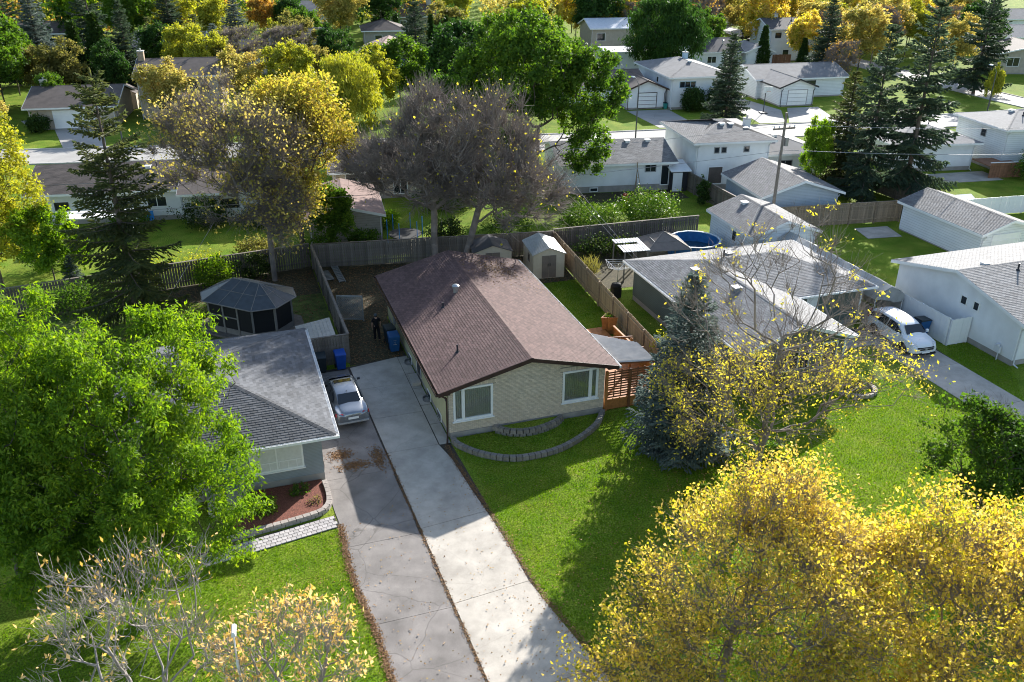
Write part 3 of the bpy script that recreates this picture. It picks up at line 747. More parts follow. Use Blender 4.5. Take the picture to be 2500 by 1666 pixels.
# brick front with two window openings
fw = MB(); holes = [(.23, .95, 2.27, 2.78), (5.98, .97, 7.94, 2.76)]
def strip(x0, z0, x1, z1):
    if x1-x0 > .01 and z1-z0 > .01: fw.box(x0, .012, z0, x1, .135, z1)
xs = [0, holes[0][0], holes[0][2], holes[1][0], holes[1][2], W]
strip(0, .33, xs[1], 2.7); strip(xs[2], .33, xs[3], 2.7); strip(xs[4], .33, W, 2.7)
for h in holes: strip(h[0], .33, h[2], h[1])
fw.prism([(0, .012, 2.801), (W, .012, 2.801), (W, .012, ZE+k_*OV-.15), (W/2, .012, ZE+RISE-.15), (0, .012, ZE+k_*OV-.15)], (0, .123, 0))
strip(0, 2.7, xs[1], 2.8); strip(xs[2], 2.7, xs[3], 2.8); strip(xs[4], 2.7, W, 2.8)
front = fw.build('front_wall', 'mortar', mh)
bricks = []; bl, bh, mo = .205, .062, .011
row = 0; z = .34
def roofline(x): return ZE+RISE-.16-k_*abs(x-W/2)
while z < 4:
    x = -.1 if row % 2 else 0.
    while x < W:
        x0, x1 = max(0, x+mo/2), min(W, x+bl+mo-mo/2); z1 = z+bh
        segs = [(x0, x1)]
        for hx0, hz0, hx1, hz1 in holes:
            top = 2.80 if hz1 < 3 else hz1
            for zz0, zz1, a, b in ((hz0-.005, hz1+.005, hx0-.005, hx1+.005), (hz1+.005, hz1+.22, hx0-.16, hx1+.16)):
                if z1 > zz0 and z < zz1:
                    ns = []
                    for s0, s1 in segs:
                        if s1 <= a or s0 >= b: ns.append((s0, s1))
                        else:
                            if s0 < a-.03: ns.append((s0, a))
                            if s1 > b+.03: ns.append((b, s1))
                    segs = ns
        for s0, s1 in segs:
            if s1-s0 > .03 and z1 < min(roofline(s0), roofline(s1)): bricks.append((s0, z, s1-s0, bh))
        x += bl+mo
    z += bh+mo; row += 1
for hx0, hz0, hx1, hz1 in holes:                 # soldier course over each window
    x = hx0-.15
    while x < hx1+.12:
        if hz1+.21 < roofline(x)+.02: bricks.append((x, hz1+.012, .06, .2))
        x += .072
full = [i for i, q in enumerate(bricks) if abs(q[2]-bl) < 1e-4]
full.sort(key=lambda i: bricks[i][0]+bricks[i][1]*.6); sel = set(full[:300])
bme = MB().box(0, -.012, 0, bl, .03, bh).mesh('brick'); bme.materials.append(M['brick'])
rb = random.Random(8); bb = MB()
for i, (x, z, w, h) in enumerate(bricks):
    if i in sel:
        o = bpy.data.objects.new('brick', bme); COL.objects.link(o); o.parent = front; o.location = (x, .004+rb.uniform(-.003, .003), z)
    else: dq = rb.uniform(-.003, .003); bb.box(x, -.008+dq, z, x+w, .03, z+h)
o = bb.build('bricks', 'brick', front); o['kind'] = 'stuff'
# brick side returns are not needed: the side walls are stucco. Windows with blinds
def big_window(hole, split):
    x0, z0, x1, z1 = hole; fr = MB(); f = .11
    fr.box(x0, -.045, z0, x0+f, .09, z1).box(x1-f, -.045, z0, x1, .09, z1).box(x0+f, -.045, z0, x1-f, .09, z0+f).box(x0+f, -.045, z1-f, x1-f, .09, z1)
    xm = x0+(x1-x0)*split; fr.box(xm-.08, -.04, z0+f, xm+.08, .088, z1-f)
    fr.box(x0-.06, -.085, z0-.07, x1+.06, .02, z0-.004)
    w = fr.build('window', 'white', mh, bevel=.008)
    for a, b in ((x0+f, xm-.08), (xm+.08, x1-f)):
        MB().box(a-.01, .02, z0+f-.01, b+.01, .028, z1-f+.01).build('pane', 'glass', w)
        c = MB(); n = max(3, int((b-a)/.10))
        for k in range(n):
            t0 = a+(b-a)*k/n; t1 = a+(b-a)*(k+1)/n; tm = (t0+t1)/2
            c.quad((t0, .112, z0+f), (tm, .062, z0+f), (tm, .062, z1-f), (t0, .112, z1-f)); c.quad((tm, .062, z0+f), (t1, .112, z0+f), (t1, .112, z1-f), (tm, .062, z1-f))
        c.build('blind', 'curtain', w)
big_window(holes[0], .25); big_window(holes[1], .78)
# roof
zr = ZE+RISE
SA = [(-OV, yb, ZE), (-OV, yf, ZE), (W/2, yf, zr), (W/2, yb, zr)]; SB = [(W+OV, yf, ZE), (W+OV, yb, ZE), (W/2, yb, zr), (W/2, yf, zr)]
rf = slab([SA, SB], .13).build('roof', 'sh_brown_base', mh)
lay([SA], rf, 'sh_brown', single=300, thick=.015)
lay([SB], rf, 'sh_brown', thick=.011)
rme = MB(); rme.v = [(-.15, 0, -.022), (-.15, .22, -.034), (0, .22, .004), (0, 0, .016), (.15, 0, -.022), (.15, .22, -.034)]; rme.f = [(0, 3, 2, 1), (3, 4, 5, 2)]
rme = rme.mesh('ridge_cap'); rme.materials.append(M['sh_brown'])
for i in range(int((yb-yf)/.18)):
    o = bpy.data.objects.new('ridge_cap', rme); COL.objects.link(o); o.parent = rf; o.location = (W/2, yf+.18*i, zr+.014)
fb = MB()
for s, P in ((-1, SA), (1, SB)):
    xe = -OV if s < 0 else W+OV
    for y, d in ((yf, -.03), (yb, .03)):
        fb.hexa([(xe, y+min(d, 0), ZE-.21), (W/2, y+min(d, 0), zr-.21), (W/2, y+max(d, 0), zr-.21), (xe, y+max(d, 0), ZE-.21)], [(xe, y+min(d, 0), ZE+.005), (W/2, y+min(d, 0), zr+.005), (W/2, y+max(d, 0), zr+.005), (xe, y+max(d, 0), ZE+.005)])
fb.build('fascia', 'brown_trim', rf)
for xe, s in ((-OV, -1), (W+OV, 1)):
    gt = MB(); x0, x1 = (xe-.13, xe-.005) if s < 0 else (xe+.005, xe+.13)
    gt.box(x0, yf, ZE-.15, x1, yb, ZE-.14).box(x0, yf, ZE-.139, x0+.012, yb, ZE-.03).box(x1-.012, yf, ZE-.139, x1, yb, ZE-.03)
    gt.box(x0+.012, yf, ZE-.139, x1-.012, yf+.01, ZE-.03).box(x0+.012, yb-.01, ZE-.139, x1-.012, yb, ZE-.03).build('gutter', 'brown_trim' if s < 0 else 'white', rf)
MB().box(-OV+.01, yf+.01, ZE-.165, -.003, yb-.01, ZE-.135).box(W+.003, yf+.01, ZE-.165, W+OV-.01, yb-.01, ZE-.135).build('soffit', 'brown_trim', rf)
dp = MB().path([(-OV-.06, -.05, ZE-.14), (-.09, .02, ZE-.55), (-.09, .02, .1), (-.25, -.5, .06)], .045, 8).build('downpipe', 'brown_trim', mh)
def on_left(x): return ZE+k_*(x+OV)
vx, vy = 3.0, 9.4; z0 = on_left(vx)
MB().tube((vx, vy, z0-.1), (vx, vy, z0+.28), .14, n=14).lathe([(.21, 0), (.22, .12), (.12, .2), (.02, .22)], 16, (vx, vy, z0+.28)).build('roof_vent', 'galv', rf)
for vx, vy, hh in ((1.9, 8.1, .3), (1.25, 2.75, .42)):
    z0 = on_left(vx); MB().tube((vx, vy, z0-.05), (vx, vy, z0+hh), .05, n=10).lathe([(.14, -.03), (.07, .07), (.055, .1)], 10, (vx, vy, z0)).build('vent_pipe', 'dark_trim', rf)
# side wall: door, meter, low windows
sd_ = MB().box(-.03, 5.85, .42, -.002, 6.8, 2.35).build('door', 'dark_trim', mh); MB().box(-.05, 5.78, .40, -.031, 5.85, 2.42).box(-.05, 6.8, .4, -.031, 6.87, 2.42).box(-.05, 5.85, 2.35, -.031, 6.8, 2.42).build('door_frame', 'white', sd_)
MB().box(-.55, 5.75, .03, -.055, 6.9, .22).build('step', 'concrete', mh, bevel=.02)
for y in (8.6, 4.1, 1.9):
    w = MB().box(-.04, y-.4, .08, -.001, y+.4, .5).build('window', 'white', mh); MB().box(-.05, y-.34, .13, -.041, y+.34, .45).build('pane', 'win_dark', w)
MB().box(-.12, 12.6, .7, -.002, 12.85, 1.1).tube((-.06, 12.7, .1), (-.06, 12.7, .7), .03).build('meter', 'grey_trim', mh)
MB().box(-.06, .35, 1.95, -.002, .5, 2.12).build('wall_lamp', 'dark_trim', mh)
for y in (8.6, 4.1):
    ww = MB()
    n = 10
    for k in range(n):
        t0, t1 = -math.pi/2+math.pi*k/n, -math.pi/2+math.pi*(k+1)/n
        ww.hexa([(-.06-.30*math.cos(t0), y+.30*math.sin(t0), .03), (-.06-.30*math.cos(t1), y+.30*math.sin(t1), .03), (-.06-.325*math.cos(t1), y+.325*math.sin(t1), .03), (-.06-.325*math.cos(t0), y+.325*math.sin(t0), .03)],
                [(-.06-.30*math.cos(t0), y+.30*math.sin(t0), .16), (-.06-.30*math.cos(t1), y+.30*math.sin(t1), .16), (-.06-.325*math.cos(t1), y+.325*math.sin(t1), .16), (-.06-.325*math.cos(t0), y+.325*math.sin(t0), .16)])
    ww.build('window_well', 'steel', mh)

# curved retaining walls of the front beds, block by block
def block_wall(label, pts, h, m, step=.3, wid=.26, rows=1):
    t = thing('retaining_wall', label, 'retaining wall', (pts[0][0], pts[0][1], 0)); P = [Vector((*p, 0)) for p in pts]
    seg = [(b-a).length for a, b in zip(P[:-1], P[1:])]; tot = sum(seg); n = int(tot/step)
    def at(s):
        for (a, b), q in zip(zip(P[:-1], P[1:]), seg):
            if s <= q: return a+(b-a)*(s/q)
            s -= q
        return P[-1]
    me = MB().hexa([(0, -wid/2, 0), (step-.014, -wid/2, 0), (step-.014, wid/2, 0), (0, wid/2, 0)], [(.004, -wid/2+.008, h/rows-.008), (step-.02, -wid/2+.008, h/rows-.008), (step-.02, wid/2-.008, h/rows-.008), (.004, wid/2-.008, h/rows-.008)]).mesh('block'); me.materials.append(M[m])
    for r_ in range(rows):
        for k in range(n):
            sh = .5*(r_ % 2); a, b = at(min(tot, (k+sh)*tot/n)), at(min(tot, (k+1+sh)*tot/n))
            if (b-a).length < .1: continue
            o = bpy.data.objects.new('block', me); COL.objects.link(o); o.parent = t
            o.location = (a-P[0])+Vector((0, 0, r_*h/rows)); o.rotation_euler = (0, 0, math.atan2(b.y-a.y, b.x-a.x)+rb.uniform(-.03, .03))
    return t
def arc(pts, n=24):                              # smooth curve through points
    out = []
    P = [Vector((*p, 0)) for p in pts]; P = [P[0]*2-P[1]]+P+[P[-1]*2-P[-2]]
    for i in range(1, len(P)-2):
        for k in range(n):
            t = k/n; a, b, c, d = P[i-1:i+3]
            q = .5*((2*b)+(c-a)*t+(2*a-5*b+4*c-d)*t*t+(-a+3*b-3*c+d)*t**3); out.append((q.x, q.y))
    return out+[(P[-2].x, P[-2].y)]
block_wall('long curved block edging round the bed before the cream brick front', arc([(8.25, -.1), (7.2, -1.4), (4.9, -2.7), (2.6, -2.85), (1.1, -2.0), (.25, -.9), (.1, -.3)]), .26, 'block_dark', rows=1)
block_wall('short inner ring of blocks under the brick front', arc([(5.95, -.12), (5.4, -.6), (4.2, -.95), (3.1, -.8), (2.35, -.2)]), .42, 'block_dark', rows=2)
bed = arc([(8.2, -.1), (7.2, -1.35), (4.9, -2.6), (2.6, -2.75), (1.1, -1.95), (.25, -.85), (.1, -.1)], 8)
sheet('flower_bed', bed[::-1], .06, 'lawn')
sheet('flower_bed', arc([(5.9, -.08), (5.35, -.55), (4.2, -.87), (3.1, -.72), (2.4, -.1)], 6)[::-1], .30, 'lawn')
# ------------------------------------------------------------------ grey house on the near side of the asphalt drive
lh = thing('grey_house', 'grey brick house with hipped slate-grey shingle roof and white gutters', 'house', (-14.7, -1.6, 0))
LW, LL, LZ, LO = 8.35, 10.6, 2.72, .62; lr = 1.32
MB().box(0, 0, .42, LW, LL, LZ-.15).build('wall', 'grey_wall', lh)
MB().box(-.01, -.01, -.1, LW+.01, LL+.01, .42).build('foundation', 'foundation', lh)
hb = LW/2+LO; zt = LZ+lr; y1 = LL+.35; rb0, rb1 = hb-LO, y1-hb
sl = [[(-LO, -LO, LZ), (LW+LO, -LO, LZ), (LW/2, rb0, zt)], [(LW+LO, -LO, LZ), (LW+LO, y1, LZ), (LW/2, rb1, zt), (LW/2, rb0, zt)], [(LW+LO, y1, LZ), (-LO, y1, LZ), (LW/2, rb1, zt)], [(-LO, y1, LZ), (-LO, -LO, LZ), (LW/2, rb0, zt), (LW/2, rb1, zt)]]
lrf = slab(sl, .13).build('roof', 'sh_grey_base', lh)
wmx = Matrix.Translation(Vector((-14.7, -1.6, 0)))
lay([sl[0]], lrf, 'sh_grey', single=300, world=wmx, expo=.15, tabw=.33, thick=.016); lay(sl[1:], lrf, 'sh_grey', expo=.15, tabw=.33, thick=.012)
for a, b in (((LW+LO, -LO, LZ+.01), (LW/2, rb0, zt+.01)), ((-LO, -LO, LZ+.01), (LW/2, rb0, zt+.01)), ((LW+LO, y1, LZ+.01), (LW/2, rb1, zt+.01)), ((-LO, y1, LZ+.01), (LW/2, rb1, zt+.01)), ((LW/2, rb0, zt+.01), (LW/2, rb1, zt+.01))): ridge_caps(lrf, a, b, 'sh_grey', step=.24, r=.17)
def gutter(parent, a, b, m='white', out=None):
    a, b = Vector(a), Vector(b); d = (b-a).normalized(); n = Vector((d.y, -d.x, 0)); g = MB()
    def bar(o0, o1, z0, z1): g.hexa([a+n*o0+Vector((0, 0, z0)), b+n*o0+Vector((0, 0, z0)), b+n*o1+Vector((0, 0, z0)), a+n*o1+Vector((0, 0, z0))], [a+n*o0+Vector((0, 0, z1)), b+n*o0+Vector((0, 0, z1)), b+n*o1+Vector((0, 0, z1)), a+n*o1+Vector((0, 0, z1))])
    bar(.015, .13, -.14, -.13); bar(.13, .145, -.14, -.02); bar(.002, .014, -.2, -.03)
    k = 0
    while k < (b-a).length:
        q = a+d*k; g.hexa([q+n*.014+Vector((0, 0, -.04)), q+d*.03+n*.014+Vector((0, 0, -.04)), q+d*.03+n*.13+Vector((0, 0, -.04)), q+n*.13+Vector((0, 0, -.04))], [q+n*.014+Vector((0, 0, -.025)), q+d*.03+n*.014+Vector((0, 0, -.025)), q+d*.03+n*.13+Vector((0, 0, -.025)), q+n*.13+Vector((0, 0, -.025))]); k += .8
    return g.build('gutter', m, parent)
gutter(lrf, (-LO, -LO, LZ), (LW+LO+.14, -LO, LZ)); gutter(lrf, (LW+LO, -LO, LZ), (LW+LO, y1, LZ))
MB().box(-LO+.02, -LO+.02, LZ-.17, LW+LO-.02, LL+.3, LZ-.14).build('soffit', 'white', lrf)
w = window(lh, 'f', LW, LL, 5.15, .95, 2.35, 1.5, split=2, sill=True, glass='glass', fw=.08)
MB().box(5.17, -.026, .97, 7.48, -.021, 2.43).build('curtain', 'curtain_w', w)
mu = MB(); 
for x in (5.25, 5.62, 6.0, 6.42, 6.8, 7.18): mu.box(x-.012, -.048, 1.03, x+.012, -.03, 1.42)
mu.box(5.23, -.046, 1.40, 7.42, -.03, 1.44).build('glazing_bar', 'white', w)
window(lh, 'f', LW, LL, .9, .95, 1.9, 1.3, split=2, sill=True)
window(lh, 'r', LW, LL, 7.3, 1.4, 1.1, .9, split=2); window(lh, 'r', LW, LL, 2.9, 1.4, 1.1, .9, split=2)
MB().box(3.45, -.05, .45, 4.45, -.003, 2.45).build('door', 'bin_navy', lh); MB().box(3.2, -1.3, 0, 4.8, -.02, .4).build('step', 'concrete', lh)
# mulch bed, its block edge, shrubs and the paver walk
sheet('flower_bed', [(-6.55, -1.65), (-6.45, -3.3), (-6.6, -3.85), (-7.1, -4.15), (-9.6, -4.55), (-10.6, -4.6), (-10.6, -1.65)], .12, 'mulch')
block_wall('pale block edging round the red mulch bed by the paver walk', arc([(-6.42, -1.75), (-6.38, -3.1), (-6.55, -3.8), (-7.15, -4.22), (-9.6, -4.62), (-10.7, -4.75)], 12), .24, 'block', rows=2, step=.32, wid=.24)
pw = sheet('paver_path', [(-6.35, -4.42), (-6.3, -5.3), (-12, -6.2), (-12, -5.2)], .014, 'joint')
a, b = Vector((-6.38, -4.45, 0)), Vector((-12, -5.38, 0)); d = (b-a).normalized(); n = Vector((-d.y, d.x, 0)); rp = random.Random(3)
pme = MB().hexa([(0, 0, 0), (.205, 0, 0), (.205, .19, 0), (0, .19, 0)], [(.005, .005, .035), (.2, .005, .035), (.2, .185, .035), (.005, .185, .035)]).mesh('paver'); pme.materials.append(M['paver'])
for i in range(26):
    for j in range(4):
        q = a+d*(i*.217+.02+(.1 if j % 2 else 0))+n*(.02+j*.205)
        o = bpy.data.objects.new('paver', pme); COL.objects.link(o); o.parent = pw; o.location = (q.x, q.y, .012+rp.uniform(0, .006)); o.rotation_euler = (0, 0, math.atan2(d.y, d.x)+rp.uniform(-.02, .02))

# ------------------------------------------------------------------ fences round the near yards
fence('weathered grey board fence between the gazebo yard and the leaf-strewn yard', (-3.35, 9.8), (-3.45, 25.3), 1.8, m='fence_grey', face=-1, seed=1)
fence('short brown board fence behind the bins and the silver car', (-6.2, 9.7), (-3.4, 9.75), 1.8, m='fence_grey', face=-1, seed=2, post=1.4)
fence('long dark picket fence behind the gazebo and the tall spruce', (-24.5, 23.1), (-3.6, 25.9), 1.75, m='fence_dark', face=-1, seed=3, gap=.035, pm='fence_grey')
fence('dark board fence across the back of the leaf-strewn yard', (-3.4, 25.5), (14.3, 22.9), 1.8, m='fence_grey', face=-1, seed=4)
fence('sunlit tan board fence along the lawn beside the brown roof', (14.35, 22.8), (12.95, 2.6), 1.8, m='fence_tan', face=1, seed=5, bw=.145, gap=.006, cap=False)
fence('grey board fence behind the pool and the canopy', (14.5, 23.3), (26.7, 22.9), 1.8, m='fence_dark', face=-1, seed=6, gap=.03)

# ------------------------------------------------------------------ screened gazebo
gz = thing('gazebo', 'dark screened gazebo with ribbed grey panel roof', 'gazebo', (-8.35, 16.75, 0), -43)
def octo(hl, hw, c, z): return [Vector(q) for q in ((-hl, -hw+c, z), (-hl+c, -hw, z), (hl-c, -hw, z), (hl, -hw+c, z), (hl, hw-c, z), (hl-c, hw, z), (-hl+c, hw, z), (-hl, hw-c, z))]
MB().prism([tuple(q) for q in octo(3.1, 2.25, 1., .02)], (0, 0, .12)).build('deck', 'fence_grey', gz)
wo_ = octo(2.6, 1.75, .95, 0); posts = []
def posts_on(a, b, n): return [a+(b-a)*k/n for k in range(n)]
ring = []
for i in range(8):
    a, b = wo_[i], wo_[(i+1) % 8]; nn = {0: 1, 1: 3, 2: 1, 3: 1, 4: 1, 5: 3, 6: 1, 7: 1}[i]; ring += posts_on(a, b, nn)
pm_ = MB().box(-.06, -.06, .14, .06, .06, 2.08).mesh('post'); pm_.materials.append(M['gaz_frame'])
for i, p in enumerate(ring):
    q = ring[(i+1) % len(ring)]; o = bpy.data.objects.new('post', pm_); COL.objects.link(o); o.parent = gz; o.location = (p.x, p.y, 0); o.rotation_euler = (0, 0, math.atan2(q.y-p.y, q.x-p.x))
    d = (q-p); ln = d.length; ang = math.atan2(d.y, d.x); e = Vector((math.cos(ang), math.sin(ang), 0))
    MB().box(.06, -.008, .5, ln-.06, .008, 2.0).build('screen', 'screen', gz, loc=(p.x, p.y, 0), rot=(0, 0, ang))
    MB().box(.06, -.02, .14, ln-.06, .02, .49).build('kick_panel', 'gaz_frame', gz, loc=(p.x, p.y, 0), rot=(0, 0, ang))
    rl = MB().box(.06, -.025, 2.003, ln-.06, .025, 2.08)
    if i in (1, 2): rl.box(.06, -.022, 1.05, ln-.06, .022, 1.12).box(ln/2-.03, -.02, .5, ln/2+.03, .02, 1.05) if False else rl.box(.06, -.03, 1.2, ln-.06, .03, 1.28)
    rl.build('rail', 'gaz_frame', gz, loc=(p.x, p.y, 0), rot=(0, 0, ang))
eo = octo(2.9, 2.02, 1.05, 2.1); r0, r1 = Vector((-1.0, 0, 3.02)), Vector((1.0, 0, 3.02))
tops = {0: (r0, r0), 1: (r0, r1), 2: (r1, r1), 3: (r1, r1), 4: (r1, r1), 5: (r1, r0), 6: (r0, r0), 7: (r0, r0)}
for i in range(8):
    a, b = eo[i], eo[(i+1) % 8]; ta, tb = tops[i]; nn = 3 if i in (1, 5) else 1 if i not in (3, 7) else 2
    for k in range(nn):
        s0, s1 = k/nn, (k+1)/nn; e0, e1 = a+(b-a)*s0, a+(b-a)*s1; u0, u1 = ta+(tb-ta)*s0, ta+(tb-ta)*s1
        for f0, f1 in ((0, .52), (.53, .99)):
            q = [e0+(u0-e0)*f0, e1+(u1-e1)*f0, e1+(u1-e1)*f1, e0+(u0-e0)*f1]
            c = sum(q, Vector())/4; q = [c+(x-c)*.985 for x in q]
            MB().prism([tuple(x) for x in q], (0, 0, .02)).build('roof_panel', 'gaz_roof', gz)
        MB().tube(e0+Vector((0, 0, .02)), u0+Vector((0, 0, .02)), .022, n=6).build('roof_rib', 'gaz_frame', gz)
    m0 = (a*.475+ta*.525) if (ta-tb).length < .1 else a*.475+ta*.525; m1 = b*.475+tb*.525
    MB().tube(m0+Vector((0, 0, .022)), m1+Vector((0, 0, .022)), .018, n=6).build('roof_rib', 'gaz_frame', gz)
    MB().tube(a, b, .04, n=6).build('eave_rail', 'gaz_frame', gz)
MB().tube(r0, r1, .05, n=8).build('ridge', 'gaz_frame', gz)
# little tool house behind the short fence
ts = thing('tool_shed', 'low tool shed with sloping pale slatted roof beside the gazebo', 'shed', (-5.95, 10.35, 0))
MB().box(.1, .1, 0, 1.85, 2.2, 1.25).prism([(.1, .1, 1.25), (1.85, .1, 1.25), (1.85, .1, 1.5), (.1, .1, 1.3)], (0, 2.1, 0)).build('wall', 'fence_grey', ts)
for k in range(9):
    x0 = -.05+k*.225; z0 = 1.33+k*.032
    MB().hexa([(x0, -.02, z0), (x0+.24, -.02, z0+.02), (x0+.24, 2.45, z0+.02), (x0, 2.45, z0)], [(x0, -.02, z0+.03), (x0+.24, -.02, z0+.04), (x0+.24, 2.45, z0+.04), (x0, 2.45, z0+.03)]).build('roof_slat', 'tin', ts)

# ------------------------------------------------------------------ rolling bins
def bin_(label, loc, rz, body, lid, s=1., mark=False, name='wheelie_bin'):
    t = thing(name, label, 'bin', loc, rz, None); w, d, h = .29*s, .33*s, .95*s
    MB().hexa([(-w*.78, -d*.72, .06), (w*.78, -d*.72, .06), (w*.78, d*.75, .06), (-w*.78, d*.75, .06)], [(-w, -d, h), (w, -d, h), (w, d, h), (-w, d, h)]).build('body', body, t, bevel=.03)
    MB().hexa([(-w*1.06, -d*1.1, h+.004), (w*1.06, -d*1.1, h+.004), (w*1.06, d*1.06, h+.004), (-w*1.06, d*1.06, h+.004)], [(-w*.96, -d*.95, h+.05), (w*.96, -d*.95, h+.05), (w*.96, d, h+.11), (-w*.96, d, h+.11)]).build('lid', lid, t, bevel=.02)
    MB().tube((-w*.8, d*1.16, h*.97), (w*.8, d*1.16, h*.97), .018).box(-w*.8, d*.95, h*.94, -w*.7, d*1.16, h).box(w*.7, d*.95, h*.94, w*.8, d*1.16, h).build('handle', lid, t)
    for sx in (-1, 1):
        MB().tube((sx*w*.8, d*.72, .12), (sx*(w*.8+.06), d*.72, .12), .12, n=14).build('wheel', 'rubber', t)
    if mark:
        mk = MB(); yy = -d*.93
        for k in range(3):
            an = k*2.094+.5; c = (math.cos(an)*.045, math.sin(an)*.045)
            mk.tube((c[0], yy-.006, h*.66+c[1]), (c[0]+.05*math.cos(an+1.9), yy-.006, h*.66+c[1]+.05*math.sin(an+1.9)), .011, .004, 5)
        mk.box(-.09, yy-.008, h*.78, .09, yy+.03, h*.79).box(-.11, yy+.0, h*.52, .11, yy+.06, h*.532).build('emblem', 'kerb', t)
    return t
bin_('navy blue bin with a pale recycling emblem against the yellow side wall', (-.58, 10.45, 0), 0, 'bin_navy', 'bin_navy', 1.1, True)
bin_('dark bin with black lid behind the blue bin by the yellow wall', (-.6, 11.55, 0), 8, 'bin_dark', 'bin_dark', 1.08)
bin_('bright blue bin by the fence corner ahead of the silver car', (-3.95, 9.15, 0), 2, 'bin_blue', 'bin_blue', 1.05)
bin_('dark green-black bin by the short fence ahead of the silver car', (-5.05, 9.1, 0), -3, 'bin_dark', 'bin_dark', 1.05)
bin_('large blue bin between the white car and the white fence', (30.8, 2.35, 0), 92, 'bin_navy', 'bin_dark', 1.2)

# ------------------------------------------------------------------ cars
def car(label, loc, rz, st, paint, wb, wheel_r, wid, name, sunroof=False, back=True, length=4.7, rails=False):
    """Lofted car body (x across, y forward); stations: y, roof half width, roof z, belt half width, belt z, body half width, bottom z."""
    t = thing(name, label, 'car', loc, rz)
    def ring_(s):
        y, rw, rz_, bw, bz, w, zb = s
        mid = zb+(bz-zb)*.55
        h = [(0, rz_+.02), (rw*.6, rz_+.012), (rw*.93, rz_-.02), (rw, rz_-.06), (bw, bz+.01), (bw+.02, bz-.04), (w, mid), (w*.985, zb+.12), (w*.93, zb), (0, zb)]
        return [Vector((x, y, z)) for x, z in h]
    rings = [ring_(s) for s in st]; n = len(rings[0]); b = MB()
    for r_ in rings: b.v += [tuple(p) for p in r_]+[(-p.x, p.y, p.z) for p in r_[1:-1][::-1]]
    m = 2*n-2
    for i in range(len(st)-1):
        for k in range(m): b.f.append((i*m+k, (i+1)*m+k, (i+1)*m+(k+1) % m, i*m+(k+1) % m))
    b.f.append(tuple(range(m))); b.f.append(tuple(range((len(st)-1)*m, len(st)*m))[::-1])
    bo = b.build('body', paint, t, smooth=True); s_ = bo.modifiers.new('sub', 'SUBSURF'); s_.levels = 1; s_.render_levels = 2
    return t, bo, rings
def glassq(t, name, quads, m, off=.012, inset=.93):
    g = MB()
    for q in quads:
        q = [Vector(x) for x in q]; c = sum(q, Vector())/4; nn = (q[1]-q[0]).cross(q[3]-q[0]).normalized()
        if nn.dot(c-Vector((0, c.y, .6))) < 0 and abs(nn.y) < .9: nn = -nn
        if abs(nn.y) >= .5 and nn.z < 0: nn = -nn
        g.quad(*[c+(x-c)*inset+nn*off for x in q])
    return g.build(name, m, t)
def wheels(t, ys, x, r):
    for y in ys:
        for sx in (-1, 1):
            ty = MB().lathe([(r*.62, -.1), (r*.97, -.1), (r, -.07), (r, .07), (r*.97, .1), (r*.62, .1)], 28).build('wheel', 'rubber', t, smooth=False, loc=(sx*x, y, r), rot=(0, R(90), 0))
            rm_ = MB().lathe([(r*.64, -.07), (r*.64, .06)], 24); rm_.build('rim', 'lamp_dark', ty)
            sp = MB()
            for k in range(5):
                a = k*1.2566; sp.hexa([(math.cos(a-.2)*.05, math.sin(a-.2)*.05, .08*sx-.012), (math.cos(a-.12)*r*.62, math.sin(a-.12)*r*.62, .08*sx-.012), (math.cos(a+.12)*r*.62, math.sin(a+.12)*r*.62, .08*sx-.012), (math.cos(a+.2)*.05, math.sin(a+.2)*.05, .08*sx-.012)],
                                      [(math.cos(a-.2)*.05, math.sin(a-.2)*.05, .08*sx+.012), (math.cos(a-.12)*r*.62, math.sin(a-.12)*r*.62, .08*sx+.012), (math.cos(a+.12)*r*.62, math.sin(a+.12)*r*.62, .08*sx+.012), (math.cos(a+.2)*.05, math.sin(a+.2)*.05, .08*sx+.012)])
            sp.build('spoke', 'rim', ty)
def ar(t, ys, x, r, zt):                         # dark wheel arches
    for y in ys:
        for sx in (-1, 1):
            g = MB(); n = 14
            for k in range(n):
                a0, a1 = math.pi*k/n, math.pi*(k+1)/n; c = lambda a, q, dx: (sx*(x+dx), y+math.cos(a)*q, r+math.sin(a)*q)
                g.quad(c(a0, r*.6, 0), c(a1, r*.6, 0), c(a1, r*1.16, 0), c(a0, r*1.16, 0))
            g.build('wheel_arch', 'rubber', t)
# silver sedan, tail towards the street
Z = [(-2.33, .40, .80, .66, .79, .72, .36), (-2.26, .52, .93, .74, .92, .83, .25), (-1.95, .60, 1.00, .80, .99, .88, .22), (-1.55, .62, 1.04, .82, .99, .90, .22), (-.95, .60, 1.36, .82, .98, .905, .21),
     (-.35, .62, 1.45, .82, .97, .91, .21), (.35, .61, 1.45, .82, .96, .91, .21), (.75, .60, 1.38, .82, .95, .91, .21), (1.35, .66, .99, .81, .93, .905, .21), (1.85, .62, .90, .78, .86, .89, .22), (2.2, .52, .80, .70, .76, .83, .25), (2.36, .38, .66, .6, .62, .68, .34)]
t, bo, rg = car('silver sedan parked on the asphalt drive beside the grey eaves', (-4.42, 4.75, 0), 2.5, Z, 'silver_paint', 2.7, .32, .9, 'parked_car')
wheels(t, (-1.35, 1.4), .83, .325); ar(t, (-1.35, 1.4), .912, .325, .7)
def wq(i, j, lo, hi, mir=1, f=(0, 1), g=(0, 1)): return [Vector((p.x*mir, p.y, p.z)) for p in (rg[i][lo], rg[j][lo], rg[j][hi], rg[i][hi])]
glassq(t, 'rear_window', [[(-.60, -1.52, 1.06), (.60, -1.52, 1.06), (.52, -.98, 1.36), (-.52, -.98, 1.36)]], 'carglass', .035, .97)
glassq(t, 'windscreen', [[(-.63, 1.28, 1.03), (.63, 1.28, 1.03), (.55, .76, 1.385), (-.55, .76, 1.385)]], 'carglass', .03, .97)
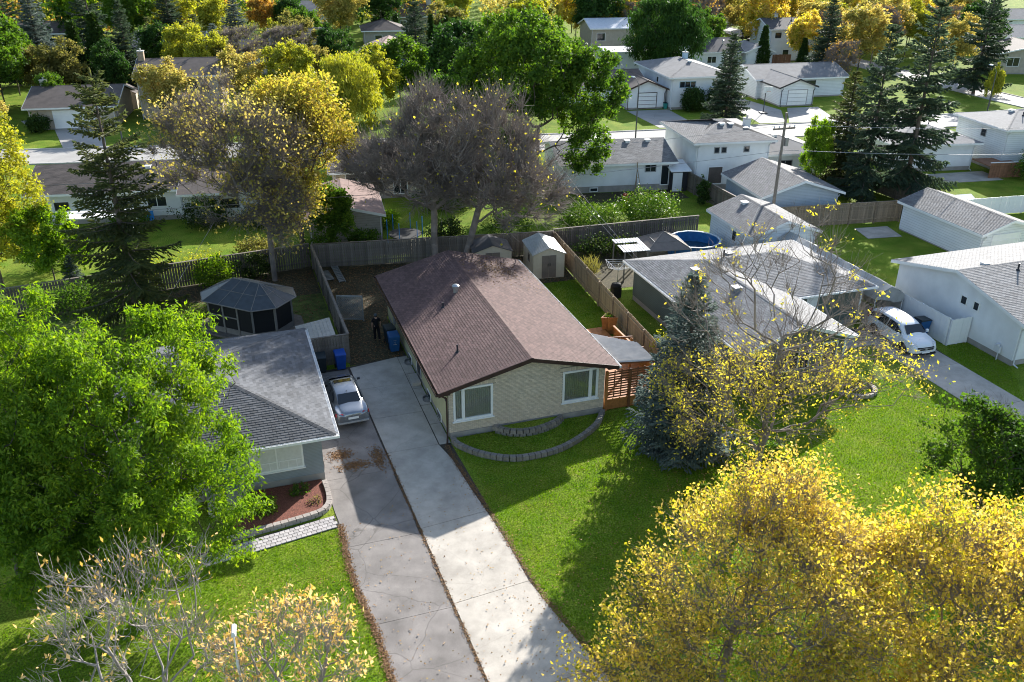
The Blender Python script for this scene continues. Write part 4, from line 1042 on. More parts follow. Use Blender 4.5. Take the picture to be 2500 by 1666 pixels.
for sx in (-1, 1):
    for (ya, yb_), nm in (((-1.15, -.35), 'side_window'), ((-.30, .40), 'side_window'), ((.44, 1.05), 'side_window')):
        f_ = lambda y: .66 if -.6 < y < .6 else .68
        zt_ = {-1.15: 1.2, -.35: 1.38, -.30: 1.385, .40: 1.375, .44: 1.37, 1.05: 1.14}
        glassq(t, nm, [[(sx*.845, ya, 1.01), (sx*.845, yb_, 1.0), (sx*(.66 if zt_[yb_] > 1.3 else .74), yb_, zt_[yb_]), (sx*(.66 if zt_[ya] > 1.3 else .735), ya, zt_[ya])]], 'carglass', .02, .98)
    MB().hexa([(sx*.92, .92, .97), (sx*1.08, .95, .98), (sx*1.08, 1.06, .98), (sx*.92, 1.05, .97)], [(sx*.92, .93, 1.1), (sx*1.07, .96, 1.1), (sx*1.07, 1.05, 1.09), (sx*.92, 1.04, 1.09)]).build('wing_mirror', 'lamp_dark', t, bevel=.02)
    MB().hexa([(sx*.47, -2.31, .72), (sx*.86, -2.17, .72), (sx*.87, -2.05, .74), (sx*.47, -2.2, .74)], [(sx*.49, -2.27, .90), (sx*.84, -2.13, .90), (sx*.85, -2.0, .88), (sx*.49, -2.16, .88)]).build('tail_light', 'lamp_red', t, bevel=.015)
    MB().hexa([(sx*.45, 2.28, .6), (sx*.78, 2.12, .62), (sx*.8, 1.95, .64), (sx*.45, 2.1, .62)], [(sx*.45, 2.2, .74), (sx*.74, 2.04, .76), (sx*.76, 1.9, .78), (sx*.45, 2.05, .77)]).build('headlight', 'lamp_clear', t)
    for y in (.40, -.42): MB().box(sx*.905-.012, y-.32, .86, sx*.905+.012, y-.16, .885).build('door_handle', 'galv', t)
MB().box(-.45, .08, 1.458, .45, .38, 1.475).build('sunroof', 'carglass', t)
MB().tube((0, -.75, 1.38), (0, -.95, 1.52), .02, .006).build('aerial', 'rubber', t)
MB().box(-.26, -2.33, .58, .26, -2.30, .70).build('number_plate', 'white', t)
MB().tube((0, -2.315, .80), (0, -2.33, .80), .05, n=14).build('badge', 'galv', t)
MB().box(-.78, -2.36, .36, .78, -2.2, .45).build('bumper_trim', 'grey_trim', t, bevel=.02)
# white sport utility car, nose towards the street
Z = [(-2.28, .50, .95, .74, .9, .80, .40), (-2.22, .60, 1.30, .80, 1.04, .88, .3), (-2.0, .64, 1.56, .84, 1.06, .91, .28), (-1.3, .66, 1.64, .85, 1.06, .92, .27), (-.4, .66, 1.67, .85, 1.04, .925, .27), (.35, .65, 1.64, .85, 1.03, .925, .27),
     (.75, .63, 1.52, .85, 1.03, .925, .27), (1.3, .70, 1.10, .85, 1.02, .92, .27), (1.8, .68, 1.02, .83, .97, .91, .28), (2.15, .58, .92, .76, .86, .87, .3), (2.32, .44, .74, .66, .68, .74, .36)]
t, bo, rg = car('white sport utility car parked nose out before the tent carport', (28.95, 2.0, 0), 176, Z, 'white_paint', 2.65, .36, .92, 'parked_car')
wheels(t, (-1.3, 1.38), .84, .36); ar(t, (-1.3, 1.38), .93, .36, .8)
glassq(t, 'windscreen', [[(-.66, 1.24, 1.14), (.66, 1.24, 1.14), (.57, .74, 1.53), (-.57, .74, 1.53)]], 'carglass', .04, .97)
glassq(t, 'rear_window', [[(-.6, -2.22, 1.12), (.6, -2.22, 1.12), (.55, -2.06, 1.5), (-.55, -2.06, 1.5)]], 'carglass', -.03, .97)
for sx in (-1, 1):
    for ya, yb_, za, zb_, xb in ((-1.95, -1.32, 1.36, 1.5, .7), (-1.26, -.38, 1.52, 1.55, .69), (-.32, .42, 1.55, 1.53, .69), (.46, .98, 1.5, 1.22, .76)):
        glassq(t, 'side_window', [[(sx*.872, ya, 1.1), (sx*.872, yb_, 1.08), (sx*(xb if zb_ > 1.3 else .8), yb_, zb_), (sx*xb, ya, za)]], 'carglass', .02, .97)
    MB().hexa([(sx*.93, .86, 1.05), (sx*1.1, .88, 1.06), (sx*1.1, 1.02, 1.06), (sx*.93, 1.0, 1.05)], [(sx*.93, .87, 1.22), (sx*1.09, .89, 1.22), (sx*1.09, 1.0, 1.2), (sx*.93, .99, 1.2)]).build('wing_mirror', 'white_paint', t, bevel=.02)
    MB().hexa([(sx*.5, 2.28, .72), (sx*.84, 2.06, .76), (sx*.88, 1.78, .84), (sx*.5, 2.12, .8)], [(sx*.52, 2.2, .88), (sx*.82, 2.0, .92), (sx*.85, 1.75, .95), (sx*.52, 2.05, .93)]).build('headlight', 'lamp_clear', t, bevel=.01)
    MB().hexa([(sx*.72, -2.3, .95), (sx*.9, -2.2, .95), (sx*.92, -2.02, .95), (sx*.74, -2.2, .95)], [(sx*.66, -2.24, 1.4), (sx*.8, -2.16, 1.4), (sx*.82, -2.0, 1.4), (sx*.66, -2.14, 1.4)]).build('tail_light', 'lamp_red', t)
    for y in (.3, -.6): MB().box(sx*.925-.012, y-.32, .94, sx*.925+.012, y-.15, .97).build('door_handle', 'galv', t)
MB().hexa([(-.5, 2.33, .58), (.5, 2.33, .58), (.5, 2.2, .58), (-.5, 2.2, .58)], [(-.56, 2.3, .76), (.56, 2.3, .76), (.56, 2.15, .76), (-.56, 2.15, .76)]).build('grille', 'rubber', t)
MB().box(-.54, 2.30, .69, .54, 2.345, .715).build('grille_bar', 'galv', t)
MB().box(-.07, 2.33, .62, .07, 2.35, .74).build('badge', 'galv', t)
MB().box(-.26, 2.345, .42, .26, 2.37, .53).build('number_plate', 'white', t)
MB().box(-.72, 2.18, .28, .72, 2.335, .40).build('bumper_trim', 'rubber', t, bevel=.02)

# ------------------------------------------------------------------ the person walking away along the side yard
def skinned(name, verts, edges, rad, m, parent, sub=2, root=0):
    me = bpy.data.meshes.new(name); me.from_pydata(verts, edges, []); me.update(); o = link(name, me, m, parent)
    s = o.modifiers.new('skin', 'SKIN'); sv = me.skin_vertices[0].data
    for i, r_ in enumerate(rad): sv[i].radius = r_ if isinstance(r_, tuple) else (r_, r_)
    sv[root].use_root = True; s.use_smooth_shade = True
    u = o.modifiers.new('sub', 'SUBSURF'); u.levels = sub; u.render_levels = sub; return o
pe = thing('person', 'person in black t-shirt, black trousers and grey cap walking away along the house', 'person', (-1.28, 12.15, 0), 4)
pv = [(0, 0, .95), (0, .01, 1.12), (0, .02, 1.30), (0, .02, 1.44), (0, .03, 1.52), (0, .04, 1.60), (0, .045, 1.69),
      (-.19, .02, 1.42), (-.25, .0, 1.15), (-.24, .08, .93), (-.235, .12, .85), (.19, .02, 1.42), (.26, -.02, 1.16), (.25, .05, .93), (.245, .09, .85),
      (-.10, 0, .90), (-.11, .10, .50), (-.11, .0, .10), (-.11, .14, .04), (.10, 0, .90), (.11, -.06, .50), (.11, -.22, .12), (.11, -.08, .04)]
pe_e = [(0, 1), (1, 2), (2, 3), (3, 4), (4, 5), (5, 6), (3, 7), (7, 8), (8, 9), (9, 10), (3, 11), (11, 12), (12, 13), (13, 14), (0, 15), (15, 16), (16, 17), (17, 18), (0, 19), (19, 20), (20, 21), (21, 22)]
pr = [(.15, .10), (.14, .095), (.165, .10), (.13, .08), .055, .085, .08, .06, .045, .038, .03, .06, .045, .038, .03, .085, .062, .045, .035, .085, .062, .045, .035]
skinned('body', pv, pe_e, pr, 'skin', pe)
for s, a, b in ((-1, 10, 9), (1, 14, 13)):       # hands: palm and five fingers, lightly curled
    p = Vector(pv[a]); hv = [tuple(p), tuple(p+Vector((0, .01, -.06)))]; he = [(0, 1)]; hr = [(.028, .02), (.03, .015)]
    for k, (dx, ln) in enumerate(((-.024, .055), (-.008, .065), (.008, .06), (.023, .048))):
        i = len(hv); hv += [tuple(p+Vector((dx*.4, .012+dx*.9, -.075))), tuple(p+Vector((dx*.4-s*.006, .012+dx, -.075-ln*.6))), tuple(p+Vector((dx*.4-s*.02, .016+dx, -.075-ln)))]; he += [(1, i), (i, i+1), (i+1, i+2)]; hr += [.009, .0085, .0075]
    i = len(hv); hv += [tuple(p+Vector((-s*.02, .03, -.04))), tuple(p+Vector((-s*.028, .045, -.075)))]; he += [(0, i), (i, i+1)]; hr += [.011, .009]
    skinned('hand', hv, he, hr, 'skin', pe, 1)
skinned('t_shirt', [(0, 0, .80), (0, .01, 1.12), (0, .02, 1.30), (0, .02, 1.45), (-.19, .02, 1.425), (-.235, .0, 1.22), (.19, .02, 1.425), (.245, -.015, 1.22)], [(0, 1), (1, 2), (2, 3), (3, 4), (4, 5), (3, 6), (6, 7)], [(.175, .125), (.165, .118), (.185, .12), (.12, .09), .082, .068, .082, .068], 'cloth_black', pe)
skinned('trousers', [(0, 0, 1.06), (-.10, 0, .88), (-.11, .10, .50), (-.11, .005, .08), (.10, 0, .88), (.11, -.06, .50), (.11, -.215, .11)], [(0, 1), (1, 2), (2, 3), (0, 4), (4, 5), (5, 6)], [(.155, .12), .11, .085, .068, .11, .085, .068], 'cloth_black', pe)
for x, y, z, p in ((-.11, .05, .0, 0), (.11, -.20, .02, .35)):
    MB().lathe([(.045, 0), (.055, .02), (.05, .06), (.03, .09)], 12, sx=.85, sy=2.1).build('shoe', 'rubber', pe, smooth=True, loc=(x, y+.03, z), rot=(-p*.6, 0, 0))
MB().lathe([(.088, 0), (.096, .04), (.09, .075)], 16, sy=1.12).build('hair', 'hair', pe, smooth=True, loc=(0, .035, 1.575))
cp = MB().lathe([(.103, 0), (.104, .04), (.09, .085), (.05, .115), (.01, .122)], 18, sy=1.12).build('cap', 'cloth_cap', pe, smooth=True, loc=(0, .04, 1.655))
MB().hexa([(-.085, .07, .0), (.085, .07, .0), (.06, .2, -.02), (-.06, .2, -.02)], [(-.085, .07, .015), (.085, .07, .015), (.06, .2, -.006), (-.06, .2, -.006)]).build('visor', 'cloth_cap', cp)
for s in (-1, 1): MB().lathe([(.005, -.03), (.02, -.02), (.024, .01), (.01, .03)], 10, sx=.5).build('ear', 'skin', pe, smooth=True, loc=(s*.09, .04, 1.60))
MB().hexa([(-.014, .12, 1.585), (.014, .12, 1.585), (.01, .155, 1.582), (-.01, .155, 1.582)], [(-.008, .12, 1.635), (.008, .12, 1.635), (.006, .13, 1.63), (-.006, .13, 1.63)]).build('nose', 'skin', pe)

# ------------------------------------------------------------------ back-yard things
lt = thing('lattice_panel', 'grey lattice panel standing across the side yard by the fence', 'lattice', (-3.1, 15.75, 0), -20)
MB().box(0, -.03, 0, .06, .03, 1.75).box(1.6, -.03, 0, 1.66, .03, 1.75).box(.06, -.03, 1.69, 1.6, .03, 1.75).box(.06, -.03, .1, 1.6, .03, .16).build('frame', 'lattice', lt)
for s in (-1, 1):
    sm = MB()
    for k in range(-15, 17):
        x0, x1 = (k*.12+.06, k*.12+.06+1.53) if s > 0 else (k*.12+.06+1.53, k*.12+.06); a, b = (x0, .16), (x1, 1.69)
        def clip(a, b):
            (ax, az), (bx, bz) = a, b
            if abs(bx-ax) < 1e-9: return None
            t0, t1 = sorted(((.06-ax)/(bx-ax), (1.6-ax)/(bx-ax))); t0, t1 = max(0, t0), min(1, t1)
            return None if t1-t0 < .03 else ((ax+(bx-ax)*t0, az+(bz-az)*t0), (ax+(bx-ax)*t1, az+(bz-az)*t1))
        c = clip(a, b)
        if not c: continue
        (ax, az), (bx, bz) = c; w_ = .02; y0 = .002 if s > 0 else -.012
        sm = MB(); sm.hexa([(ax-w_, y0, az), (ax+w_, y0, az), (ax+w_, y0+.009, az), (ax-w_, y0+.009, az)], [(bx-w_, y0, bz), (bx+w_, y0, bz), (bx+w_, y0+.009, bz), (bx-w_, y0+.009, bz)]).build('slat', 'lattice', lt)
ld = thing('ladder', 'grey ladder lying on the fallen leaves by the back fence', 'ladder', (-1.6, 22.0, .03), 92)
for y in (0, .42): MB().box(0, y, .02, 3.3, y+.05, .1).build('rail', 'lattice', ld)
for k in range(10): MB().box(.12+k*.32, .05, .03, .30+k*.32, .42, .07).build('rung', 'lattice', ld)
ld = thing('pallet', 'short slatted pallet lying beside the ladder', 'pallet', (-2.35, 22.6, .02), 96)
for y in (0, .5): MB().box(0, y, 0, 1.9, y+.06, .08).build('runner', 'fence_grey', ld)
for k in range(8): MB().box(.02+k*.24, -.05, .085, .16+k*.24, .62, .105).build('slat', 'lattice', ld)
def garden_shed(label, loc, rz, W_, L_, h, rise, wall, roofm, doorm, ribs=True, face='f'):
    t = thing('garden_shed', label, 'shed', (loc[0], loc[1], 0), rz); o = .1
    wb = MB().box(0, 0, 0, W_, L_, h); wb.prism([(0, 0, h), (W_, 0, h), (W_/2, 0, h+rise-.03)], (0, L_, 0)); wb.build('wall', wall, t)
    sp = [[(-o, L_+o, h), (-o, -o, h), (W_/2, -o, h+rise), (W_/2, L_+o, h+rise)], [(W_+o, -o, h), (W_+o, L_+o, h), (W_/2, L_+o, h+rise), (W_/2, -o, h+rise)]]
    r_ = slab(sp, .05).build('roof', roofm, t)
    if ribs:
        for p in sp:
            n_ = int((L_+2*o)/.19)
            for k in range(n_+1):
                s = k/n_; a = Vector(p[0]).lerp(Vector(p[1]), s); b = Vector(p[3]).lerp(Vector(p[2]), s); MB().tube(a+Vector((0, 0, .005)), b+Vector((0, 0, .005)), .016, n=5).build('rib', roofm, r_)
    for s, x in ((-1, W_/2-.52), (1, W_/2+.01)):
        d = MB().box(x, -.03, .06, x+.51, -.002, h-.1).build('door', doorm, t); MB().box(W_/2-.1 if s < 0 else W_/2+.05, -.05, h*.5, W_/2-.05 if s < 0 else W_/2+.1, -.031, h*.5+.22).build('handle', 'rubber', d)
    MB().box(.0-.012, -.012, 0, .08, -.001, h).box(W_-.08, -.012, 0, W_+.012, -.001, h).build('corner_post', wall, t)
    window(t, 'l', W_, L_, L_*.35, h*.5, .5, .55, frame='shed_door')
    return t
garden_shed('beige garden shed with brown doors and ribbed metal roof by the tan fence', (11.15, 18.5), -6, 2.25, 3.1, 1.82, .5, 'shed_wall', 'tin', 'shed_door')
garden_shed('beige shed with dark roof half hidden behind the brown roof ridge', (7.4, 20.6), -8, 2.7, 2.2, 1.7, .5, 'shed_wall', 'sh_dark', 'shed_door', ribs=False)
# deck with privacy screen and corrugated canopy
dk = thing('deck', 'low cedar deck with railing beside the brick bungalow', 'deck', (8.5, .2, 0))
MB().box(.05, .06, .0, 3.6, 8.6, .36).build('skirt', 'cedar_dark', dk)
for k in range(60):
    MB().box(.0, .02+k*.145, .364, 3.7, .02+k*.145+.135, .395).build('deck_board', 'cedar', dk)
rb_ = MB().box(0, -.02, 0, .035, .02, .8).mesh('baluster'); rb_.materials.append(M['cedar'])
for k in range(10):
    o = bpy.data.objects.new('baluster', rb_); COL.objects.link(o); o.parent = dk; o.location = (2.75+k*.11, .08, .4)
for k in range(60):
    o = bpy.data.objects.new('baluster', rb_); COL.objects.link(o); o.parent = dk; o.location = (3.66, .12+k*.115, .4)
MB().box(2.7, .03, 1.2, 3.72, .13, 1.25).box(3.6, .131, 1.2, 3.72, 7.0, 1.25).build('handrail', 'cedar', dk)
ps = thing('privacy_screen', 'brown slatted privacy screen joining the brick front and the spruce', 'screen', (8.42, .12, 0))
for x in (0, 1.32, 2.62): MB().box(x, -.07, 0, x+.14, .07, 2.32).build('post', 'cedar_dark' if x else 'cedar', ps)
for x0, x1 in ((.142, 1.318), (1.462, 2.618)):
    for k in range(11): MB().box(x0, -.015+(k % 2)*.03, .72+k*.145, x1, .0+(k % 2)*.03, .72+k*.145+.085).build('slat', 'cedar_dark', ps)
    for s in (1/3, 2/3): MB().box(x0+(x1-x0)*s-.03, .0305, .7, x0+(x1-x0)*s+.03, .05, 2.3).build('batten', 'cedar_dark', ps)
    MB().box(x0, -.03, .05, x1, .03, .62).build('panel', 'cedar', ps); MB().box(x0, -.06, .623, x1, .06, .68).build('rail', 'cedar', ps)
cn = thing('canopy', 'pale corrugated canopy roof over the cedar deck', 'canopy', (8.95, .4, 0))
cr = MB(); nC = 34
for k in range(nC):
    y0, y1 = 4.3*k/nC, 4.3*(k+1)/nC; ym = (y0+y1)/2; x1_ = lambda y: 2.45-max(0, (y-2.2))*1.1 if y > 2.2 else 2.45
    for ya, yb2, za, zb2 in ((y0, ym, 0, .06), (ym, y1, .06, 0)): cr.quad((.0, ya, 2.62+za), (x1_(ya), ya, 2.36+za), (x1_(yb2), yb2, 2.36+zb2), (.0, yb2, 2.62+zb2))
cr.build('roof_sheet', 'corrugated', cn)
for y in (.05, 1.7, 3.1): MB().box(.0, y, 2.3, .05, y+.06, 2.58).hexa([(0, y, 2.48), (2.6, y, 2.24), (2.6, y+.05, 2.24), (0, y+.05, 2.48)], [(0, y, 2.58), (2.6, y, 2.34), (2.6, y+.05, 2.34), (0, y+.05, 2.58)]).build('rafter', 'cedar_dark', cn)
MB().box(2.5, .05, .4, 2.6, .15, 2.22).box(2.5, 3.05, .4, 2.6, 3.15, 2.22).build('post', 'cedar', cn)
pb = thing('planter_box', 'tall tapered cedar planter standing on the deck edge', 'planter', (12.55, 8.7, 0), -20)
for i, ((ax, ay), (bx, by)) in enumerate((((-.5, -.25), (.5, -.25)), ((.5, -.25), (.0, .6)), ((.0, .6), (-.5, -.25)))):
    for k in range(5):
        s0, s1 = k/5, (k+1)/5-.015; p = lambda s, q, z: ((ax+(bx-ax)*s)*q, (ay+(by-ay)*s)*q, z)
        a = [p(s0, .72, .02), p(s1, .72, .02), p(s1, .69, .02), p(s0, .69, .02)]; b = [p(s0, 1, 1.15), p(s1, 1, 1.15), p(s1, .96, 1.15), p(s0, .96, 1.15)]
        MB().hexa(a, b).build('board', 'cedar', pb)
    MB().hexa([(ax*1.06, ay*1.06, 1.155), (bx*1.06, by*1.06, 1.155), (bx*.9, by*.9, 1.155), (ax*.9, ay*.9, 1.155)], [(ax*1.06, ay*1.06, 1.185), (bx*1.06, by*1.06, 1.185), (bx*.9, by*.9, 1.185), (ax*.9, ay*.9, 1.185)]).build('rim_board', 'cedar', pb)
MB().quad((-.46, -.22, 1.08), (.46, -.22, 1.08), (0, .55, 1.08)).build('soil', 'mulch', pb)
rngp = np.random.default_rng(5); pc = rngp.uniform(-1, 1, (40, 3))*[.25, .15, .02]+[0, 0, 1.12]
link('plant', leaf_mesh('plant', rngp, pc, 160, .05, .14, .05, -.6), 'l_shrub', pb)
pp = thing('flower_pot', 'small dark flower pot with leafy plant by the cedar planter', 'pot', (12.6, 7.3, 0))
MB().lathe([(.12, 0), (.17, .3), (.18, .32), (.15, .32), (.14, .27)], 14).build('pot', 'bin_dark', pp)
link('plant', leaf_mesh('plant', rngp, rngp.normal(size=(30, 3))*.1+[0, 0, .45], 120, .06, .16, .07, -.2), 'l_shrub', pp)
# ------------------------------------------------------------------ green house next door
gh = thing('green_house', 'dark green house with pale grey L-shaped shingle roof', 'house', (0, 0, 0))
ez, rz2 = 2.7, 3.92
MB().box(16.3, 5.2, .35, 28.3, 13.1, ez-.14).box(16.302, -.6, .35, 22.6, 5.198, ez-.14).prism([(16.3, -.6, ez-.14), (22.6, -.6, ez-.14), (22.6, -.6, ez), (19.4, -.6, rz2-.17), (16.3, -.6, ez)], (0, .3, 0)).build('wall', 'green_siding', gh)
MB().box(16.32, 5.22, -.1, 28.28, 13.08, .35).box(16.322, -.58, -.1, 22.58, 5.218, .35).build('foundation', 'foundation', gh)
V_ = lambda x, y, z=2.7: (x, y, z)
hs = [[V_(15.8, 13.6), V_(15.8, -1.05), V_(19.4, -1.05, rz2), V_(19.4, 9.15, rz2)], [V_(23, -1.05), V_(23, 4.7), V_(19.4, 9.15, rz2), V_(19.4, -1.05, rz2)],
      [V_(23, 4.7), V_(28.8, 4.7), V_(24.35, 9.15, rz2), V_(19.4, 9.15, rz2)], [V_(28.8, 4.7), V_(28.8, 13.6), V_(24.35, 9.15, rz2)], [V_(28.8, 13.6), V_(15.8, 13.6), V_(19.4, 9.15, rz2), V_(24.35, 9.15, rz2)]]
gr = slab(hs, .13).build('roof', 'sh_light_base', gh); lay(hs, gr, 'sh_light', thick=.012)
for a, b in ((V_(19.4, -1.05, rz2), V_(19.4, 9.15, rz2)), (V_(19.4, 9.15, rz2), V_(24.35, 9.15, rz2)), (V_(28.8, 4.7), V_(24.35, 9.15, rz2)), (V_(28.8, 13.6), V_(24.35, 9.15, rz2)), (V_(15.8, 13.6), V_(19.4, 9.15, rz2))): ridge_caps(gr, a, b, 'sh_light', .22, r=.15)
gutter(gr, V_(23, 4.7), V_(28.95, 4.7)); gutter(gr, V_(15.8, 13.6), V_(15.8, -1.05)); gutter(gr, V_(23, -1.05), V_(23, 4.55)); gutter(gr, V_(28.8, 4.7), V_(28.8, 13.6))
fb = MB()
for s, xe in ((-1, 15.8), (1, 23.)):
    fb.hexa([(xe, -1.09, ez-.2), (19.4, -1.09, rz2-.2), (19.4, -1.05, rz2-.2), (xe, -1.05, ez-.2)], [(xe, -1.09, ez+.01), (19.4, -1.09, rz2+.01), (19.4, -1.05, rz2+.01), (xe, -1.05, ez+.01)])
fb.build('fascia', 'white', gr)
def gz_at(x, y): return min((plane_frame(p)[0][0].z-((x-p[0][0])*plane_frame(p)[3].x+(y-p[0][1])*plane_frame(p)[3].y)/plane_frame(p)[3].z) for p in hs)
for x, y in ((18.2, 8.6), (18.8, 4.8), (21.4, 10.0)):
    z = (ez+(x-15.8)*(rz2-ez)/3.6) if x < 19.4 else rz2-.2
    MB().box(x-.2, y-.2, z-.1, x+.2, y+.2, z+.13).box(x-.26, y-.26, z+.135, x+.26, y+.26, z+.17).build('roof_vent', 'grey_trim', gr)
MB().tube((20.6, 9.3, rz2-.2), (20.6, 9.3, rz2+.5), .06).build('vent_pipe', 'dark_trim', gr)
def wy(x0, z0, w, h, y=-.6, **k):
    o = window(gh, 'f', 1, 1, 0, 0, w, h, **k); o.location = (x0, y, z0); return o
wy(18.15, .95, 2.2, 1.55, split=3); wy(16.75, 1.3, .9, 1.0); wy(21.1, 1.2, 1.0, 1.2)
MB().box(22.5, -.64, .2, 22.62, -.601, ez-.1).box(16.28, -.64, .2, 16.4, -.601, ez-.1).box(28.2, 5.15, .2, 28.32, 5.199, ez-.1).build('corner_trim', 'white', gh)
MB().box(24.2, 5.15, .3, 25.1, 5.197, 2.3).build('door', 'white', gh)
# tent carport
tc_ = thing('tent_carport', 'grey fabric tent carport stretching back beside the green house', 'carport', (28.95, 4.6, 0))
tb = MB(); n = 10
for k in range(n):
    y0, y1 = 11*k/n, 11*(k+1)/n; s0, s1 = (.05 if k % 2 else 0), (0 if k % 2 else .05)
    for (xa, za), (xb, zb) in (((0, 1.75), (.35, 2.2)), ((.35, 2.2), (1.1, 2.55)), ((1.1, 2.55), (1.85, 2.2)), ((1.85, 2.2), (2.2, 1.75)), ((2.2, 1.75), (2.24, .1))):
        tb.quad((xa, y0, za-s0), (xb, y0, zb-s0), (xb, y1, zb-s1), (xa, y1, za-s1))
tb.build('cover', 'tarp', tc_)
fl = MB()
for k in range(8):
    x0, x1 = 2.2*k/8, 2.2*(k+1)/8; f = lambda x: 2.5-abs(x-1.1)*.55; g_ = lambda x: 1.75+.25*math.cos(x*2.2)-.25*abs(x-1.1)
    fl.quad((x0, -.02-.05*(k % 2), g_(x0)), (x1, -.02-.05*((k+1) % 2), g_(x1)), (x1, 0, f(x1)), (x0, 0, f(x0)))
fl.build('flap', 'tarp', tc_)
for y in (0.05, 3.7, 7.3, 10.9): MB().path([(.03, y, 0), (.03, y, 1.72), (.35, y, 2.17), (1.1, y, 2.5), (1.85, y, 2.17), (2.17, y, 1.72), (2.17, y, 0)], .025, 6).build('hoop', 'white', tc_)
# white board fence and gate by the drive
fence('white board fence between the drive and the white house', (31.35, 12.2), (31.35, .9), 1.8, m='white', face=-1, seed=11, bw=.2, gap=.004, cap=False)
fence('short white gate panel closing the gap to the white house', (31.4, .75), (32.85, .75), 1.75, m='white', face=-1, seed=12, bw=.2, gap=.004, cap=False, category='gate', post=.7, pm='lamp_grey')
# pool, canopy and yard things
po = thing('pool', 'round blue above-ground pool behind the green house', 'pool', (24.6, 19.6, 0))
wl = MB(); nn = 14; r_ = 1.95
for k in range(nn):
    a0, a1 = 2*math.pi*k/nn, 2*math.pi*(k+1)/nn; p = lambda a, q, z: (math.cos(a)*q, math.sin(a)*q, z)
    wl.hexa([p(a0, r_, 0), p(a1, r_, 0), p(a1, r_-.04, 0), p(a0, r_-.04, 0)], [p(a0, r_, 1.15), p(a1, r_, 1.15), p(a1, r_-.04, 1.15), p(a0, r_-.04, 1.15)])
    MB().hexa([p(a0+.01, r_+.05, 1.153), p(a1-.01, r_+.05, 1.153), p(a1-.01, r_-.1, 1.153), p(a0+.01, r_-.1, 1.153)], [p(a0+.01, r_+.05, 1.2), p(a1-.01, r_+.05, 1.2), p(a1-.01, r_-.1, 1.2), p(a0+.01, r_-.1, 1.2)]).build('rim_segment', 'pool_rim', po)
wl.build('wall', 'pool_blue', po); MB().lathe([(1.88, 0), (1.88, .01)], 28, (0, 0, .35)).build('water', 'water', po)
sk = MB().lathe([(.3, 0), (.42, .15), (.34, .3), (.1, .38)], 12).build('floating_cover', 'white', loc=(24.0, 18.5, .36)); tag(sk, 'crumpled white cover floating in the pool', 'cover')
ca = thing('sun_canopy', 'brown canvas canopy with dark ribs beside the pool', 'canopy', (20.4, 16.95, 0), -8)
A_ = [(-1.6, -1.45), (1.6, -1.45), (1.6, 1.45), (-1.6, 1.45)]; pk = (0, 0, 3.1)
for i in range(4):
    a, b = A_[i], A_[(i+1) % 4]; m0 = ((a[0]*.55), (a[1]*.55), 2.62); m1 = (b[0]*.55, b[1]*.55, 2.62)
    MB().quad((*a, 2.2), (*b, 2.2), m1, m0).quad(m0, m1, pk).build('canvas', 'canvas_brown', ca)
    MB().path([(*a, 2.21), (m0[0], m0[1], 2.64), (0, 0, 3.12)], .03, 6).tube((*a, 0), (*a, 2.2), .05).build('post', 'gaz_frame', ca)
    MB().tube((*a, 2.2), (*b, 2.2), .035).tube(m0, m1, .025).build('rail', 'gaz_frame', ca)
pg = thing('pergola', 'small pale slatted pergola roof beside the brown canopy', 'pergola', (16.95, 15.95, 0), -6)
for x, y in ((0, 0), (1.75, 0), (0, 2.4), (1.75, 2.4)): MB().box(x, y, 0, x+.08, y+.08, 2.25).build('post', 'gaz_frame', pg)
for k in range(10): MB().box(-.1+k*.2, -.1, 2.31, .05+k*.2, 1.3 if k < 8 else 2.55, 2.35).build('slat', 'lamp_grey', pg)
for k in range(10): MB().box(-.1+k*.2, 1.75, 2.31, .05+k*.2, 2.55, 2.35).build('slat', 'lamp_grey', pg) if k < 8 else None
MB().box(-.1, 0, 2.252, 1.95, .08, 2.305).box(-.1, 2.4, 2.252, 1.95, 2.48, 2.305).build('beam', 'gaz_frame', pg)
cl = thing('clothes_dryer', 'white rotary clothes dryer standing by the tan fence', 'clothes dryer', (16.0, 14.9, 0))
MB().tube((0, 0, 0), (0, 0, 1.9), .03).build('pole', 'galv', cl)
for k in range(4):
    a = k*math.pi/2+.5; e = (math.cos(a)*1.1, math.sin(a)*1.1, 1.95); MB().tube((0, 0, 1.45), e, .018).build('arm', 'white', cl)
for q in (.4, .6, .8, 1.): MB().path([(math.cos(k*math.pi/2+.5)*1.1*q, math.sin(k*math.pi/2+.5)*1.1*q, 1.45+.5*q) for k in range(5)], .006, 4).build('line', 'white', cl)
bq = thing('barbecue', 'black barbecue standing at the corner of the green house', 'barbecue', (15.3, 13.6, 0)); MB().box(-.3, -.25, .1, .3, .25, .8).build('cabinet', 'rubber', bq); MB().lathe([(.3, 0), (.32, .1), (.25, .28), (.05, .32)], 14, (0, 0, .8), sx=1.2).build('hood', 'rubber', bq, smooth=True)
for k, (x, y, m_, lb, s) in enumerate(((31.2, 27.2, 'orange_red', 'red plastic barrel by the fence corner beyond the pool', .35), (25.5, 33.6, 'red', 'red bucket beside the white back wall', .25))):
    b_ = thing('barrel', lb, 'barrel', (x, y, 0)); MB().lathe([(s*.9, 0), (s, .15), (s, .75*s/.35), (s*.92, .85*s/.35)], 16).build('body', m_, b_); MB().lathe([(s*.93, 0), (s*.93, .04)], 16, (0, 0, .85*s/.35+.004)).build('lid', m_, b_)

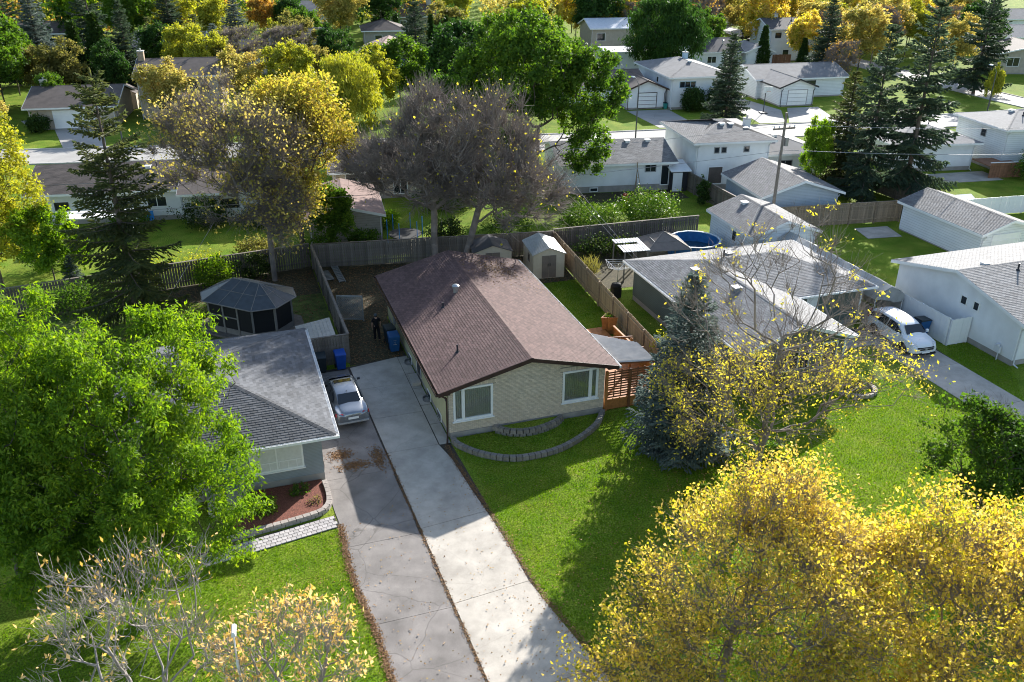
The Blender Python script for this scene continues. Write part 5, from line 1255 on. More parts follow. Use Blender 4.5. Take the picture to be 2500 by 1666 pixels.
# ------------------------------------------------------------------ other houses and garages
house('white_house', 'white stucco house at the right edge beside the white car', 'house', (32.95, -2.6), 0, 13, 10.0, 2.85, 'gx', 1.3, .45, 'white_wall', 'sh_light', wins=[('l', 4.0-.0, 2.1, .55, .62), ('l', 3.05, 2.1, .5, .62)], tabs=True, rbase='sh_light_base', og=.35, vents=[(3.6, 4.2, 'pipe'), (2.2, 5.4, 'box')])
mb = thing('gas_meter', 'small pale meter box low on the white stucco wall', 'meter', (32.85, -1.6, 0), 90); MB().box(-.2, 0, .5, .2, .14, .9).lathe([(.1, 0), (.1, .12)], 12, (0, .07, .9)).build('box', 'lamp_grey', mb); MB().tube((-.1, .07, 0), (-.1, .07, .5), .03).build('pipe', 'lamp_grey', mb)
house('garage', 'white garage with grey shingle roof beyond the right-hand lawn', 'garage', (43.7, 11.2), 0, 4.9, 8.3, 2.4, 'gy', .85, .35, 'white_siding', 'sh_mid', tabs=True, rbase='sh_light_base', door=[('f', 1.0, .1, 2.7, 2.05, 'white', 'garage_door', 4)], base=.1)
house('garage', 'white garage with windowed doors just behind the green roof', 'garage', (27.15, 15.9), -3, 5.3, 6.4, 2.4, 'gy', 1.0, .3, 'white_siding', 'sh_mid', tabs=True, rbase='sh_light_base', door=[('f', 1.6, .1, 3.0, 2.1, 'white', 'garage_door', 4), ('f', .4, .1, .85, 2.0, 'blue_siding', 'door')], wins=[('l', 2.2, 1.1, .7, .9), ('f', 2.0, 1.6, .6, .35), ('f', 3.0, 1.6, .6, .35)], vents=[(2.0, 5.0, 'box')], base=.1)
house('garage', 'pale blue-sided garage with grey gable roof behind the power pole', 'garage', (33.55, 24.3), -6, 6.9, 7.0, 2.4, 'gy', 1.2, .4, 'blue_siding', 'sh_mid', tabs=True, rbase='sh_light_base', base=.1)
house('white_bungalow', 'low white bungalow with long grey roof beyond the flowering shrubs', 'house', (20.8, 37.3), -9, 10.4, 8.2, 2.75, 'gx', 1.2, .45, 'white_wall', 'sh_mid', tabs=True, rbase='sh_light_base', base=.6, wins=[('f', 7.8, 1.75, 1.1, .75, dict(split=2, frame='grey_trim')), ('f', 2.6, .08, .8, .42)], door=[('f', 9.35, .45, .85, 2.0, 'win_dark', 'door')], vents=[(4.9, 3.5, 'box'), (7.0, 3.5, 'box'), (9.0, 3.5, 'box')])
a = thing('step_ladder', 'wooden frame ladder leaning against the low white bungalow', 'ladder', (27.5, 35.6, 0), -9)
MB().tube((-.35, -.6, 0), (-.02, 0, 2.2), .035).build('rail', 'fence_tan', a); MB().tube((.35, -.6, 0), (.02, 0, 2.2), .035).build('rail', 'fence_tan', a); MB().tube((0, .1, 0), (0, .05, 2.9), .04).build('rail', 'fence_tan', a)
for z in (.5, 1.0, 1.5): MB().tube((-.35+z*.15, -.6+z*.27, z), (.35-z*.15, -.6+z*.27, z), .02).build('rung', 'fence_tan', a)
ss = thing('lean_to', 'small white lean-to with light door beside the low bungalow', 'lean-to', (30.75, 34.9, 0), -9); MB().box(0, 0, 0, 1.5, 2.2, 1.9).build('wall', 'dark_trim', ss); MB().box(.1, -.05, .05, 1.0, -.003, 1.8).build('door', 'white', ss); MB().hexa([(-.2, -.3, 1.95), (1.8, -.3, 1.95), (1.8, 2.4, 2.35), (-.2, 2.4, 2.35)], [(-.2, -.3, 2.02), (1.8, -.3, 2.02), (1.8, 2.4, 2.42), (-.2, 2.4, 2.42)]).build('roof', 'white', ss)
h1 = house('white_house', 'white two-storey house with hipped grey roof behind the blue-sided garage', 'house', (32.9, 34.6), -8, 7.2, 8.4, 4.6, 'hx', 1.1, .5, 'white_wall', 'sh_mid', base=.5, tabs=True, rbase='sh_light_base', wins=[('f', 1.7, 3.45, .55, .6, dict(frame='grey_trim')), ('f', 2.4, 3.45, .55, .6, dict(frame='grey_trim')), ('f', 4.6, 3.45, .6, .6, dict(frame='grey_trim'))], door=[('f', 1.3, .55, 1.5, 1.7, 'sh_umber', 'door')], vents=[(3.5, 3.0, 'box'), (4.4, 3.0, 'box'), (5.6, 2.2, 'box')], chimney=(6.6, 4.2, .28, .75, 'white'))
def merge(h, w):
    mt = h.matrix_basis.inverted() @ w.matrix_basis
    for c in list(w.children): c.parent = h; c.matrix_local = mt @ c.matrix_basis
    bpy.data.objects.remove(w)
merge(h1, house('x', 'x', 'x', (40.1, 35.6), -8, 6.5, 6.5, 2.7, 'hx', 1.1, .5, 'white_wall', 'sh_mid', base=.4, wins=[('f', 2.3, 1.2, 1.5, .8, dict(split=2, frame='grey_trim'))], door=[('f', .5, .4, .8, 2.0, 'win_dark', 'door')], vents=[(3, 2.8, 'box')]))
house('pale_house', 'pale house with low hipped roof half hidden by the three spruces', 'house', (55.2, 34.2), -10, 8.6, 7, 2.85, 'hx', 1.1, .55, 'white_wall', 'sh_light', base=.4, wins=[('f', .7, 1.25, 1.6, 1.1, dict(split=2))], vents=[(6, 4.5, 'pipe')])
house('white_house', 'tall white house with rose-grey roof at the right edge beyond the deck', 'house', (65.6, 31.0), -8, 13, 7.6, 4.35, 'hx', 1.0, .45, 'white_siding', 'sh_light', base=.5, wins=[('l', 2.9, 2.9, .8, .8, dict(frame='grey_trim')), ('f', 2.2, 2.9, 1, .8)], vents=[(3.4, 2.5, 'pipe'), (3.2, 4.0, 'box'), (5.2, 4.2, 'box')])
dk2 = thing('raised_deck', 'red-brown boarded deck between the pale house and the white house', 'deck', (63.0, 29.6, 0), -10)
for k in range(22): MB().box(k*.16, 0, 0, k*.16+.15, .03, 1.5).build('board', 'fence_red', dk2)
MB().box(0, .04, 1.1, 3.5, 3, 1.2).build('floor', 'fence_red', dk2); MB().box(-.05, -.05, 1.503, 3.55, .08, 1.56).build('rail', 'white', dk2)
h1 = house('tan_bungalow', 'wide bungalow with dark brown-grey roof behind the tall near spruce', 'house', (-23.6, 42.0), -8.5, 11.5, 8.4, 2.75, 'gx', 1.25, .6, 'white_wall', 'sh_umber', base=.4, tabs=True, wins=[('f', 1.5, 1.2, 1.1, .7, dict(frame='dark_trim')), ('f', 8.7, 1.15, 1.6, .9, dict(split=2))], door=[('f', 6.0, .3, .85, 2., 'win_dark', 'door')], vents=[(8.6, 3.1, 'box'), (9.3, 3.1, 'pipe'), (5, 3.2, 'box')])
merge(h1, house('x', 'x', 'x', (-12.1, 38.9), -8.5, 9, 9.5, 2.6, 'gx', 1.2, .4, 'white_wall', 'sh_umber', base=.4, wins=[('f', 3.0, 1.2, 1.4, .8, dict(split=2, frame='dark_trim')), ('f', 6.4, 1.2, .9, .8, dict(frame='dark_trim'))]))
house('tan_house', 'tan house with dark hipped roof seen between the orange and the bare trees', 'house', (.6, 41.4), -6, 12.5, 8.6, 2.75, 'hx', 1.3, .5, 'tan_wall', 'sh_umber', base=.4, tabs=True, wins=[('f', 1.0, 1.5, 2.2, .95, dict(split=2)), ('f', 5.2, .35, 1.3, 2.0, dict(split=2)), ('f', 9, 1.2, 1.2, .9)], vents=[(3.2, 3.0, 'box'), (4.4, 3.2, 'box'), (5.6, 2.0, 'pipe')])
h1 = house('garage', 'tan-sided garage with pale brown roof at the back fence', 'garage', (-3.0, 30.2), -6, 5.6, 7.6, 2.3, 'gy', .8, .3, 'beige_siding', 'sh_rose', base=.1, tabs=True)
# houses over the street
h1 = house('white_bungalow', 'white bungalow with dark roof and single garage door facing the street', 'house', (42.9, 70.2), -6, 5.3, 9, 2.55, 'gy', 1.25, .45, 'white_wall', 'sh_umber', trim='brown_trim', base=.25, door=[('f', 1.45, .1, 2.7, 2.05, 'white', 'garage_door', 4, 'brown_trim')], wins=[('l', 1.6, 1.2, .7, .7)])
merge(h1, house('x', 'x', 'x', (35.4, 74.4), -6, 11.5, 8, 2.65, 'gx', 1.35, .5, 'white_wall', 'sh_umber', base=.25, wins=[('f', 2, 1.1, 1.6, 1)]))
bin_('small dark teal bin at the white single garage across the street', (48.1, 69.3, 0), -6, 'teal', 'bin_dark', .8)
house('white_house', 'white two-storey house with hipped grey roof behind two round shrubs', 'house', (48.4, 68.6), -6, 8.2, 12.5, 4.2, 'hy', 1.25, .55, 'white_wall', 'sh_mid', base=.3, wins=[('f', 1.1, 2.75, 2.3, .85, dict(split=3, frame='sky_wall')), ('l', 4.5, 2.7, .8, .8), ('f', 2.4, .6, 1, .7)], vents=[(4, 4, 'box')], chimney=(5, 8, .3, .8, 'sky_wall'))
h1 = house('white_bungalow', 'white bungalow with long grey roof and garage facing the basketball hoop', 'house', (63.4, 66.0), -6, 4.9, 12, 2.6, 'gy', 1.05, .4, 'white_siding', 'sh_mid', trim='dark_trim', base=.2, door=[('f', 1.05, .1, 2.9, 2.1, 'white', 'garage_door', 4, 'grey_trim')], wins=[('l', 8.4, 1.3, 1.1, .9, dict(split=2))])
merge(h1, house('x', 'x', 'x', (63.2, 71.5), -6, 13.5, 8, 2.75, 'gx', 1.35, .5, 'white_siding', 'sh_mid', base=.2, wins=[('f', 6, .9, 3, 1.4, dict(split=3, frame='dark_trim'))]))
house('tan_bungalow', 'tan bungalow with brown roof and white double garage door behind the spruce', 'house', (-29.0, 80.2), -8, 9.5, 10, 2.6, 'gx', 1.6, .5, 'tan_wall', 'sh_umber', base=.2, door=[('f', 2.6, .1, 4.6, 2.1, 'white', 'garage_door', 4)], chimney=(.8, 5.4, .35, .7, 'kerb'))
house('tan_house', 'tall tan brick house with side chimney behind the orange street tree', 'house', (-16.9, 83.0), -8, 9.5, 8.5, 5.1, 'gx', 1.5, .4, 'tan_wall', 'sh_umber', base=.3, chimney=(.25, 3.9, .35, 1.0, 'fence_tan'), wins=[('f', 2, 3.4, 1.2, 1), ('f', 6, 3.4, 1.2, 1), ('f', 2, 1.0, 1.6, 1.1)])
garden_shed('pale small shed to the left of the far lamp post', (-23.2, 90.5), -5, 2.6, 3, 2.0, .7, 'white_siding', 'sh_mid', 'white', ribs=False)
garden_shed('brown small shed between the far lamp post and the tall tan house', (-20.4, 89.8), -5, 2.7, 3, 2.0, .8, 'shed_wall', 'sh_umber', 'shed_door', ribs=False)
# farther houses among the trees
house('white_house', 'far white house with pale grey roof between dark spruces at upper left', 'house', (-19.0, 126.5), -8, 10.5, 8, 2.9, 'gx', 1.9, .5, 'white_wall', 'sh_mid', base=.2, wins=[('f', 2.5, 1.0, 1.1, 1), ('f', 6.4, 1.0, 1.1, 1)], vents=[(6, 2.2, 'box'), (5, 1.2, 'pipe')])
house('grey_house', 'far split-level house with white walls and steep grey gable', 'house', (-5.6, 112.5), -8, 6.2, 7, 3.6, 'gx', 1.3, .4, 'white_wall', 'sh_dark', base=.2, wins=[('f', 1.8, 2.2, 1.8, .8, dict(frame='tan_wall'))])
house('grey_house', 'grey gabled house beside the far split-level, half behind bare branches', 'house', (1.2, 112.0), -8, 9, 8, 4.6, 'gx', 1.8, .4, 'grey_wall', 'sh_mid', base=.2, wins=[('f', 5.5, 3.0, 1.2, 1)])
house('blue_house', 'small far house with bright blue upper wall at the top', 'house', (-13.0, 198), -8, 5.5, 8, 5.2, 'gx', 1.6, .4, 'blue_wall', 'sh_mid', base=2.2, wins=[('f', 1.4, 3.2, 2, 1.0, dict(split=3))])
house('pale_house', 'light blue house with rosy roof beyond the yellow willow', 'house', (14.6, 108.6), -18, 7.2, 10, 3.1, 'gy', 1.4, .5, 'sky_wall', 'sh_rose', base=.2, wins=[('f', 3.2, 1.6, 1.8, .9, dict(split=2))], vents=[(3, 6, 'pipe'), (5.5, 3, 'pipe')])
house('brown_house', 'dark brown house behind the rosy roof', 'house', (20.6, 138), -8, 7.5, 8, 2.9, 'hx', 1.7, .5, 'beige_siding', 'sh_umber', base=.2, wins=[('f', 2, 1.1, 1.4, 1)])
house('brown_house', 'brown-roofed house with pale chimney beyond the cedar pair', 'house', (30.2, 160), -8, 9.5, 8, 2.9, 'gx', 2.2, .5, 'beige_siding', 'sh_umber', base=.2, chimney=(8.6, 4, .5, 1.2, 'kerb'), wins=[('f', 2, 1.1, 1.4, 1)])
house('white_annex', 'cream flat-roofed block with twin windows left of the dark willow', 'house', (52.6, 98.6), -8, 8, 6, 3.1, 'gx', .35, .2, 'white_wall', 'lamp_grey', base=.2, wins=[('f', .9, 1.0, 1.5, 1.2, dict(split=2)), ('f', 6, 1.1, 1.2, 1.1)])
house('white_house', 'tall white house glimpsed above the cream flat-roofed block', 'house', (57.5, 116), -8, 8, 8, 4.6, 'gx', 1.3, .4, 'tan_wall', 'lamp_grey', base=.2, wins=[('f', 1, 2.4, 1.6, 1.4)])
house('white_house', 'white house with black roof and dark windows right of the dark willow', 'house', (67.0, 95.6), -8, 8, 8, 2.9, 'gx', 1.7, .4, 'white_wall', 'sh_dark', base=.2, wins=[('f', 2.2, 1.1, 1.6, 1.1, dict(split=2))], door=[('f', 5, .2, 1.4, 2, 'win_dark', 'door')], vents=[(5.5, 2, 'flue')])
house('white_annex', 'white annex with light sloping roof by the red fence', 'house', (75.4, 93.6), -8, 4.6, 6, 2.9, 'gy', 1.0, .4, 'white_wall', 'sh_light', base=.2)
fence('short red-brown fence between two far white houses', (80.5, 96.5), (85.5, 95.8), 1.8, m='fence_red', seed=31, bw=.4, category='fence', cap=False)
h1 = house('white_house', 'white two-storey house with chimney below the yellow wood', 'house', (84.0, 100.2), -8, 6.8, 8, 5.4, 'gx', 1.4, .4, 'white_wall', 'sh_dark', base=.2, wins=[('f', .9, 3.9, 1.1, .9, dict(frame='dark_trim')), ('f', 3.5, 3.9, 1.1, .9, dict(frame='dark_trim')), ('f', 2.6, 1, 1.2, 1)], chimney=(3.0, 5.2, .35, .9, 'white'), vents=[(5, 3, 'pipe')])
merge(h1, house('x', 'x', 'x', (90.6, 98.0), -8, 4.6, 8, 4.6, 'gy', 1.3, .4, 'white_wall', 'sh_mid', base=.2, wins=[('f', 1.2, 1.2, 1.6, 1.2)]))
house('tan_house', 'tan house with large windows beyond the cross street at right', 'house', (112.5, 78.5), -20, 12, 8, 3.2, 'gy', 1.5, .6, 'tan_wall', 'sh_umber', base=.2, wins=[('f', 1.5, 1.2, 2.0, 1.4, dict(split=2)), ('f', 6, 1.2, 3, 1.4, dict(split=3))])
for i, (x, y, w, rm_, wl_, lb) in enumerate(((10, 178, 10, 'sh_mid', 'white_wall', 'white house far off left of the golden tree'), (2, 232, 9, 'sh_dark', 'white_wall', 'far white house with dark roof near the top edge, left of centre'), (-40, 150, 11, 'sh_umber', 'tan_wall', 'far tan house among the dark trees at upper left'),
                                        (150, 120, 12, 'sh_mid', 'white_wall', 'far white house among golden trees at upper right'), (96, 150, 11, 'sh_mid', 'white_wall', 'pale far house behind the golden wood'), (128, 96, 10, 'sh_light', 'white_wall', 'white house at the upper right edge beyond the tan house'), (36, 205, 12, 'sh_umber', 'tan_wall', 'far tan house near the top edge above the green maple'))):
    house('far_house', lb, 'house', (x, y), -8, w, 8, 3.0, 'gx', 1.7, .5, wl_, rm_, base=.2, wins=[('f', 1.5, 1, 1.6, 1.1), ('f', 5.5, 1, 1.6, 1.1)])
# ------------------------------------------------------------------ mid-distance fences
fence('tan board fence along the lane below the blue-sided garage', (33.5, 22.75), (45.1, 21.2), 1.8, m='fence_tan', face=1, seed=14, cap=True, bw=.15)
fence('dark board fence running up beside the tall white house', (32.35, 35.8), (32.3, 23.6), 1.8, m='fence_grey', face=1, seed=15, bw=.15)
fence('brown board fence behind the three spruces', (48.9, 31.0), (49.5, 22.0), 1.8, m='fence_grey', face=1, seed=16, bw=.15)
fence('white vinyl fence behind the white garage', (49.8, 20.6), (62, 19.4), 1.6, m='white', face=-1, seed=17, bw=.3, gap=.004, cap=False)
tb = thing('trampoline', 'blue-posted trampoline standing beyond the back fence', 'trampoline', (4.2, 28.9, 0))
MB().lathe([(1.3, 0), (1.3, .04)], 20, (0, 0, .7)).build('mat', 'rubber', tb)
for k in range(6): a = k*1.047; MB().tube((math.cos(a)*1.4, math.sin(a)*1.4, 0), (math.cos(a)*1.4, math.sin(a)*1.4, 2.0), .03).build('post', 'bright_blue', tb)
cv = thing('boat_cover', 'white peaked cover on the sunlit lawn behind the white garage', 'cover', (52.0, 22.2, 0), -5)
MB().prism([(0, 0, 0), (0, 2.2, 0), (0, 2.2, .6), (0, 1.1, 1.05), (0, 0, .6)], (2.3, 0, 0)).build('cover', 'white', cv); MB().box(.05, .02, 0, 2.25, .08, .3).build('base', 'cedar_dark', cv)
ty_ = thing('tyre', 'black tyre leaning inside the white vinyl fence', 'tyre', (59.5, 18.6, .32)); MB().lathe([(.28, -.12), (.45, -.12), (.5, -.06), (.5, .06), (.45, .12), (.28, .12), (.28, -.12)], 24).build('tread', 'rubber', ty_, rot=(R(60), 0, R(30)), loc=(0, 0, .2))
wb_ = thing('snow_shovel', 'red shovel leaning against the white vinyl fence', 'shovel', (57.4, 18.9, 0)); MB().box(-.3, -.05, .02, .3, .02, .4).build('blade', 'red', wb_); MB().tube((0, 0, .3), (0, .25, 1.4), .02).build('handle', 'red', wb_)
at = thing('patio_table', 'white-topped patio shelter behind the tall near spruce', 'table', (-21.0, 36.6, 0), -8); MB().box(0, 0, 1.9, 5.2, 2.0, 1.98).build('roof_panel', 'white', at)
for x, y in ((.1, .1), (5.0, .1), (.1, 1.8), (5.0, 1.8)): MB().box(x, y, 0, x+.08, y+.08, 1.895).build('post', 'white', at)
ch = thing('garden_chair', 'bright blue garden chair against the white back wall', 'chair', (-14.9, 39.6, 0), -8)
MB().box(-.28, -.25, .38, .28, .25, .43).build('seat', 'bright_blue', ch); MB().hexa([(-.28, .22, .43), (.28, .22, .43), (.28, .27, .43), (-.28, .27, .43)], [(-.24, .38, 1.05), (.24, .38, 1.05), (.24, .43, 1.05), (-.24, .43, 1.05)]).build('backrest', 'bright_blue', ch)
for x, y in ((-.25, -.22), (.22, -.22), (-.25, .2), (.22, .2)): MB().box(x, y, 0, x+.04, y+.04, .378).build('leg', 'bright_blue', ch)

# ------------------------------------------------------------------ poles, lamps, wires
pp = thing('power_pole', 'tall wooden power pole with crossarm beside the blue-sided garage', 'pole', (33.6, 22.9, 0))
MB().tube((0, 0, -.2), (.05, .02, 9.5), .145, .095, 12).build('pole', 'pole_wood', pp)
MB().box(-1.0, -.06, 8.2, 1.0, .06, 8.34).build('crossarm', 'pole_wood', pp)
for x in (-.9, -.45, .5, .95): MB().lathe([(.03, 0), (.06, .05), (.06, .1), (.02, .16)], 8, (x, 0, 8.345)).build('insulator', 'lamp_grey', pp)
MB().tube((.3, -.1, 6.9), (.3, -.1, 7.6), .17, n=12).build('transformer', 'steel', pp)
MB().path([(0, -.14, 5.5), (0, -.15, 8.1)], .02, 5).build('conduit', 'steel', pp)
def wire(label, a, b, sag, r=.012):
    a, b = Vector(a), Vector(b); n = 24
    pts = [a.lerp(b, k/n)-Vector((0, 0, 4*sag*(k/n)*(1-k/n))) for k in range(n+1)]
    o = MB().path(pts, r, 5).build('power_line', 'steel'); return tag(o, label, 'power line', 'wires strung from the power pole')
wire('upper wire running right from the power pole crossarm', (34.5, 22.9, 8.5), (95, 15, 8.6), 1.2, .014); wire('lower thick wire running right from the power pole', (33.7, 22.8, 6.6), (95, 14.5, 6.6), 1.4, .022)
wire('wire running left from the power pole over the white bungalow yard', (32.7, 22.9, 8.5), (-60, 33, 8.6), 1.8, .012); wire('lower wire running left from the power pole', (33.5, 22.9, 6.5), (-60, 32.5, 6.6), 1.8, .018)
wire('service wire dropping from the power pole to the green house', (33.5, 22.8, 6.8), (24.3, 12.9, 3.2), .5, .012); wire('service wire to the left eave of the green house', (14.5, 23.4, 7.2), (16.1, 9.0, 2.9), .35, .014)
wire('twin service wire to the left eave of the green house', (14.3, 23.5, 7.0), (16.0, 9.6, 2.9), .45, .012); wire('guy wire slanting down behind the gazebo', (-9.8, 25.4, 4.2), (-15.2, 14.5, .3), .1, .014)
def lamp(label, loc, h, arm, rz, m='lamp_grey', base=True, thin=1.):
    t = thing('street_lamp', label, 'street lamp', loc, rz, 'street lamps')
    MB().tube((0, 0, 0), (0, 0, h-.6), .085*thin, .055*thin, 12).build('pole', m, t)
    pts = [(arm*s, 0, h-.6+.75*math.sin(s*1.35)) for s in [k/8 for k in range(9)]]; MB().path(pts, .035*thin, 8).build('arm', m, t)
    e = pts[-1]; MB().hexa([(e[0]-.05, -.11, e[2]-.08), (e[0]+.6, -.11, e[2]-.05), (e[0]+.6, .11, e[2]-.05), (e[0]-.05, .11, e[2]-.08)], [(e[0]-.05, -.05, e[2]+.06), (e[0]+.5, -.06, e[2]+.05), (e[0]+.5, .06, e[2]+.05), (e[0]-.05, .05, e[2]+.06)]).build('lamp_head', 'lamp_grey', t, bevel=.02).scale = (thin, thin, 1) if thin < 1 else (1, 1, 1)
    if base: MB().lathe([(.16, 0), (.16, .3), (.1, .45)], 12).build('base', m, t)
    return t
lamp('dark street lamp before the white single garage', (35.9, 53.1, 0), 7.0, .9, 100, 'lamp_dark')
lamp('dark street lamp with pale head between the small sheds and the orange tree', (-18.4, 68.0, 0), 6.9, .9, 200, 'lamp_dark')
lamp('thin dark street lamp by the cross street at right', (85.1, 52.4, 0), 6.2, .8, 90, 'lamp_dark')
lamp('pale street lamp rising among the amber twigs at the bottom', (-10.3, -19.3, 0), 8.0, .18, 85, thin=.6)
hoop = thing('basketball_hoop', 'basketball hoop standing beside the far driveway', 'basketball hoop', (59.0, 63.0, 0), -100)
MB().tube((0, 0, .1), (0, 0, 2.6), .06).tube((0, 0, 2.6), (.6, 0, 3.0), .05).build('pole', 'lamp_dark', hoop); MB().box(.6, -.6, 2.7, .65, .6, 3.5).build('backboard', 'lamp_clear', hoop)
MB().box(-.5, -.4, 0, .5, .4, .15).build('base', 'lamp_dark', hoop); MB().path([(.66+.23+.23*math.cos(k*.523), .23*math.sin(k*.523), 2.95) for k in range(13)], .012, 5).build('rim', 'orange_red', hoop)
# ------------------------------------------------------------------ near trees
# bright green ash before the grey house: two stems
wm, cm = tree_meshes(21, 10.6, [(0, 0, 6.0, 3.2, 3.1, 3.9), (1.0, -1.2, 4.4, 2.8, 2.6, 2.9), (-1.0, .8, 7.6, 2.2, 2.2, 2.6), (1.5, 1.6, 7.6, 2.2, 2.2, 2.4), (2.3, .6, 5.8, 1.9, 2.1, 2.8), (-1.2, -1, 3.8, 2.6, 2.4, 2.6), (-2.6, -.5, 4.6, 2.4, 2.4, 2.8), (-.2, -2.2, 3.4, 2.2, 1.9, 2.2), (-2.8, -2.2, 3.4, 2.2, 2.0, 2.3)], natt=1000, trunk_top=.5, nleaf=98000, leaf=(.18, .062), spread=.15, droop=.9, ntwig=1500, twig=(.55, .006), lm='l_green', sub=3, gap=.2, uneven=.5)
put_tree('bright green leafy tree spreading over the grey house eaves', (-13.75, -5.5), wm, cm)
wm, cm = tree_meshes(22, 12, [(0, 0, 7.0, 3.2, 3.0, 4.2), (-1.6, -1, 5.4, 2.8, 2.6, 3.2), (.6, .5, 9.4, 2.0, 2.0, 2.4)], natt=560, trunk_top=.5, nleaf=70000, leaf=(.18, .062), spread=.15, droop=.9, ntwig=1400, twig=(.55, .006), lm='l_green', sub=3, gap=.2, uneven=.5)
put_tree('bright green leafy tree at the left edge below the tall spruce', (-18.6, -4.6), wm, cm)
# amber, nearly bare trees at the bottom left
wm, cm = tree_meshes(23, 9.2, [(0, 0, 6.3, 2.5, 1.9, 2.2), (1.3, .5, 7.2, 1.2, 1.2, 1.5), (-1.0, .4, 7.6, 1.1, 1.1, 1.5), (.3, 1.2, 7.6, 1.0, 1.0, 1.6)], natt=170, trunk_top=.35, nleaf=480, leaf=(.14, .062), spread=.035, droop=-.9, ntwig=1300, twig=(.6, .009), tip=.013, lm='l_amber', bark='bark_pale', up=.2, w=.5, shell=.6, jit=.05, gap=.1)
put_tree('nearly bare pale-twigged tree with a few amber leaves at the bottom left', (-13.0, -17.0), wm, cm)
wm, cm = tree_meshes(24, 8.2, [(0, 0, 6.2, 1.9, 1.6, 1.7), (.5, .3, 6.9, 1.3, 1.2, 1.2), (-1.2, .2, 6.4, 1.0, 1.0, 1.5)], natt=200, trunk_top=.35, nleaf=1900, leaf=(.14, .062), spread=.06, droop=-.7, ntwig=1300, twig=(.5, .0085), tip=.012, lm='l_amber', bark='bark_pale', up=.2, w=.5, jit=.05, gap=.15)
put_tree('small amber-leaved tree beside the pale lamp post at the bottom', (-9.0, -18.9), wm, cm)
# yellow trees at the bottom right
wm, cm = tree_meshes(25, 8.8, lobes(251, (1.0, 0, 4.8), 3.4, 3.4, 17, (.24, .42))+[(-1.6, .2, 3.6, 1.7, 1.7, 1.6), (-2.9, -.2, 3.0, 1.5, 1.5, 1.4), (1.6, 1.0, 7.2, 1.3, 1.3, 1.5), (-.4, .6, 5.6, 1.5, 1.5, 1.4), (3.3, -1.2, 4.0, 1.7, 1.7, 1.7), (3.6, .4, 5.4, 1.2, 1.2, 1.2)], natt=560, trunk_top=.45, nleaf=36000, leaf=(.12, .07), spread=.13, droop=.3, bark='twig_grey', ntwig=7500, twig=(.95, .008), lm='l_yellow', sub=3, gap=.30, uneven=2.)
put_tree('golden yellow tree overhanging the concrete driveway at the bottom', (3.75, -19.2), wm, cm)
wm, cm = tree_meshes(26, 8.6, lobes(261, (.4, -.6, 4.8), 4.0, 3.5, 18, (.24, .42))+[(2.8, .8, 5.8, 1.5, 1.5, 1.5), (-.2, .8, 6.6, 1.3, 1.3, 1.4), (-2.4, -1.4, 4.6, 1.6, 1.6, 1.8), (-3.2, -.6, 3.2, 1.8, 1.8, 1.6), (1.0, -3.4, 5.4, 2.0, 1.6, 1.8)], natt=560, trunk_top=.45, nleaf=40000, leaf=(.125, .072), spread=.14, droop=.3, bark='twig_grey', ntwig=7500, twig=(.95, .008), lm='l_yellow', sub=3, gap=.30, uneven=2.)
put_tree('golden yellow tree in the bottom right corner', (9.5, -22.2), wm, cm)
# bare-topped ash with yellow lower leaves before the green house
rng = np.random.default_rng(27)
att = np.concatenate([crown_points(rng, [(.6, .2, 9.2, 3.3, 2.6, 3.6), (-2.6, .8, 8.8, 1.9, 1.6, 3.2), (2.6, -.4, 7.8, 2.2, 2.0, 2.2)], 260, .5, .15), crown_points(rng, [(1.2, .3, 5.0, 3.4, 2.8, 1.9), (-1.8, .5, 4.6, 2.8, 2.4, 2.2), (4.2, -.6, 5.6, 2.6, 1.8, 1.2)], 380, .5, .2)])
tr = trunk_line((0, 0, -.1), (.5, .2, 8.6), 9, .1, rng)
A, par, rad, tipm = grow(rng, tr, att, w=.42, tip=.014, jit=.045); T = A[tipm]
hi = T[T[:, 2] > 7.0]; lo = T[T[:, 2] <= 7.0]
V, Fq, E2 = twigs(rng, T, 4200, .9, .0075, up=.5, out=np.array([0, 0, 4.]), spread=.05)
wm = wood_mesh('trunk', A, par, rad, (V, Fq)); wm.materials.append(M['twig_grey'])
E2l = E2[E2[:, 2] < 6.8]; E2h = E2[(E2[:, 2] >= 6.8)]; cc = np.concatenate([np.repeat(lo, 14, 0), np.repeat(E2l, 3, 0), E2h[rng.integers(0, len(E2h), 110)].repeat(8, 0)])
cm = leaf_mesh('crown', rng, cc, 7200, .13, .135, .068, .2, .4, uneven=1.5); cm.materials.append(M['l_bareyellow'])
put_tree('tall bare-topped tree with yellow lower leaves before the green house', (11.9, -8.6), wm, cm)
wm, cm = conifer_meshes(31, 9.2, 2.6, bare=.02, dens=1.45, droop=.20, lm='needle_blue', nl=.24, nw=.10, gap=.04, power=.8, step=.15)
put_tree('blue-grey spruce standing at the corner of the cedar screen', (10.4, -4.4), wm, cm, name='spruce_tree')
wm, cm = tree_meshes(28, 4.9, [(0, 0, 2.7, 2.2, 2.2, 2.2), (.5, .2, 3.6, 1.4, 1.4, 1.3)], natt=420, trunk_top=.4, nleaf=15000, leaf=(.15, .11), spread=.18, lm='l_deep', ntwig=800, sub=2)
put_tree('dark green bushy tree by the drive at the right edge', (20.4, -13.0), wm, cm, lm='l_maple')

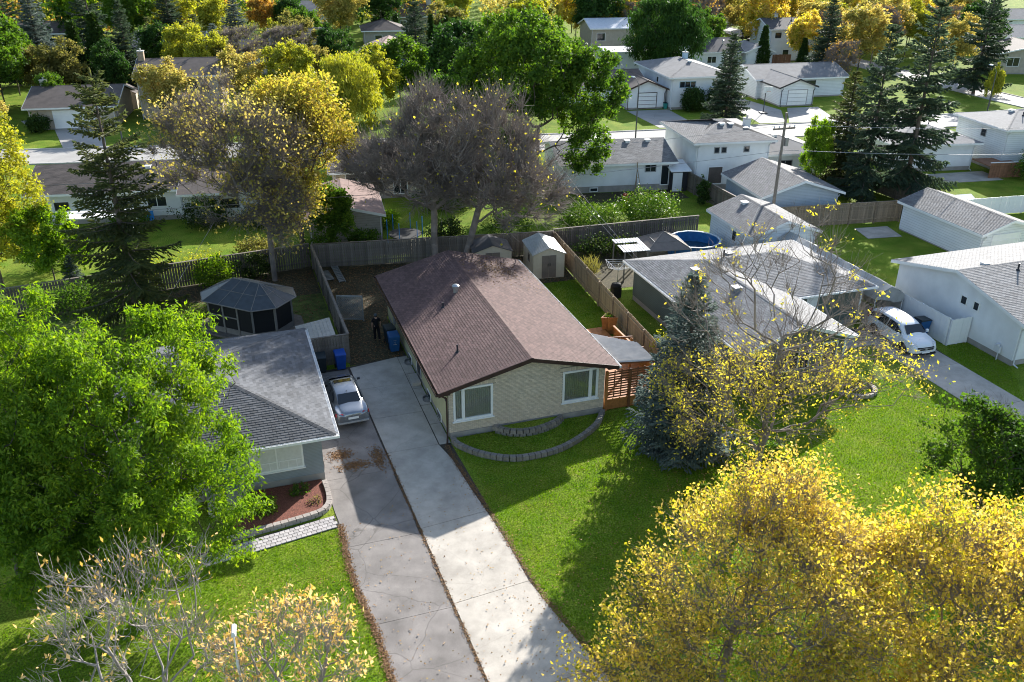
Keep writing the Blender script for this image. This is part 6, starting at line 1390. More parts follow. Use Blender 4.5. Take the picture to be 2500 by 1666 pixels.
# ------------------------------------------------------------------ yard trees
wm, cm = conifer_meshes(32, 15.8, 3.7, bare=.13, dens=.52, droop=.34, lm='needle_olive', nl=.34, nw=.12, gap=.30, power=.66, sidel=.30)
put_tree('tall sparse spruce beside the gazebo lawn at left', (-15.0, 18.4), wm, cm, name='spruce_tree')
wm, cm = tree_meshes(33, 14.2, lobes(331, (-1.3, .3, 8.5), 4.6, 5.8, 16), natt=620, trunk_top=.42, nleaf=8500, leaf=(.20, .14), spread=.24, droop=.2, ntwig=14000, twig=(1.2, .011), lm='l_gold', bark='twig_grey', sub=3, gap=.3, jit=.07, tip=.019)
put_tree('half-bare gold and grey tree behind the gazebo', (-6.3, 23.9), wm, cm)
wm, cm = tree_meshes(34, 13.6, lobes(341, (.5, -.1, 8.6), 3.5, 5.4, 12), natt=520, trunk_top=.5, nleaf=24000, leaf=(.21, .15), spread=.27, droop=.2, ntwig=4000, twig=(.8, .008), lm='l_lime', bark='bark', sub=3, gap=.3, tip=.019)
put_tree('full golden tree by the corner of the back fence', (-3.9, 27.0), wm, cm, lm='l_ygreen')
wm, cm = tree_meshes(35, 13.0, lobes(351, (-1.2, -.4, 7.9), 4.4, 5.0, 14)+[(-.2, 0, 11.0, 1.6, 1.6, 1.8)], natt=520, trunk_top=.40, nleaf=260, leaf=(.19, .14), spread=.3, ntwig=9500, twig=(1.3, .0145), lm='l_bareyellow', bark='twig_grey', sub=3, gap=.2, jit=.06, tip=.024, shell=.2)
put_tree('bare grey twiggy tree behind the left end of the brown roof', (5.2, 23.3), wm, cm)
wm, cm = tree_meshes(36, 13.0, lobes(361, (1.8, -1.7, 7.7), 4.5, 5.0, 15)+[(2.0, -4.6, 4.9, .8, .9, .8), (2.0, -1.6, 10.8, 1.7, 1.7, 1.8)], natt=560, trunk_top=.40, nleaf=800, leaf=(.17, .12), spread=.25, ntwig=10500, twig=(1.3, .0145), lm='l_bareyellow', bark='twig_grey', sub=3, gap=.2, jit=.06, tip=.024, shell=.2, lean=(1.2, -.8))
put_tree('bare grey tree with scattered yellow leaves behind the brown roof ridge', (7.1, 22.5), wm, cm)
wm, cm = tree_meshes(37, 16.6, [(-1.0, .5, 11.4, 5.2, 4.8, 5.0), (-5.2, 1.8, 10.0, 3.0, 3.0, 4.4), (3.8, -1.2, 9.6, 3.4, 3.2, 4.8), (4.0, -1.3, 5.4, 2.6, 2.4, 3.6)]+lobes(371, (-1.0, .4, 11.2), 7.0, 6.0, 9, (.22, .34))+[(-7.2, 2.6, 8.6, 2.4, 2.4, 3.2)], natt=1000, trunk_top=.40, nleaf=60000, leaf=(.25, .18), spread=.27, droop=.3, ntwig=0, lm='l_maple', sub=2, gap=.24, uneven=.8)
put_tree('huge dark green maple towering in the middle distance', (17.9, 36.3), wm, cm)
wm2, cm2 = tree_meshes(38, 14, [(0, 0, 8.6, 5.0, 4.6, 5.0), (-2, 0, 7.4, 3.6, 3.4, 3.6), (2, 0, 7.6, 3.6, 3.4, 3.8)], natt=420, trunk_top=.45, nleaf=22000, leaf=(.34, .25), spread=.36, lm='l_dark', sub=2, gap=.34)
put_tree('dark green tree filling in behind the maple', (20.5, 66.5), wm2, cm2)
wm, cm = tree_meshes(39, 14.2, [(0, 0, 9.4, 3.2, 3.0, 4.4), (.8, -.6, 6.0, 3.0, 2.6, 3.4), (1.0, .2, 3.6, 2.4, 2.2, 2.2)], natt=520, trunk_top=.5, nleaf=24000, leaf=(.21, .14), spread=.26, lm='l_lime', sub=2, gap=.34)
put_tree('yellow-green tree at the left edge behind the tall spruce', (-24.2, 28.4), wm, cm)

# ------------------------------------------------------------------ prototypes for the farther trees (height about 10 m)
PR = []
for sd in range(5):
    rl = random.Random(60+sd); ells = [(0, 0, 6.2, 3.0, 3.0, 3.5)]
    for q in range(5): a_ = rl.random()*6.283; d_ = rl.uniform(1.2, 2.4); ells.append((math.cos(a_)*d_, math.sin(a_)*d_, rl.uniform(4.2, 8.0), rl.uniform(1.4, 2.3), rl.uniform(1.4, 2.3), rl.uniform(1.5, 2.6)))
    PR.append(tree_meshes(sd+141, 10, ells, natt=260, trunk_top=.4, nleaf=15000, leaf=(.30, .22), spread=.30, lm='l_lime', sub=2, gap=.34))
PB = tree_meshes(44, 10, [(0, 0, 6.2, 3.6, 3.4, 3.6), (1.4, 0, 5.4, 2.6, 2.6, 2.8)], natt=330, trunk_top=.4, nleaf=900, leaf=(.3, .2), spread=.35, ntwig=11000, twig=(.75, .013), lm='l_gold', bark='twig_grey', sub=3)
PW = tree_meshes(45, 10, [(0, 0, 6.0, 3.7, 3.5, 3.6), (1.8, .2, 4.8, 2.8, 2.8, 3.4), (-1.9, .1, 4.8, 2.8, 2.8, 3.4)], natt=420, trunk_top=.45, nleaf=24000, leaf=(.42, .10), spread=.38, droop=2.2, lm='l_lime', sub=2, up=.1)
PS = [conifer_meshes(46, 12, 2.7, bare=.04, dens=.85, droop=.34, nl=.30, nw=.12, gap=.18, power=.80, sidel=.38), conifer_meshes(47, 12, 3.1, bare=.12, dens=.60, droop=.40, nl=.34, nw=.13, gap=.26, power=.70, sidel=.32)]
def cedar_meshes(seed):
    rng = np.random.default_rng(seed); h = 8; z = rng.random(5200)**.9*h; r = 1.05*np.minimum(1, (h-z)/h*1.5+.06)*np.sqrt(rng.uniform(.55, 1, 5200)); a = rng.random(5200)*6.283
    C = np.stack([np.cos(a)*r, np.sin(a)*r, z+.1], 1); cm = leaf_mesh('crown', rng, C, 9000, .10, .34, .13, -1.4, .0); cm.materials.append(M['cedarleaf'])
    V, Fq = tubes(np.array([[0, 0, -.1], [0, 0, 4.]]), np.array([[0, 0, 4.], [0, 0, 7.6]]), np.array([.14, .08]), np.array([.08, .02]), 8); wm = npmesh('trunk', V, Fq); wm.materials.append(M['bark']); return wm, cm
PC = cedar_meshes(48)
def dec(label, x, y, h, lm, k=0, wide=1., rz=None, p=None):
    wm, cm = p or PR[int(abs(x*7+y*3)+k) % 5]; s = h/10.2; return put_tree(label, (x, y), wm, cm, rz=(x*37+y*11) % 360 if rz is None else rz, s=(s*wide, s*wide, s), lm=lm)
def spr(label, x, y, h, r=None, k=0, lm='needle'):
    wm, cm = PS[k % 2]; s = h/12; q = (r/(2.7 if k % 2 == 0 else 3.1)) if r else s; return put_tree(label, (x, y), wm, cm, name='spruce_tree', rz=(x*53+y*17) % 360, s=(q, q, s), lm=lm)
def ced(label, x, y, h, lm='cedarleaf', w=1.): s = h/8; return put_tree(label, (x, y), PC[0], PC[1], name='cedar_tree', rz=(x*31) % 360, s=(s*w, s*w, s), lm=lm)
dec('lower green tree at the left edge beside the picket fence', -20.6, 26.5, 6.5, 'l_green', 1, 1.0)
spr('little blue spruce at the picket fence on the left', -19.2, 24.9, 3.0, 1.0, 0, 'needle_blue')
dec('dark green bush below the golden tree at the back fence', -1.6, 28.0, 5.6, 'l_maple', 2, .95)
dec('dark green tree hidden behind the bare grey trees', 14.2, 33, 8.0, 'l_maple', 0, .8)
spr('tall blue-green spruce, middle one of three by the lane', 45.8, 26.9, 15.2, 3.2, 1); spr('tallest broad spruce of three by the lane', 50.0, 26.4, 17.2, 4.0, 1)
spr('shortest olive spruce of three by the lane', 46.6, 31.4, 10.6, 3.0, 0, 'needle_olive'); spr('spruce on the lawn beside the round shrubs across the street', 49.6, 56.9, 10.8, 3.1, 0)
dec('slim green tree left of the three spruces', 43.3, 30.6, 7.4, 'l_green', 1, .6)
spr('dark tall spruce by the cross street at upper right', 96.1, 66, 14.6, 4.2, 1); spr('dark spruce behind the bare bushes at upper right', 82, 82, 12, 3.4, 0)
dec('bright yellow round tree beside the far white bungalow', 86.6, 93.4, 9.0, 'l_yellow', 0, 1.05); ced('dark pointed cedar below the yellow round tree', 82.4, 88.2, 5.2, w=1.3); ced('dark pointed cedar against the far two-storey white house', 78.2, 93.2, 6.6, w=1.2)
dec('bare purple-grey bush behind the long white bungalow', 79.5, 74.5, 7.2, 'l_orange', 0, 1.0, p=PB)
dec('dark weeping willow beside the cream flat-roofed block', 58.6, 90.5, 13.5, 'l_dark', p=PW, wide=1.15); dec('yellow-green willow across the street behind the golden tree', 6.3, 67.4, 9.8, 'l_lime', p=PW, wide=1.15)
dec('orange-gold street tree left of the golden tree', -13.6, 80.5, 7.4, 'l_gold', 0, 1.2); dec('half-bare bush under the orange-gold street tree', -11.0, 74.5, 4.6, 'l_orange', 0, 1.1, p=PB)
ced('left one of two dark cedars before the tan bungalow roof', -25.0, 100.5, 9.4, w=1.2); ced('right one of two dark cedars before the tan bungalow roof', -22.2, 100.0, 10.4, w=1.2)
spr('dark spruce right of the two cedars', -18.9, 103, 12.0, 3.0, 0); spr('tall broad spruce behind the two cedars', -24.5, 120, 15.5, 4.0, 1); spr('grey-blue spruce left of the tall broad one', -33, 124, 13.5, 3.6, 0, 'needle_blue')
spr('young spruce before the far white house', -16.2, 118, 8.4, 2.2, 1, 'needle_olive'); spr('olive spruce at the right end of the far white house', -9.5, 118, 8.6, 3.4, 1, 'needle_olive')
spr('blue spruce before the far split-level house', -6.9, 103, 8.6, 3.1, 0, 'needle_blue'); spr('dark blue spruce left of the grey gabled house', -2.6, 133, 9.5, 3.6, 0, 'needle_blue')
dec('big yellow-green tree above the far white house', -14.4, 148, 12.5, 'l_lime', 0, 1.25); dec('second yellow-green tree beside the big one at upper left', -5.5, 141, 9.8, 'l_lime', 2, 1.0)
dec('olive half-bare tree beside the grey gabled house', 5.2, 112, 8.6, 'l_olive', 1, 1.1); dec('low olive bush right of the half-bare olive tree', 10.5, 111, 5.4, 'l_olive', 0, 1.0)
dec('small yellow shrub-tree between the spruces and the olive tree', 4.0, 131, 6.2, 'l_lime', 1, 1.0)
spr('tall dark spruce right of the rosy roof', 21.6, 99, 12.6, 3.3, 0); ced('left one of the slim cedar pair beside the tall dark spruce', 26.2, 108, 8.2, w=.85); ced('right one of the slim cedar pair beside the tall dark spruce', 28.6, 107.4, 8.0, w=.85)
dec('golden tree at the top centre-left', 16.8, 141, 12.5, 'l_gold', 1, 1.1); spr('small blue spruce by the golden tree', 12.4, 122, 4.5, 1.8, 0, 'needle_blue')
dec('orange tree at the top beyond the brown house', 30.5, 178, 11, 'l_orange', 2, 1.0); spr('dark spruce at the top beyond the brown-roofed house', 36, 168, 12, 3.6, 1)
dec('dark green tree left of the far cream block', 43.5, 108, 9.5, 'l_dark', 2, 1.1); dec('green round tree behind the slim cedars', 33.0, 121, 8.6, 'l_dark', 0, 1.1)
dec('orange tree by the bright blue house at the top', -3.4, 178, 9.5, 'l_orange', 0, 1.0); dec('half-bare tree right of the bright blue house', -7.8, 176, 8.5, 'l_orange', 0, 1.0, p=PB)
dec('dark green tree at the upper left edge', -39, 112, 12.5, 'l_dark', 2, 1.2); dec('second dark green tree at the upper left edge', -33.5, 104, 9.5, 'l_maple', 0, 1.1); dec('gold-tinged dark tree left of the cedars', -30.0, 98, 7.8, 'l_olive', 1, 1.1)
dec('green tree at the very top left', -28.5, 150, 11.5, 'l_green', 1, 1.1); dec('brownish bare tree in the top left corner', -47, 146, 11, 'l_orange', 0, 1.2, p=PB); dec('green crown beyond the upper left spruces', -38, 165, 11, 'l_maple', 0, 1.1)
dec('small leaning green tree by the cross street', 91.0, 57.8, 5.6, 'l_lime', 1, .6); dec('green bush at the right edge by the cross street', 104, 62, 4.0, 'l_green', 0, 1.3)
dec('gold tree right of the dark tall spruce', 103, 78, 9.5, 'l_gold', 2, .95); dec('dark green tree at the upper right edge', 118, 88, 11, 'l_dark', 1, 1.0)

dec('tall green tree crowding the upper left beside the spruces', -36.5, 96, 13.5, 'l_maple', 3, 1.15); dec('broad dark tree left of the tan bungalow roof', -38, 88, 9.0, 'l_dark', 1, 1.2); dec('yellow-green crown between the tan houses', -8.5, 92, 9.0, 'l_lime', 2, 1.0)
dec('half-bare tree behind the tall tan house', -4.0, 96, 9.5, 'l_olive', 0, 1.1, p=PB); dec('bare grey tree before the grey gabled house', 3.0, 104, 8.5, 'l_olive', 0, 1.1, p=PB); dec('green tree beyond the yellow willow', 13.0, 90, 7.0, 'l_maple', 3, 1.0)
dec('olive tree right of the rosy roof', 24.5, 92, 6.5, 'l_olive', 2, 1.0); dec('dark green tree below the slim cedars', 28.5, 84, 8.8, 'l_dark', 4, 1.1); dec('green tree between the maple and the dark willow', 40, 92, 9.4, 'l_maple', 1, 1.0)
spr('dark spruce hidden between the bare grey trees and the maple', 13.4, 41, 13, 3.2, 0); spr('spruce at the left edge among dark trees', -34.5, 112, 13, 3.4, 1); spr('dark spruce beyond the far white house', -13.5, 138, 13, 3.6, 0)
dec('green tree at the top left beyond the tall broad spruce', -20.5, 142, 12.5, 'l_maple', 2, 1.1); dec('golden crown at the top left', -33, 178, 11, 'l_gold', 1, 1.1); dec('lime crown left of the bright blue house', -20.5, 172, 12, 'l_lime', 4, 1.1)
dec('dark green crown right of the orange tree at the top', 8.5, 150, 8.5, 'l_dark', 0, 1.2); dec('orange-brown crown above the grey gabled house', 3.2, 150, 9.0, 'l_orange', 3, 1.0); dec('gold crown at the top above the dark willow', 66, 146, 11, 'l_gold', 2, 1.1)

for i_, (lb, x, y, h_, m_, w_) in enumerate((('tall dark tree at the left edge above the tan bungalow', -43, 92, 13, 'l_dark', 1.1), ('green crown over the left end of the tan bungalow roof', -33.5, 92.5, 10.5, 'l_maple', 1.0), ('golden-green crown behind the tan bungalow chimney', -26.5, 93.5, 8.5, 'l_olive', 1.1),
        ('dark crown between the cedars and the far white house', -14.8, 110, 8.5, 'l_dark', 1.0), ('lime crown above the tall tan house', -11.5, 104, 9.5, 'l_lime', 1.0), ('orange-gold crown right of the tall tan house', -4.8, 84, 7.6, 'l_gold', 1.1), ('green crown above the grey gabled house', 8.0, 126, 9.0, 'l_maple', 1.1),
        ('gold crown behind the yellow willow', 1.5, 84, 8.6, 'l_lime', 1.1), ('dark crown left of the rosy roof', 9.6, 101, 8.0, 'l_dark', 1.0), ('green crown above the dark brown house', 26.5, 148, 11, 'l_dark', 1.1), ('lime crown beside the pale chimney', 41, 150, 11, 'l_lime', 1.0),
        ('dark crown right of the huge maple', 36.5, 103, 9.0, 'l_dark', 1.1), ('olive crown at the top above the cream block', 50, 128, 10, 'l_olive', 1.1), ('dark round crown behind the white house with black roof', 74, 104, 8, 'l_maple', 1.0), ('lime crown at the upper left corner', -50, 120, 12, 'l_lime', 1.1), ('dark crown at the upper left corner', -52, 104, 12, 'l_dark', 1.1))):
    dec(lb, x, y, h_, m_, i_, w_)

for i_, (lb, x, y, h_, m_, w_) in enumerate((('golden-green crown on the far street side left of the maple', 10.5, 74, 8.5, 'l_lime', 1.1), ('green crown on the far street side behind the bare trees', 14.5, 78, 9.5, 'l_maple', 1.1), ('dark crown behind the maple on its right', 30.5, 72, 9.0, 'l_dark', 1.0),
        ('olive crown far behind the maple', 30, 112, 10, 'l_olive', 1.1), ('lime crown left of the dark weeping willow', 47, 118, 11, 'l_lime', 1.1), ('dark crown above the dark weeping willow', 62, 124, 11, 'l_dark', 1.2), ('gold crown between the split-level and the rosy roof', 6.5, 97, 6.5, 'l_gold', 1.0),
        ('green crown beside the two small sheds', -27.0, 86.5, 6.0, 'l_maple', .9), ('dark crown above the two small sheds', -21.0, 96, 8.0, 'l_dark', 1.0), ('gold crown at the left edge across the street', -33, 74, 7.5, 'l_gold', 1.1))):
    dec(lb, x, y, h_, m_, i_+3, w_)
# ------------------------------------------------------------------ golden wood and the far treeline
rw = random.Random(77); i = 0
GW = [(66, 126), (74, 120), (81, 128), (90, 118), (97, 128), (104, 112), (112, 120), (96, 104), (106, 98), (90, 84), (70, 138), (84, 142), (100, 142), (118, 132), (126, 114), (113, 100), (128, 128), (140, 118), (76, 132), (93, 134), (107, 128), (88, 108), (100, 118), (114, 112), (122, 122), (134, 110), (62, 134), (80, 148), (110, 146), (124, 140), (136, 134), (148, 130)]
ORD = 'first second third fourth fifth sixth seventh eighth ninth tenth eleventh twelfth thirteenth fourteenth fifteenth'.split()
across = lambda p: ((p[0]-CAM.x)*.947-(p[1]-CAM.y)*.321)/((p[0]-CAM.x)*.29+(p[1]-CAM.y)*.85)     # order from left to right in the view
for row_, lo_, hi_ in (('front', 0, 113), ('middle', 113, 128.5), ('back', 128.5, 999)):
    for i, (x, y) in enumerate(sorted([p for p in GW if lo_ <= p[1] < hi_], key=across)):
        dec('golden tree in the %s row of the upper right wood, %s from the left' % (row_, ORD[i]), x, y, rw.uniform(9.5, 13), ('l_yellow', 'l_gold', 'l_lime', 'l_gold')[(i+lo_ % 3) % 4 if isinstance(lo_, int) else i % 4], i, rw.uniform(.95, 1.2))['group'] = 'golden trees of the upper right wood'
for i, (x, y) in enumerate(sorted([(78, 114), (99, 92), (110, 106), (86, 126), (120, 100), (94, 98), (104, 122), (70, 122)], key=across)):
    dec('bare brown tree in the golden upper right wood, %s from the left' % ORD[i], x, y, rw.uniform(8.5, 11), 'l_orange', 0, 1.1, p=PB)['group'] = 'bare trees of the upper right wood'
spr('dark spruce rising out of the golden wood', 72, 112, 13.5, 3.4, 1); spr('small dark spruce in the golden wood', 95, 122, 12, 3.2, 0)
# treeline: a far mass of crowns, one object
rng = np.random.default_rng(90); Cs, Ls = [], []
fr = MB(); pos = []
for k in range(700):
    y = rng.uniform(150, 420); x = rng.uniform(-.38*y+0, .92*y+30)
    if y < 215 and (abs(x-2) < 9 and y > 195 or abs(x+9) < 9 and y > 185): continue
    pos.append((x, y, rng.uniform(7, 12)))
def far_mass(name, pts, m, n, label, leaf=(.75, .55)):
    C = []
    for x, y, h in pts:
        c = norm(rng.normal(size=(n, 3)))*(rng.uniform(.55, 1, n)**.6)[:, None]*np.array([h*.36, h*.36, h*.42])+np.array([x, y, h*.55]); C.append(c)
    C = np.concatenate(C); me = leaf_mesh(name, rng, C, len(C), .25, leaf[0], leaf[1], .2, .5); o = link(name, me, m); kind(o, 'stuff', label); return o
idx = rng.random(len(pos)); P_ = np.array(pos)
right = P_[:, 0] > P_[:, 1]*.32
for nm, sel, m, lb in (('treeline', right & (idx < .75), 'l_gold', 'far golden treeline along the top right of the view'), ('treeline', right & (idx >= .75), 'l_olive', 'far olive trees mixed into the golden treeline'),
                       ('treeline', ~right & (idx < .3), 'l_lime', 'far yellow-green trees along the top of the view'), ('treeline', ~right & (idx >= .3) & (idx < .5), 'l_orange', 'far orange trees along the top of the view'), ('treeline', ~right & (idx >= .5), 'l_dark', 'far dark green trees along the top of the view')):
    far_mass(nm, P_[sel], m, 420, lb, (.6, .45))

# ------------------------------------------------------------------ shrubs
def shrub(label, x, y, rx, ry, h, m, n=2600, leaf=(.14, .09), seed=1, name='shrub', cat='shrub', droop=.2, lump=.18):
    t = thing(name, label, cat, (x, y, 0)); rng = np.random.default_rng(seed); k = max(60, n//40)
    d = norm(rng.normal(size=(k, 3))); C = d*(rng.uniform(.55, 1, k)**.5)[:, None]*np.array([rx, ry, h*.5])*(1+lump*rng.normal(size=(k, 1)))+np.array([0, 0, h*.5]); C[:, 2] = np.maximum(C[:, 2], .08)
    A, par, rad, tm = grow(rng, trunk_line((0, 0, -.05), (0, 0, h*.35), 4, 0), C[:min(k, 90)], tip=.008); link('stem', wood_mesh('stem', A, par, rad), 'bark', t)
    link('foliage', leaf_mesh('foliage', rng, C, n, max(rx, ry)*.13, leaf[0], leaf[1], droop), m, t); return t
shrub('pale-flowered round shrub, right one of two behind the grey fence', 24.2, 26.9, 2.2, 1.9, 2.7, 'l_shrub', 9000, (.15, .1), 1); shrub('pale-flowered round shrub, left one of two behind the grey fence', 18.9, 26.4, 2.3, 1.6, 2.3, 'l_shrub', 8000, (.15, .1), 2)
shrub('leafy bush between the gazebo and the picket fence', -10.2, 24.4, 1.3, 1.0, 1.9, 'l_green', 3000, (.16, .09), 3); shrub('dark shrub under the half-bare gold tree', -7.6, 24.9, 1.0, .8, 1.6, 'l_deep', 2000, (.15, .1), 4)
shrub('clipped round shrub, left one of two before the white two-storey house', 50.9, 66.9, 1.5, 1.4, 3.0, 'cedarleaf', 6000, (.2, .12), 5, lump=.03); shrub('clipped round shrub, right one of two before the white two-storey house', 54.3, 66.6, 1.4, 1.3, 3.0, 'cedarleaf', 6000, (.2, .12), 6, lump=.03)
shrub('clipped shrub before the tan bungalow garage', -28.0, 78.9, 1.2, 1.1, 2.0, 'cedarleaf', 4000, (.2, .12), 7, lump=.03)
shrub('rounded pale-topped shrub by the red-brown deck at the right edge', 67.3, 27.6, 2.0, 1.8, 3.4, 'l_shrub', 7000, (.2, .13), 8); shrub('rounded shrub at the right edge by the white vinyl fence', 66.0, 21.8, 2.4, 1.8, 2.6, 'l_shrub', 6000, (.2, .13), 9)
shrub('small green shrub in the red mulch bed, nearest the grey wall', -7.6, -2.35, .42, .36, .55, 'l_maple', 500, (.11, .06), 10); shrub('leafy green clump in the red mulch bed by the tree', -9.2, -3.2, .62, .5, .6, 'l_green', 900, (.12, .06), 11)
shrub('sparse low plant in the sunny end of the mulch bed', -7.0, -3.3, .3, .25, .3, 'l_olive', 160, (.1, .04), 12)
shrub('dark shrub row below the grey pool fence', 18.2, 21.6, 2.6, .8, 1.1, 'l_deep', 3500, (.16, .1), 13); shrub('bush in front of the picket fence at far left', -18.4, 22.0, 2.2, 1.2, 1.8, 'l_maple', 3500, (.16, .1), 14)
shrub('yellow low shrub row along the picket fence lawn', -12.4, 27.6, 3.0, .6, .9, 'l_lime', 2600, (.14, .08), 15); shrub('dark shrub against the white back wall behind the gold tree', -10.6, 37.6, 1.8, 1.2, 2.4, 'l_deep', 3500, (.16, .1), 16)
shrub('shrub under the dark green bush at the back fence corner', -2.6, 26.6, 1.6, .8, 2.0, 'l_maple', 2600, (.16, .1), 17); shrub('leafy vine clump on the tan fence behind the blue spruce', 13.6, 3.6, .5, .9, 2.1, 'l_lime', 1500, (.13, .08), 18)
shrub('low plants at the foot of the bare-topped tree', 13.6, -7.2, 1.2, 1.0, 1.2, 'l_maple', 2200, (.14, .09), 19); shrub('ornamental grass clump by the tan fence', 15.3, 17.9, .5, .8, 1.1, 'l_olive', 700, (.5, .03), 20, droop=-1.5)
shrub('small round bush in the stone ring before the green house', 22.4, -2.0, .6, .5, .7, 'l_olive', 700, (.12, .08), 21); shrub('dark shrub before the green front gable', 17.6, -1.6, 1.1, .7, 1.3, 'l_deep', 2200, (.14, .09), 22)
block_wall('ring of pale stones round a small bed before the green house', arc([(21.4, -2.2), (22.2, -3.0), (23.3, -2.8), (23.6, -1.9)], 8), .2, 'block', step=.3)

# ------------------------------------------------------------------ grass blades and fallen leaves
def inside(P, poly):
    x, y = P[:, 0], P[:, 1]; c = np.zeros(len(P), bool); j = len(poly)-1
    for i in range(len(poly)):
        xi, yi = poly[i]; xj, yj = poly[j]
        c ^= ((yi > y) != (yj > y)) & (x < (xj-xi)*(y-yi)/(yj-yi+1e-12)+xi); j = i
    return c
def grass(poly, dens, seed, label, h=.075, w=.028, z=.0, m='blade'):
    rng = np.random.default_rng(seed); xs = [p[0] for p in poly]; ys = [p[1] for p in poly]; n = int((max(xs)-min(xs))*(max(ys)-min(ys))*dens)
    P = np.stack([rng.uniform(min(xs), max(xs), n), rng.uniform(min(ys), max(ys), n), np.full(n, z)], 1); P = P[inside(P, poly)]; n = len(P)
    a = rng.random(n)*6.283; s = np.stack([np.cos(a), np.sin(a), np.zeros(n)], 1)*w*.5*rng.uniform(.6, 1.4, n)[:, None]
    t = rng.normal(size=(n, 3))*.028; t[:, 2] = h*rng.uniform(.5, 1.4, n)
    V = np.stack([P-s, P+s, P+t], 1).reshape(-1, 3); o = link('grass', npmesh('grass', V, np.arange(n*3).reshape(-1, 3)), m); return kind(o, 'stuff', label)
grass([(.45, -4.3), (.1, -1.0), (1.0, -2.1), (2.6, -3.1), (4.9, -2.9), (7.3, -1.6), (8.5, -.2), (12.8, .0), (16, -.9), (26.8, -1.6), (26.9, -20), (1.75, -20), (.95, -14.5), (.35, -11), (.05, -6)], 330, 1, 'bright lawn between the brick bungalow and the green house drive')
grass([(-6.35, -5.35), (-12, -6.3), (-20, -7.5), (-22, -16), (-6.0, -19), (-6.0, -13), (-6.35, -9.5)], 330, 2, 'lawn before the grey house')
grass([(.3, -1.0), (1.2, -1.85), (2.6, -2.65), (4.9, -2.5), (7.1, -1.3), (8.1, -.15), (.3, -.1)], 300, 3, 'short grass in the curved bed', z=.06)
grass([(9.0, 9.0), (12.2, 9.2), (12.0, 5), (13.2, 4.5), (13.9, 17.6), (9.0, 17.4)], 260, 4, 'lawn strip between the bungalow and the tan fence')
grass([(-17, 14.2), (-11.3, 15.6), (-10.4, 20.5), (-12, 21.6), (-19, 21.4)], 240, 5, 'patchy lawn by the gazebo')
grass([(30.4, -6), (32.8, -3), (32.8, .6), (31.3, .6), (30.4, -.5)], 260, 6, 'grass strip beside the white stucco wall')
def litter(pts_fn, n, seed, label, z=.03, size=(.09, .06), m='litter'):
    rng = np.random.default_rng(seed); P = pts_fn(rng, n); P = np.concatenate([P, np.full((len(P), 1), z)+rng.uniform(0, .02, (len(P), 1))], 1) if P.shape[1] == 2 else P
    n = len(P); d = rng.normal(size=(n, 3)); d[:, 2] *= .25; d = norm(d); s = norm(np.cross(d, np.array([0, 0, 1.])+rng.normal(size=(n, 3))*.25)); l_ = (size[0]*rng.uniform(.6, 1.3, n))[:, None]; w = (size[1]*rng.uniform(.6, 1.3, n))[:, None]
    V = np.stack([P-d*l_*.5, P+s*w*.5, P+d*l_*.5, P-s*w*.5], 1).reshape(-1, 3); o = link('fallen_leaves', npmesh('fallen_leaves', V, np.arange(n*4).reshape(-1, 4)), m); return kind(o, 'stuff', label)
def along(pts, sd):
    P = np.array(pts)
    def f(rng, n):
        L = np.linalg.norm(np.diff(P, axis=0), axis=1); c = np.concatenate([[0], np.cumsum(L)]); s = rng.random(n)*c[-1]; k = np.clip(np.searchsorted(c, s)-1, 0, len(L)-1); t = ((s-c[k])/L[k])[:, None]
        return P[k]*(1-t)+P[k+1]*t+rng.normal(size=(n, 2))*sd
    return f
def poly_pts(poly):
    def f(rng, n):
        xs = [p[0] for p in poly]; ys = [p[1] for p in poly]; Q = np.stack([rng.uniform(min(xs), max(xs), n), rng.uniform(min(ys), max(ys), n)], 1); return Q[inside(Q, poly)]
    return f
litter(along([(-6.2, -5.2), (-6.3, -8), (-6.2, -9.7), (-5.95, -11.6), (-5.85, -14.3), (-5.8, -20)], .09), 4200, 1, 'fallen leaves along the left edge of the asphalt drive', .03, (.08, .05))
litter(along([(redge(y)+.1, y) for y in (-.6, -2, -4, -6, -8, -10, -12, -14, -18)], .09), 2600, 2, 'fallen leaves along the right edge of the concrete drive', .035, (.07, .045))
litter(along([(seam(y), y) for y in (0, -4, -8, -12, -16, -22)], .05), 1500, 3, 'leaves and dirt in the seam between the two drives', .032, (.07, .045))
litter(poly_pts([(-3.2, 9.4), (-.1, 9.4), (-.1, 15.3), (8.4, 15.3), (9.6, 17.6), (13.9, 17.5), (14.0, 22.5), (-3.2, 25.2)]), 12000, 4, 'fallen leaves covering the back yard', .012, (.11, .08))
litter(lambda rng, n: np.concatenate([rng.normal(size=(n//3, 2))*[.3, .22]+[-5.4, .2], rng.normal(size=(n//3, 2))*[.4, .2]+[-4.9, -.9], rng.normal(size=(n//3, 2))*[.15, .5]+[-3.7, -.6]]), 1500, 5, 'drifts of brown leaves behind the silver car', .03, (.09, .06))
litter(poly_pts([(-16, 14.5), (-4, 12), (-3.6, 25), (-16, 23.6)]), 6000, 6, 'fallen leaves round the gazebo', .014, (.11, .08))
litter(poly_pts([(-6.2, -20), (8, -20), (12, -3), (.4, -3), (-6.3, -5.4)]), 1500, 7, 'scattered leaves on the lawns and drives', .045, (.07, .05), 'litter_y')
litter(poly_pts([(-12, -8), (-6.4, -6), (-6.2, -18), (-14, -18)]), 900, 8, 'scattered leaves on the lawn before the grey house', .05, (.07, .05), 'litter_y')
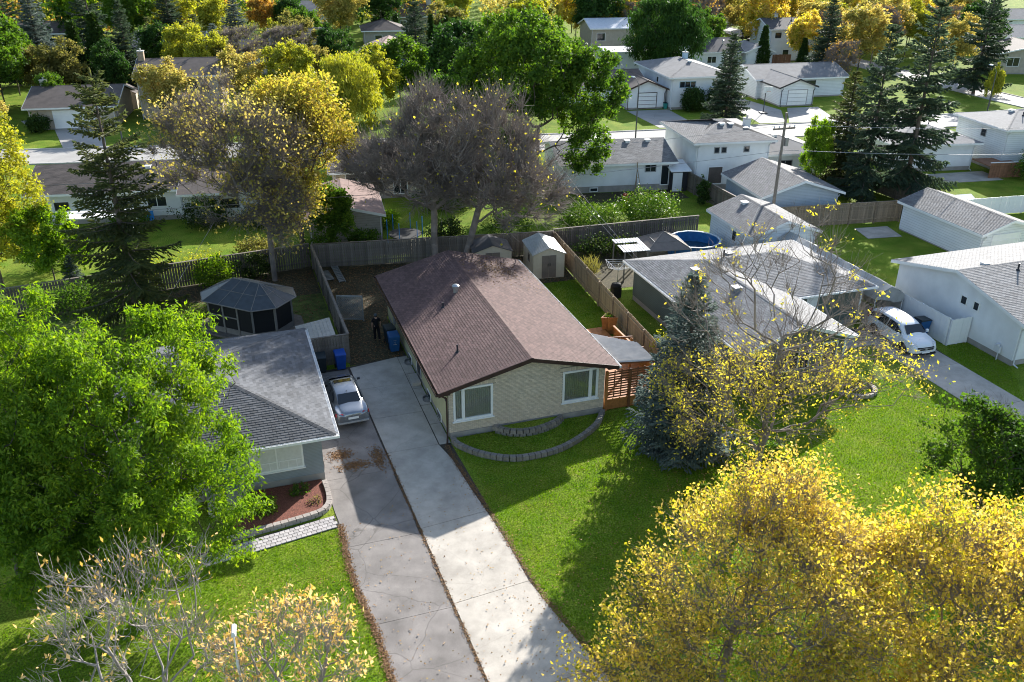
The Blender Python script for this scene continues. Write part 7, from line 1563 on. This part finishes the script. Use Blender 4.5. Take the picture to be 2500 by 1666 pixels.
def roof_leaves(rng, n):
    x = np.concatenate([rng.normal(6.6, .7, n//2), rng.uniform(W/2+.2, W+OV, n//4), np.full(n//4, W+OV+.05)]); y = np.concatenate([rng.normal(12.9, 1.0, n//2), rng.uniform(9, 15.4, n//4), rng.uniform(0, 15, n//4)])
    z = ZE+(W+OV-x)*k_+.03; z[x > W+OV] = ZE-.04; return np.stack([x, np.clip(y, 0, 15.4), z], 1)
litter(roof_leaves, 1100, 9, 'brown leaves lying on the brown shingle roof', 0, (.10, .07))
litter(lambda rng, n: np.stack([np.full(n, -OV-.06)+rng.uniform(-.04, .04, n), rng.uniform(-.2, 15.3, n), np.full(n, ZE-.07)], 1), 700, 10, 'leaves caught in the gutter of the brown roof', 0, (.09, .06))

for i_, (lb, x, y, rx_, ry_, h_, m_) in enumerate((('dark shrub beside the blue-posted trampoline', 7.4, 28.6, 1.4, 1.0, 1.6, 'l_deep'), ('green shrub row behind the back fence left of the trampoline', .8, 28.6, 1.2, .8, 1.5, 'l_maple'), ('dark shrub mass before the tan house', 9.5, 36.6, 2.6, 1.4, 2.0, 'l_deep'), ('leafy shrub between the tan house and the low bungalow', 14.6, 33.2, 2.2, 1.6, 2.4, 'l_maple'),
        ('low green shrub at the corner of the tan garage', 3.4, 33.0, 1.1, .9, 1.3, 'l_green'), ('shrub row before the white back wall, left part', -16.5, 39.0, 1.6, .8, 1.2, 'l_maple'), ('shrub row before the white back wall, right part', -6.2, 36.4, 2.0, 1.0, 1.6, 'l_deep'), ('rust-tinged shrub by the picket fence end', -7.0, 29.0, 1.6, .9, 1.4, 'l_olive'), ('dark bush beyond the picket fence at left', -21.5, 31.5, 2.0, 1.6, 2.6, 'l_deep'),
        ('bush between the trampoline and the pale shrubs', 12.2, 27.0, 1.8, 1.3, 2.1, 'l_maple'), ('tall cedar-like shrub at the lean-to fence', 31.5, 30.4, .5, .5, 2.4, 'cedarleaf'))):
    shrub(lb, x, y, rx_, ry_, h_, m_, 2600, (.16, .1), 40+i_)

litter(lambda rng, n: np.concatenate([rng.normal(size=(n//2, 2))*[2.6, 2.4]+[10.5, -10.5], rng.normal(size=(n//2, 2))*[3.4, 2.6]+[4.5, -16]]), 2600, 12, 'yellow leaves fallen on the lawn under the trees', .06, (.09, .06), 'litter_y')
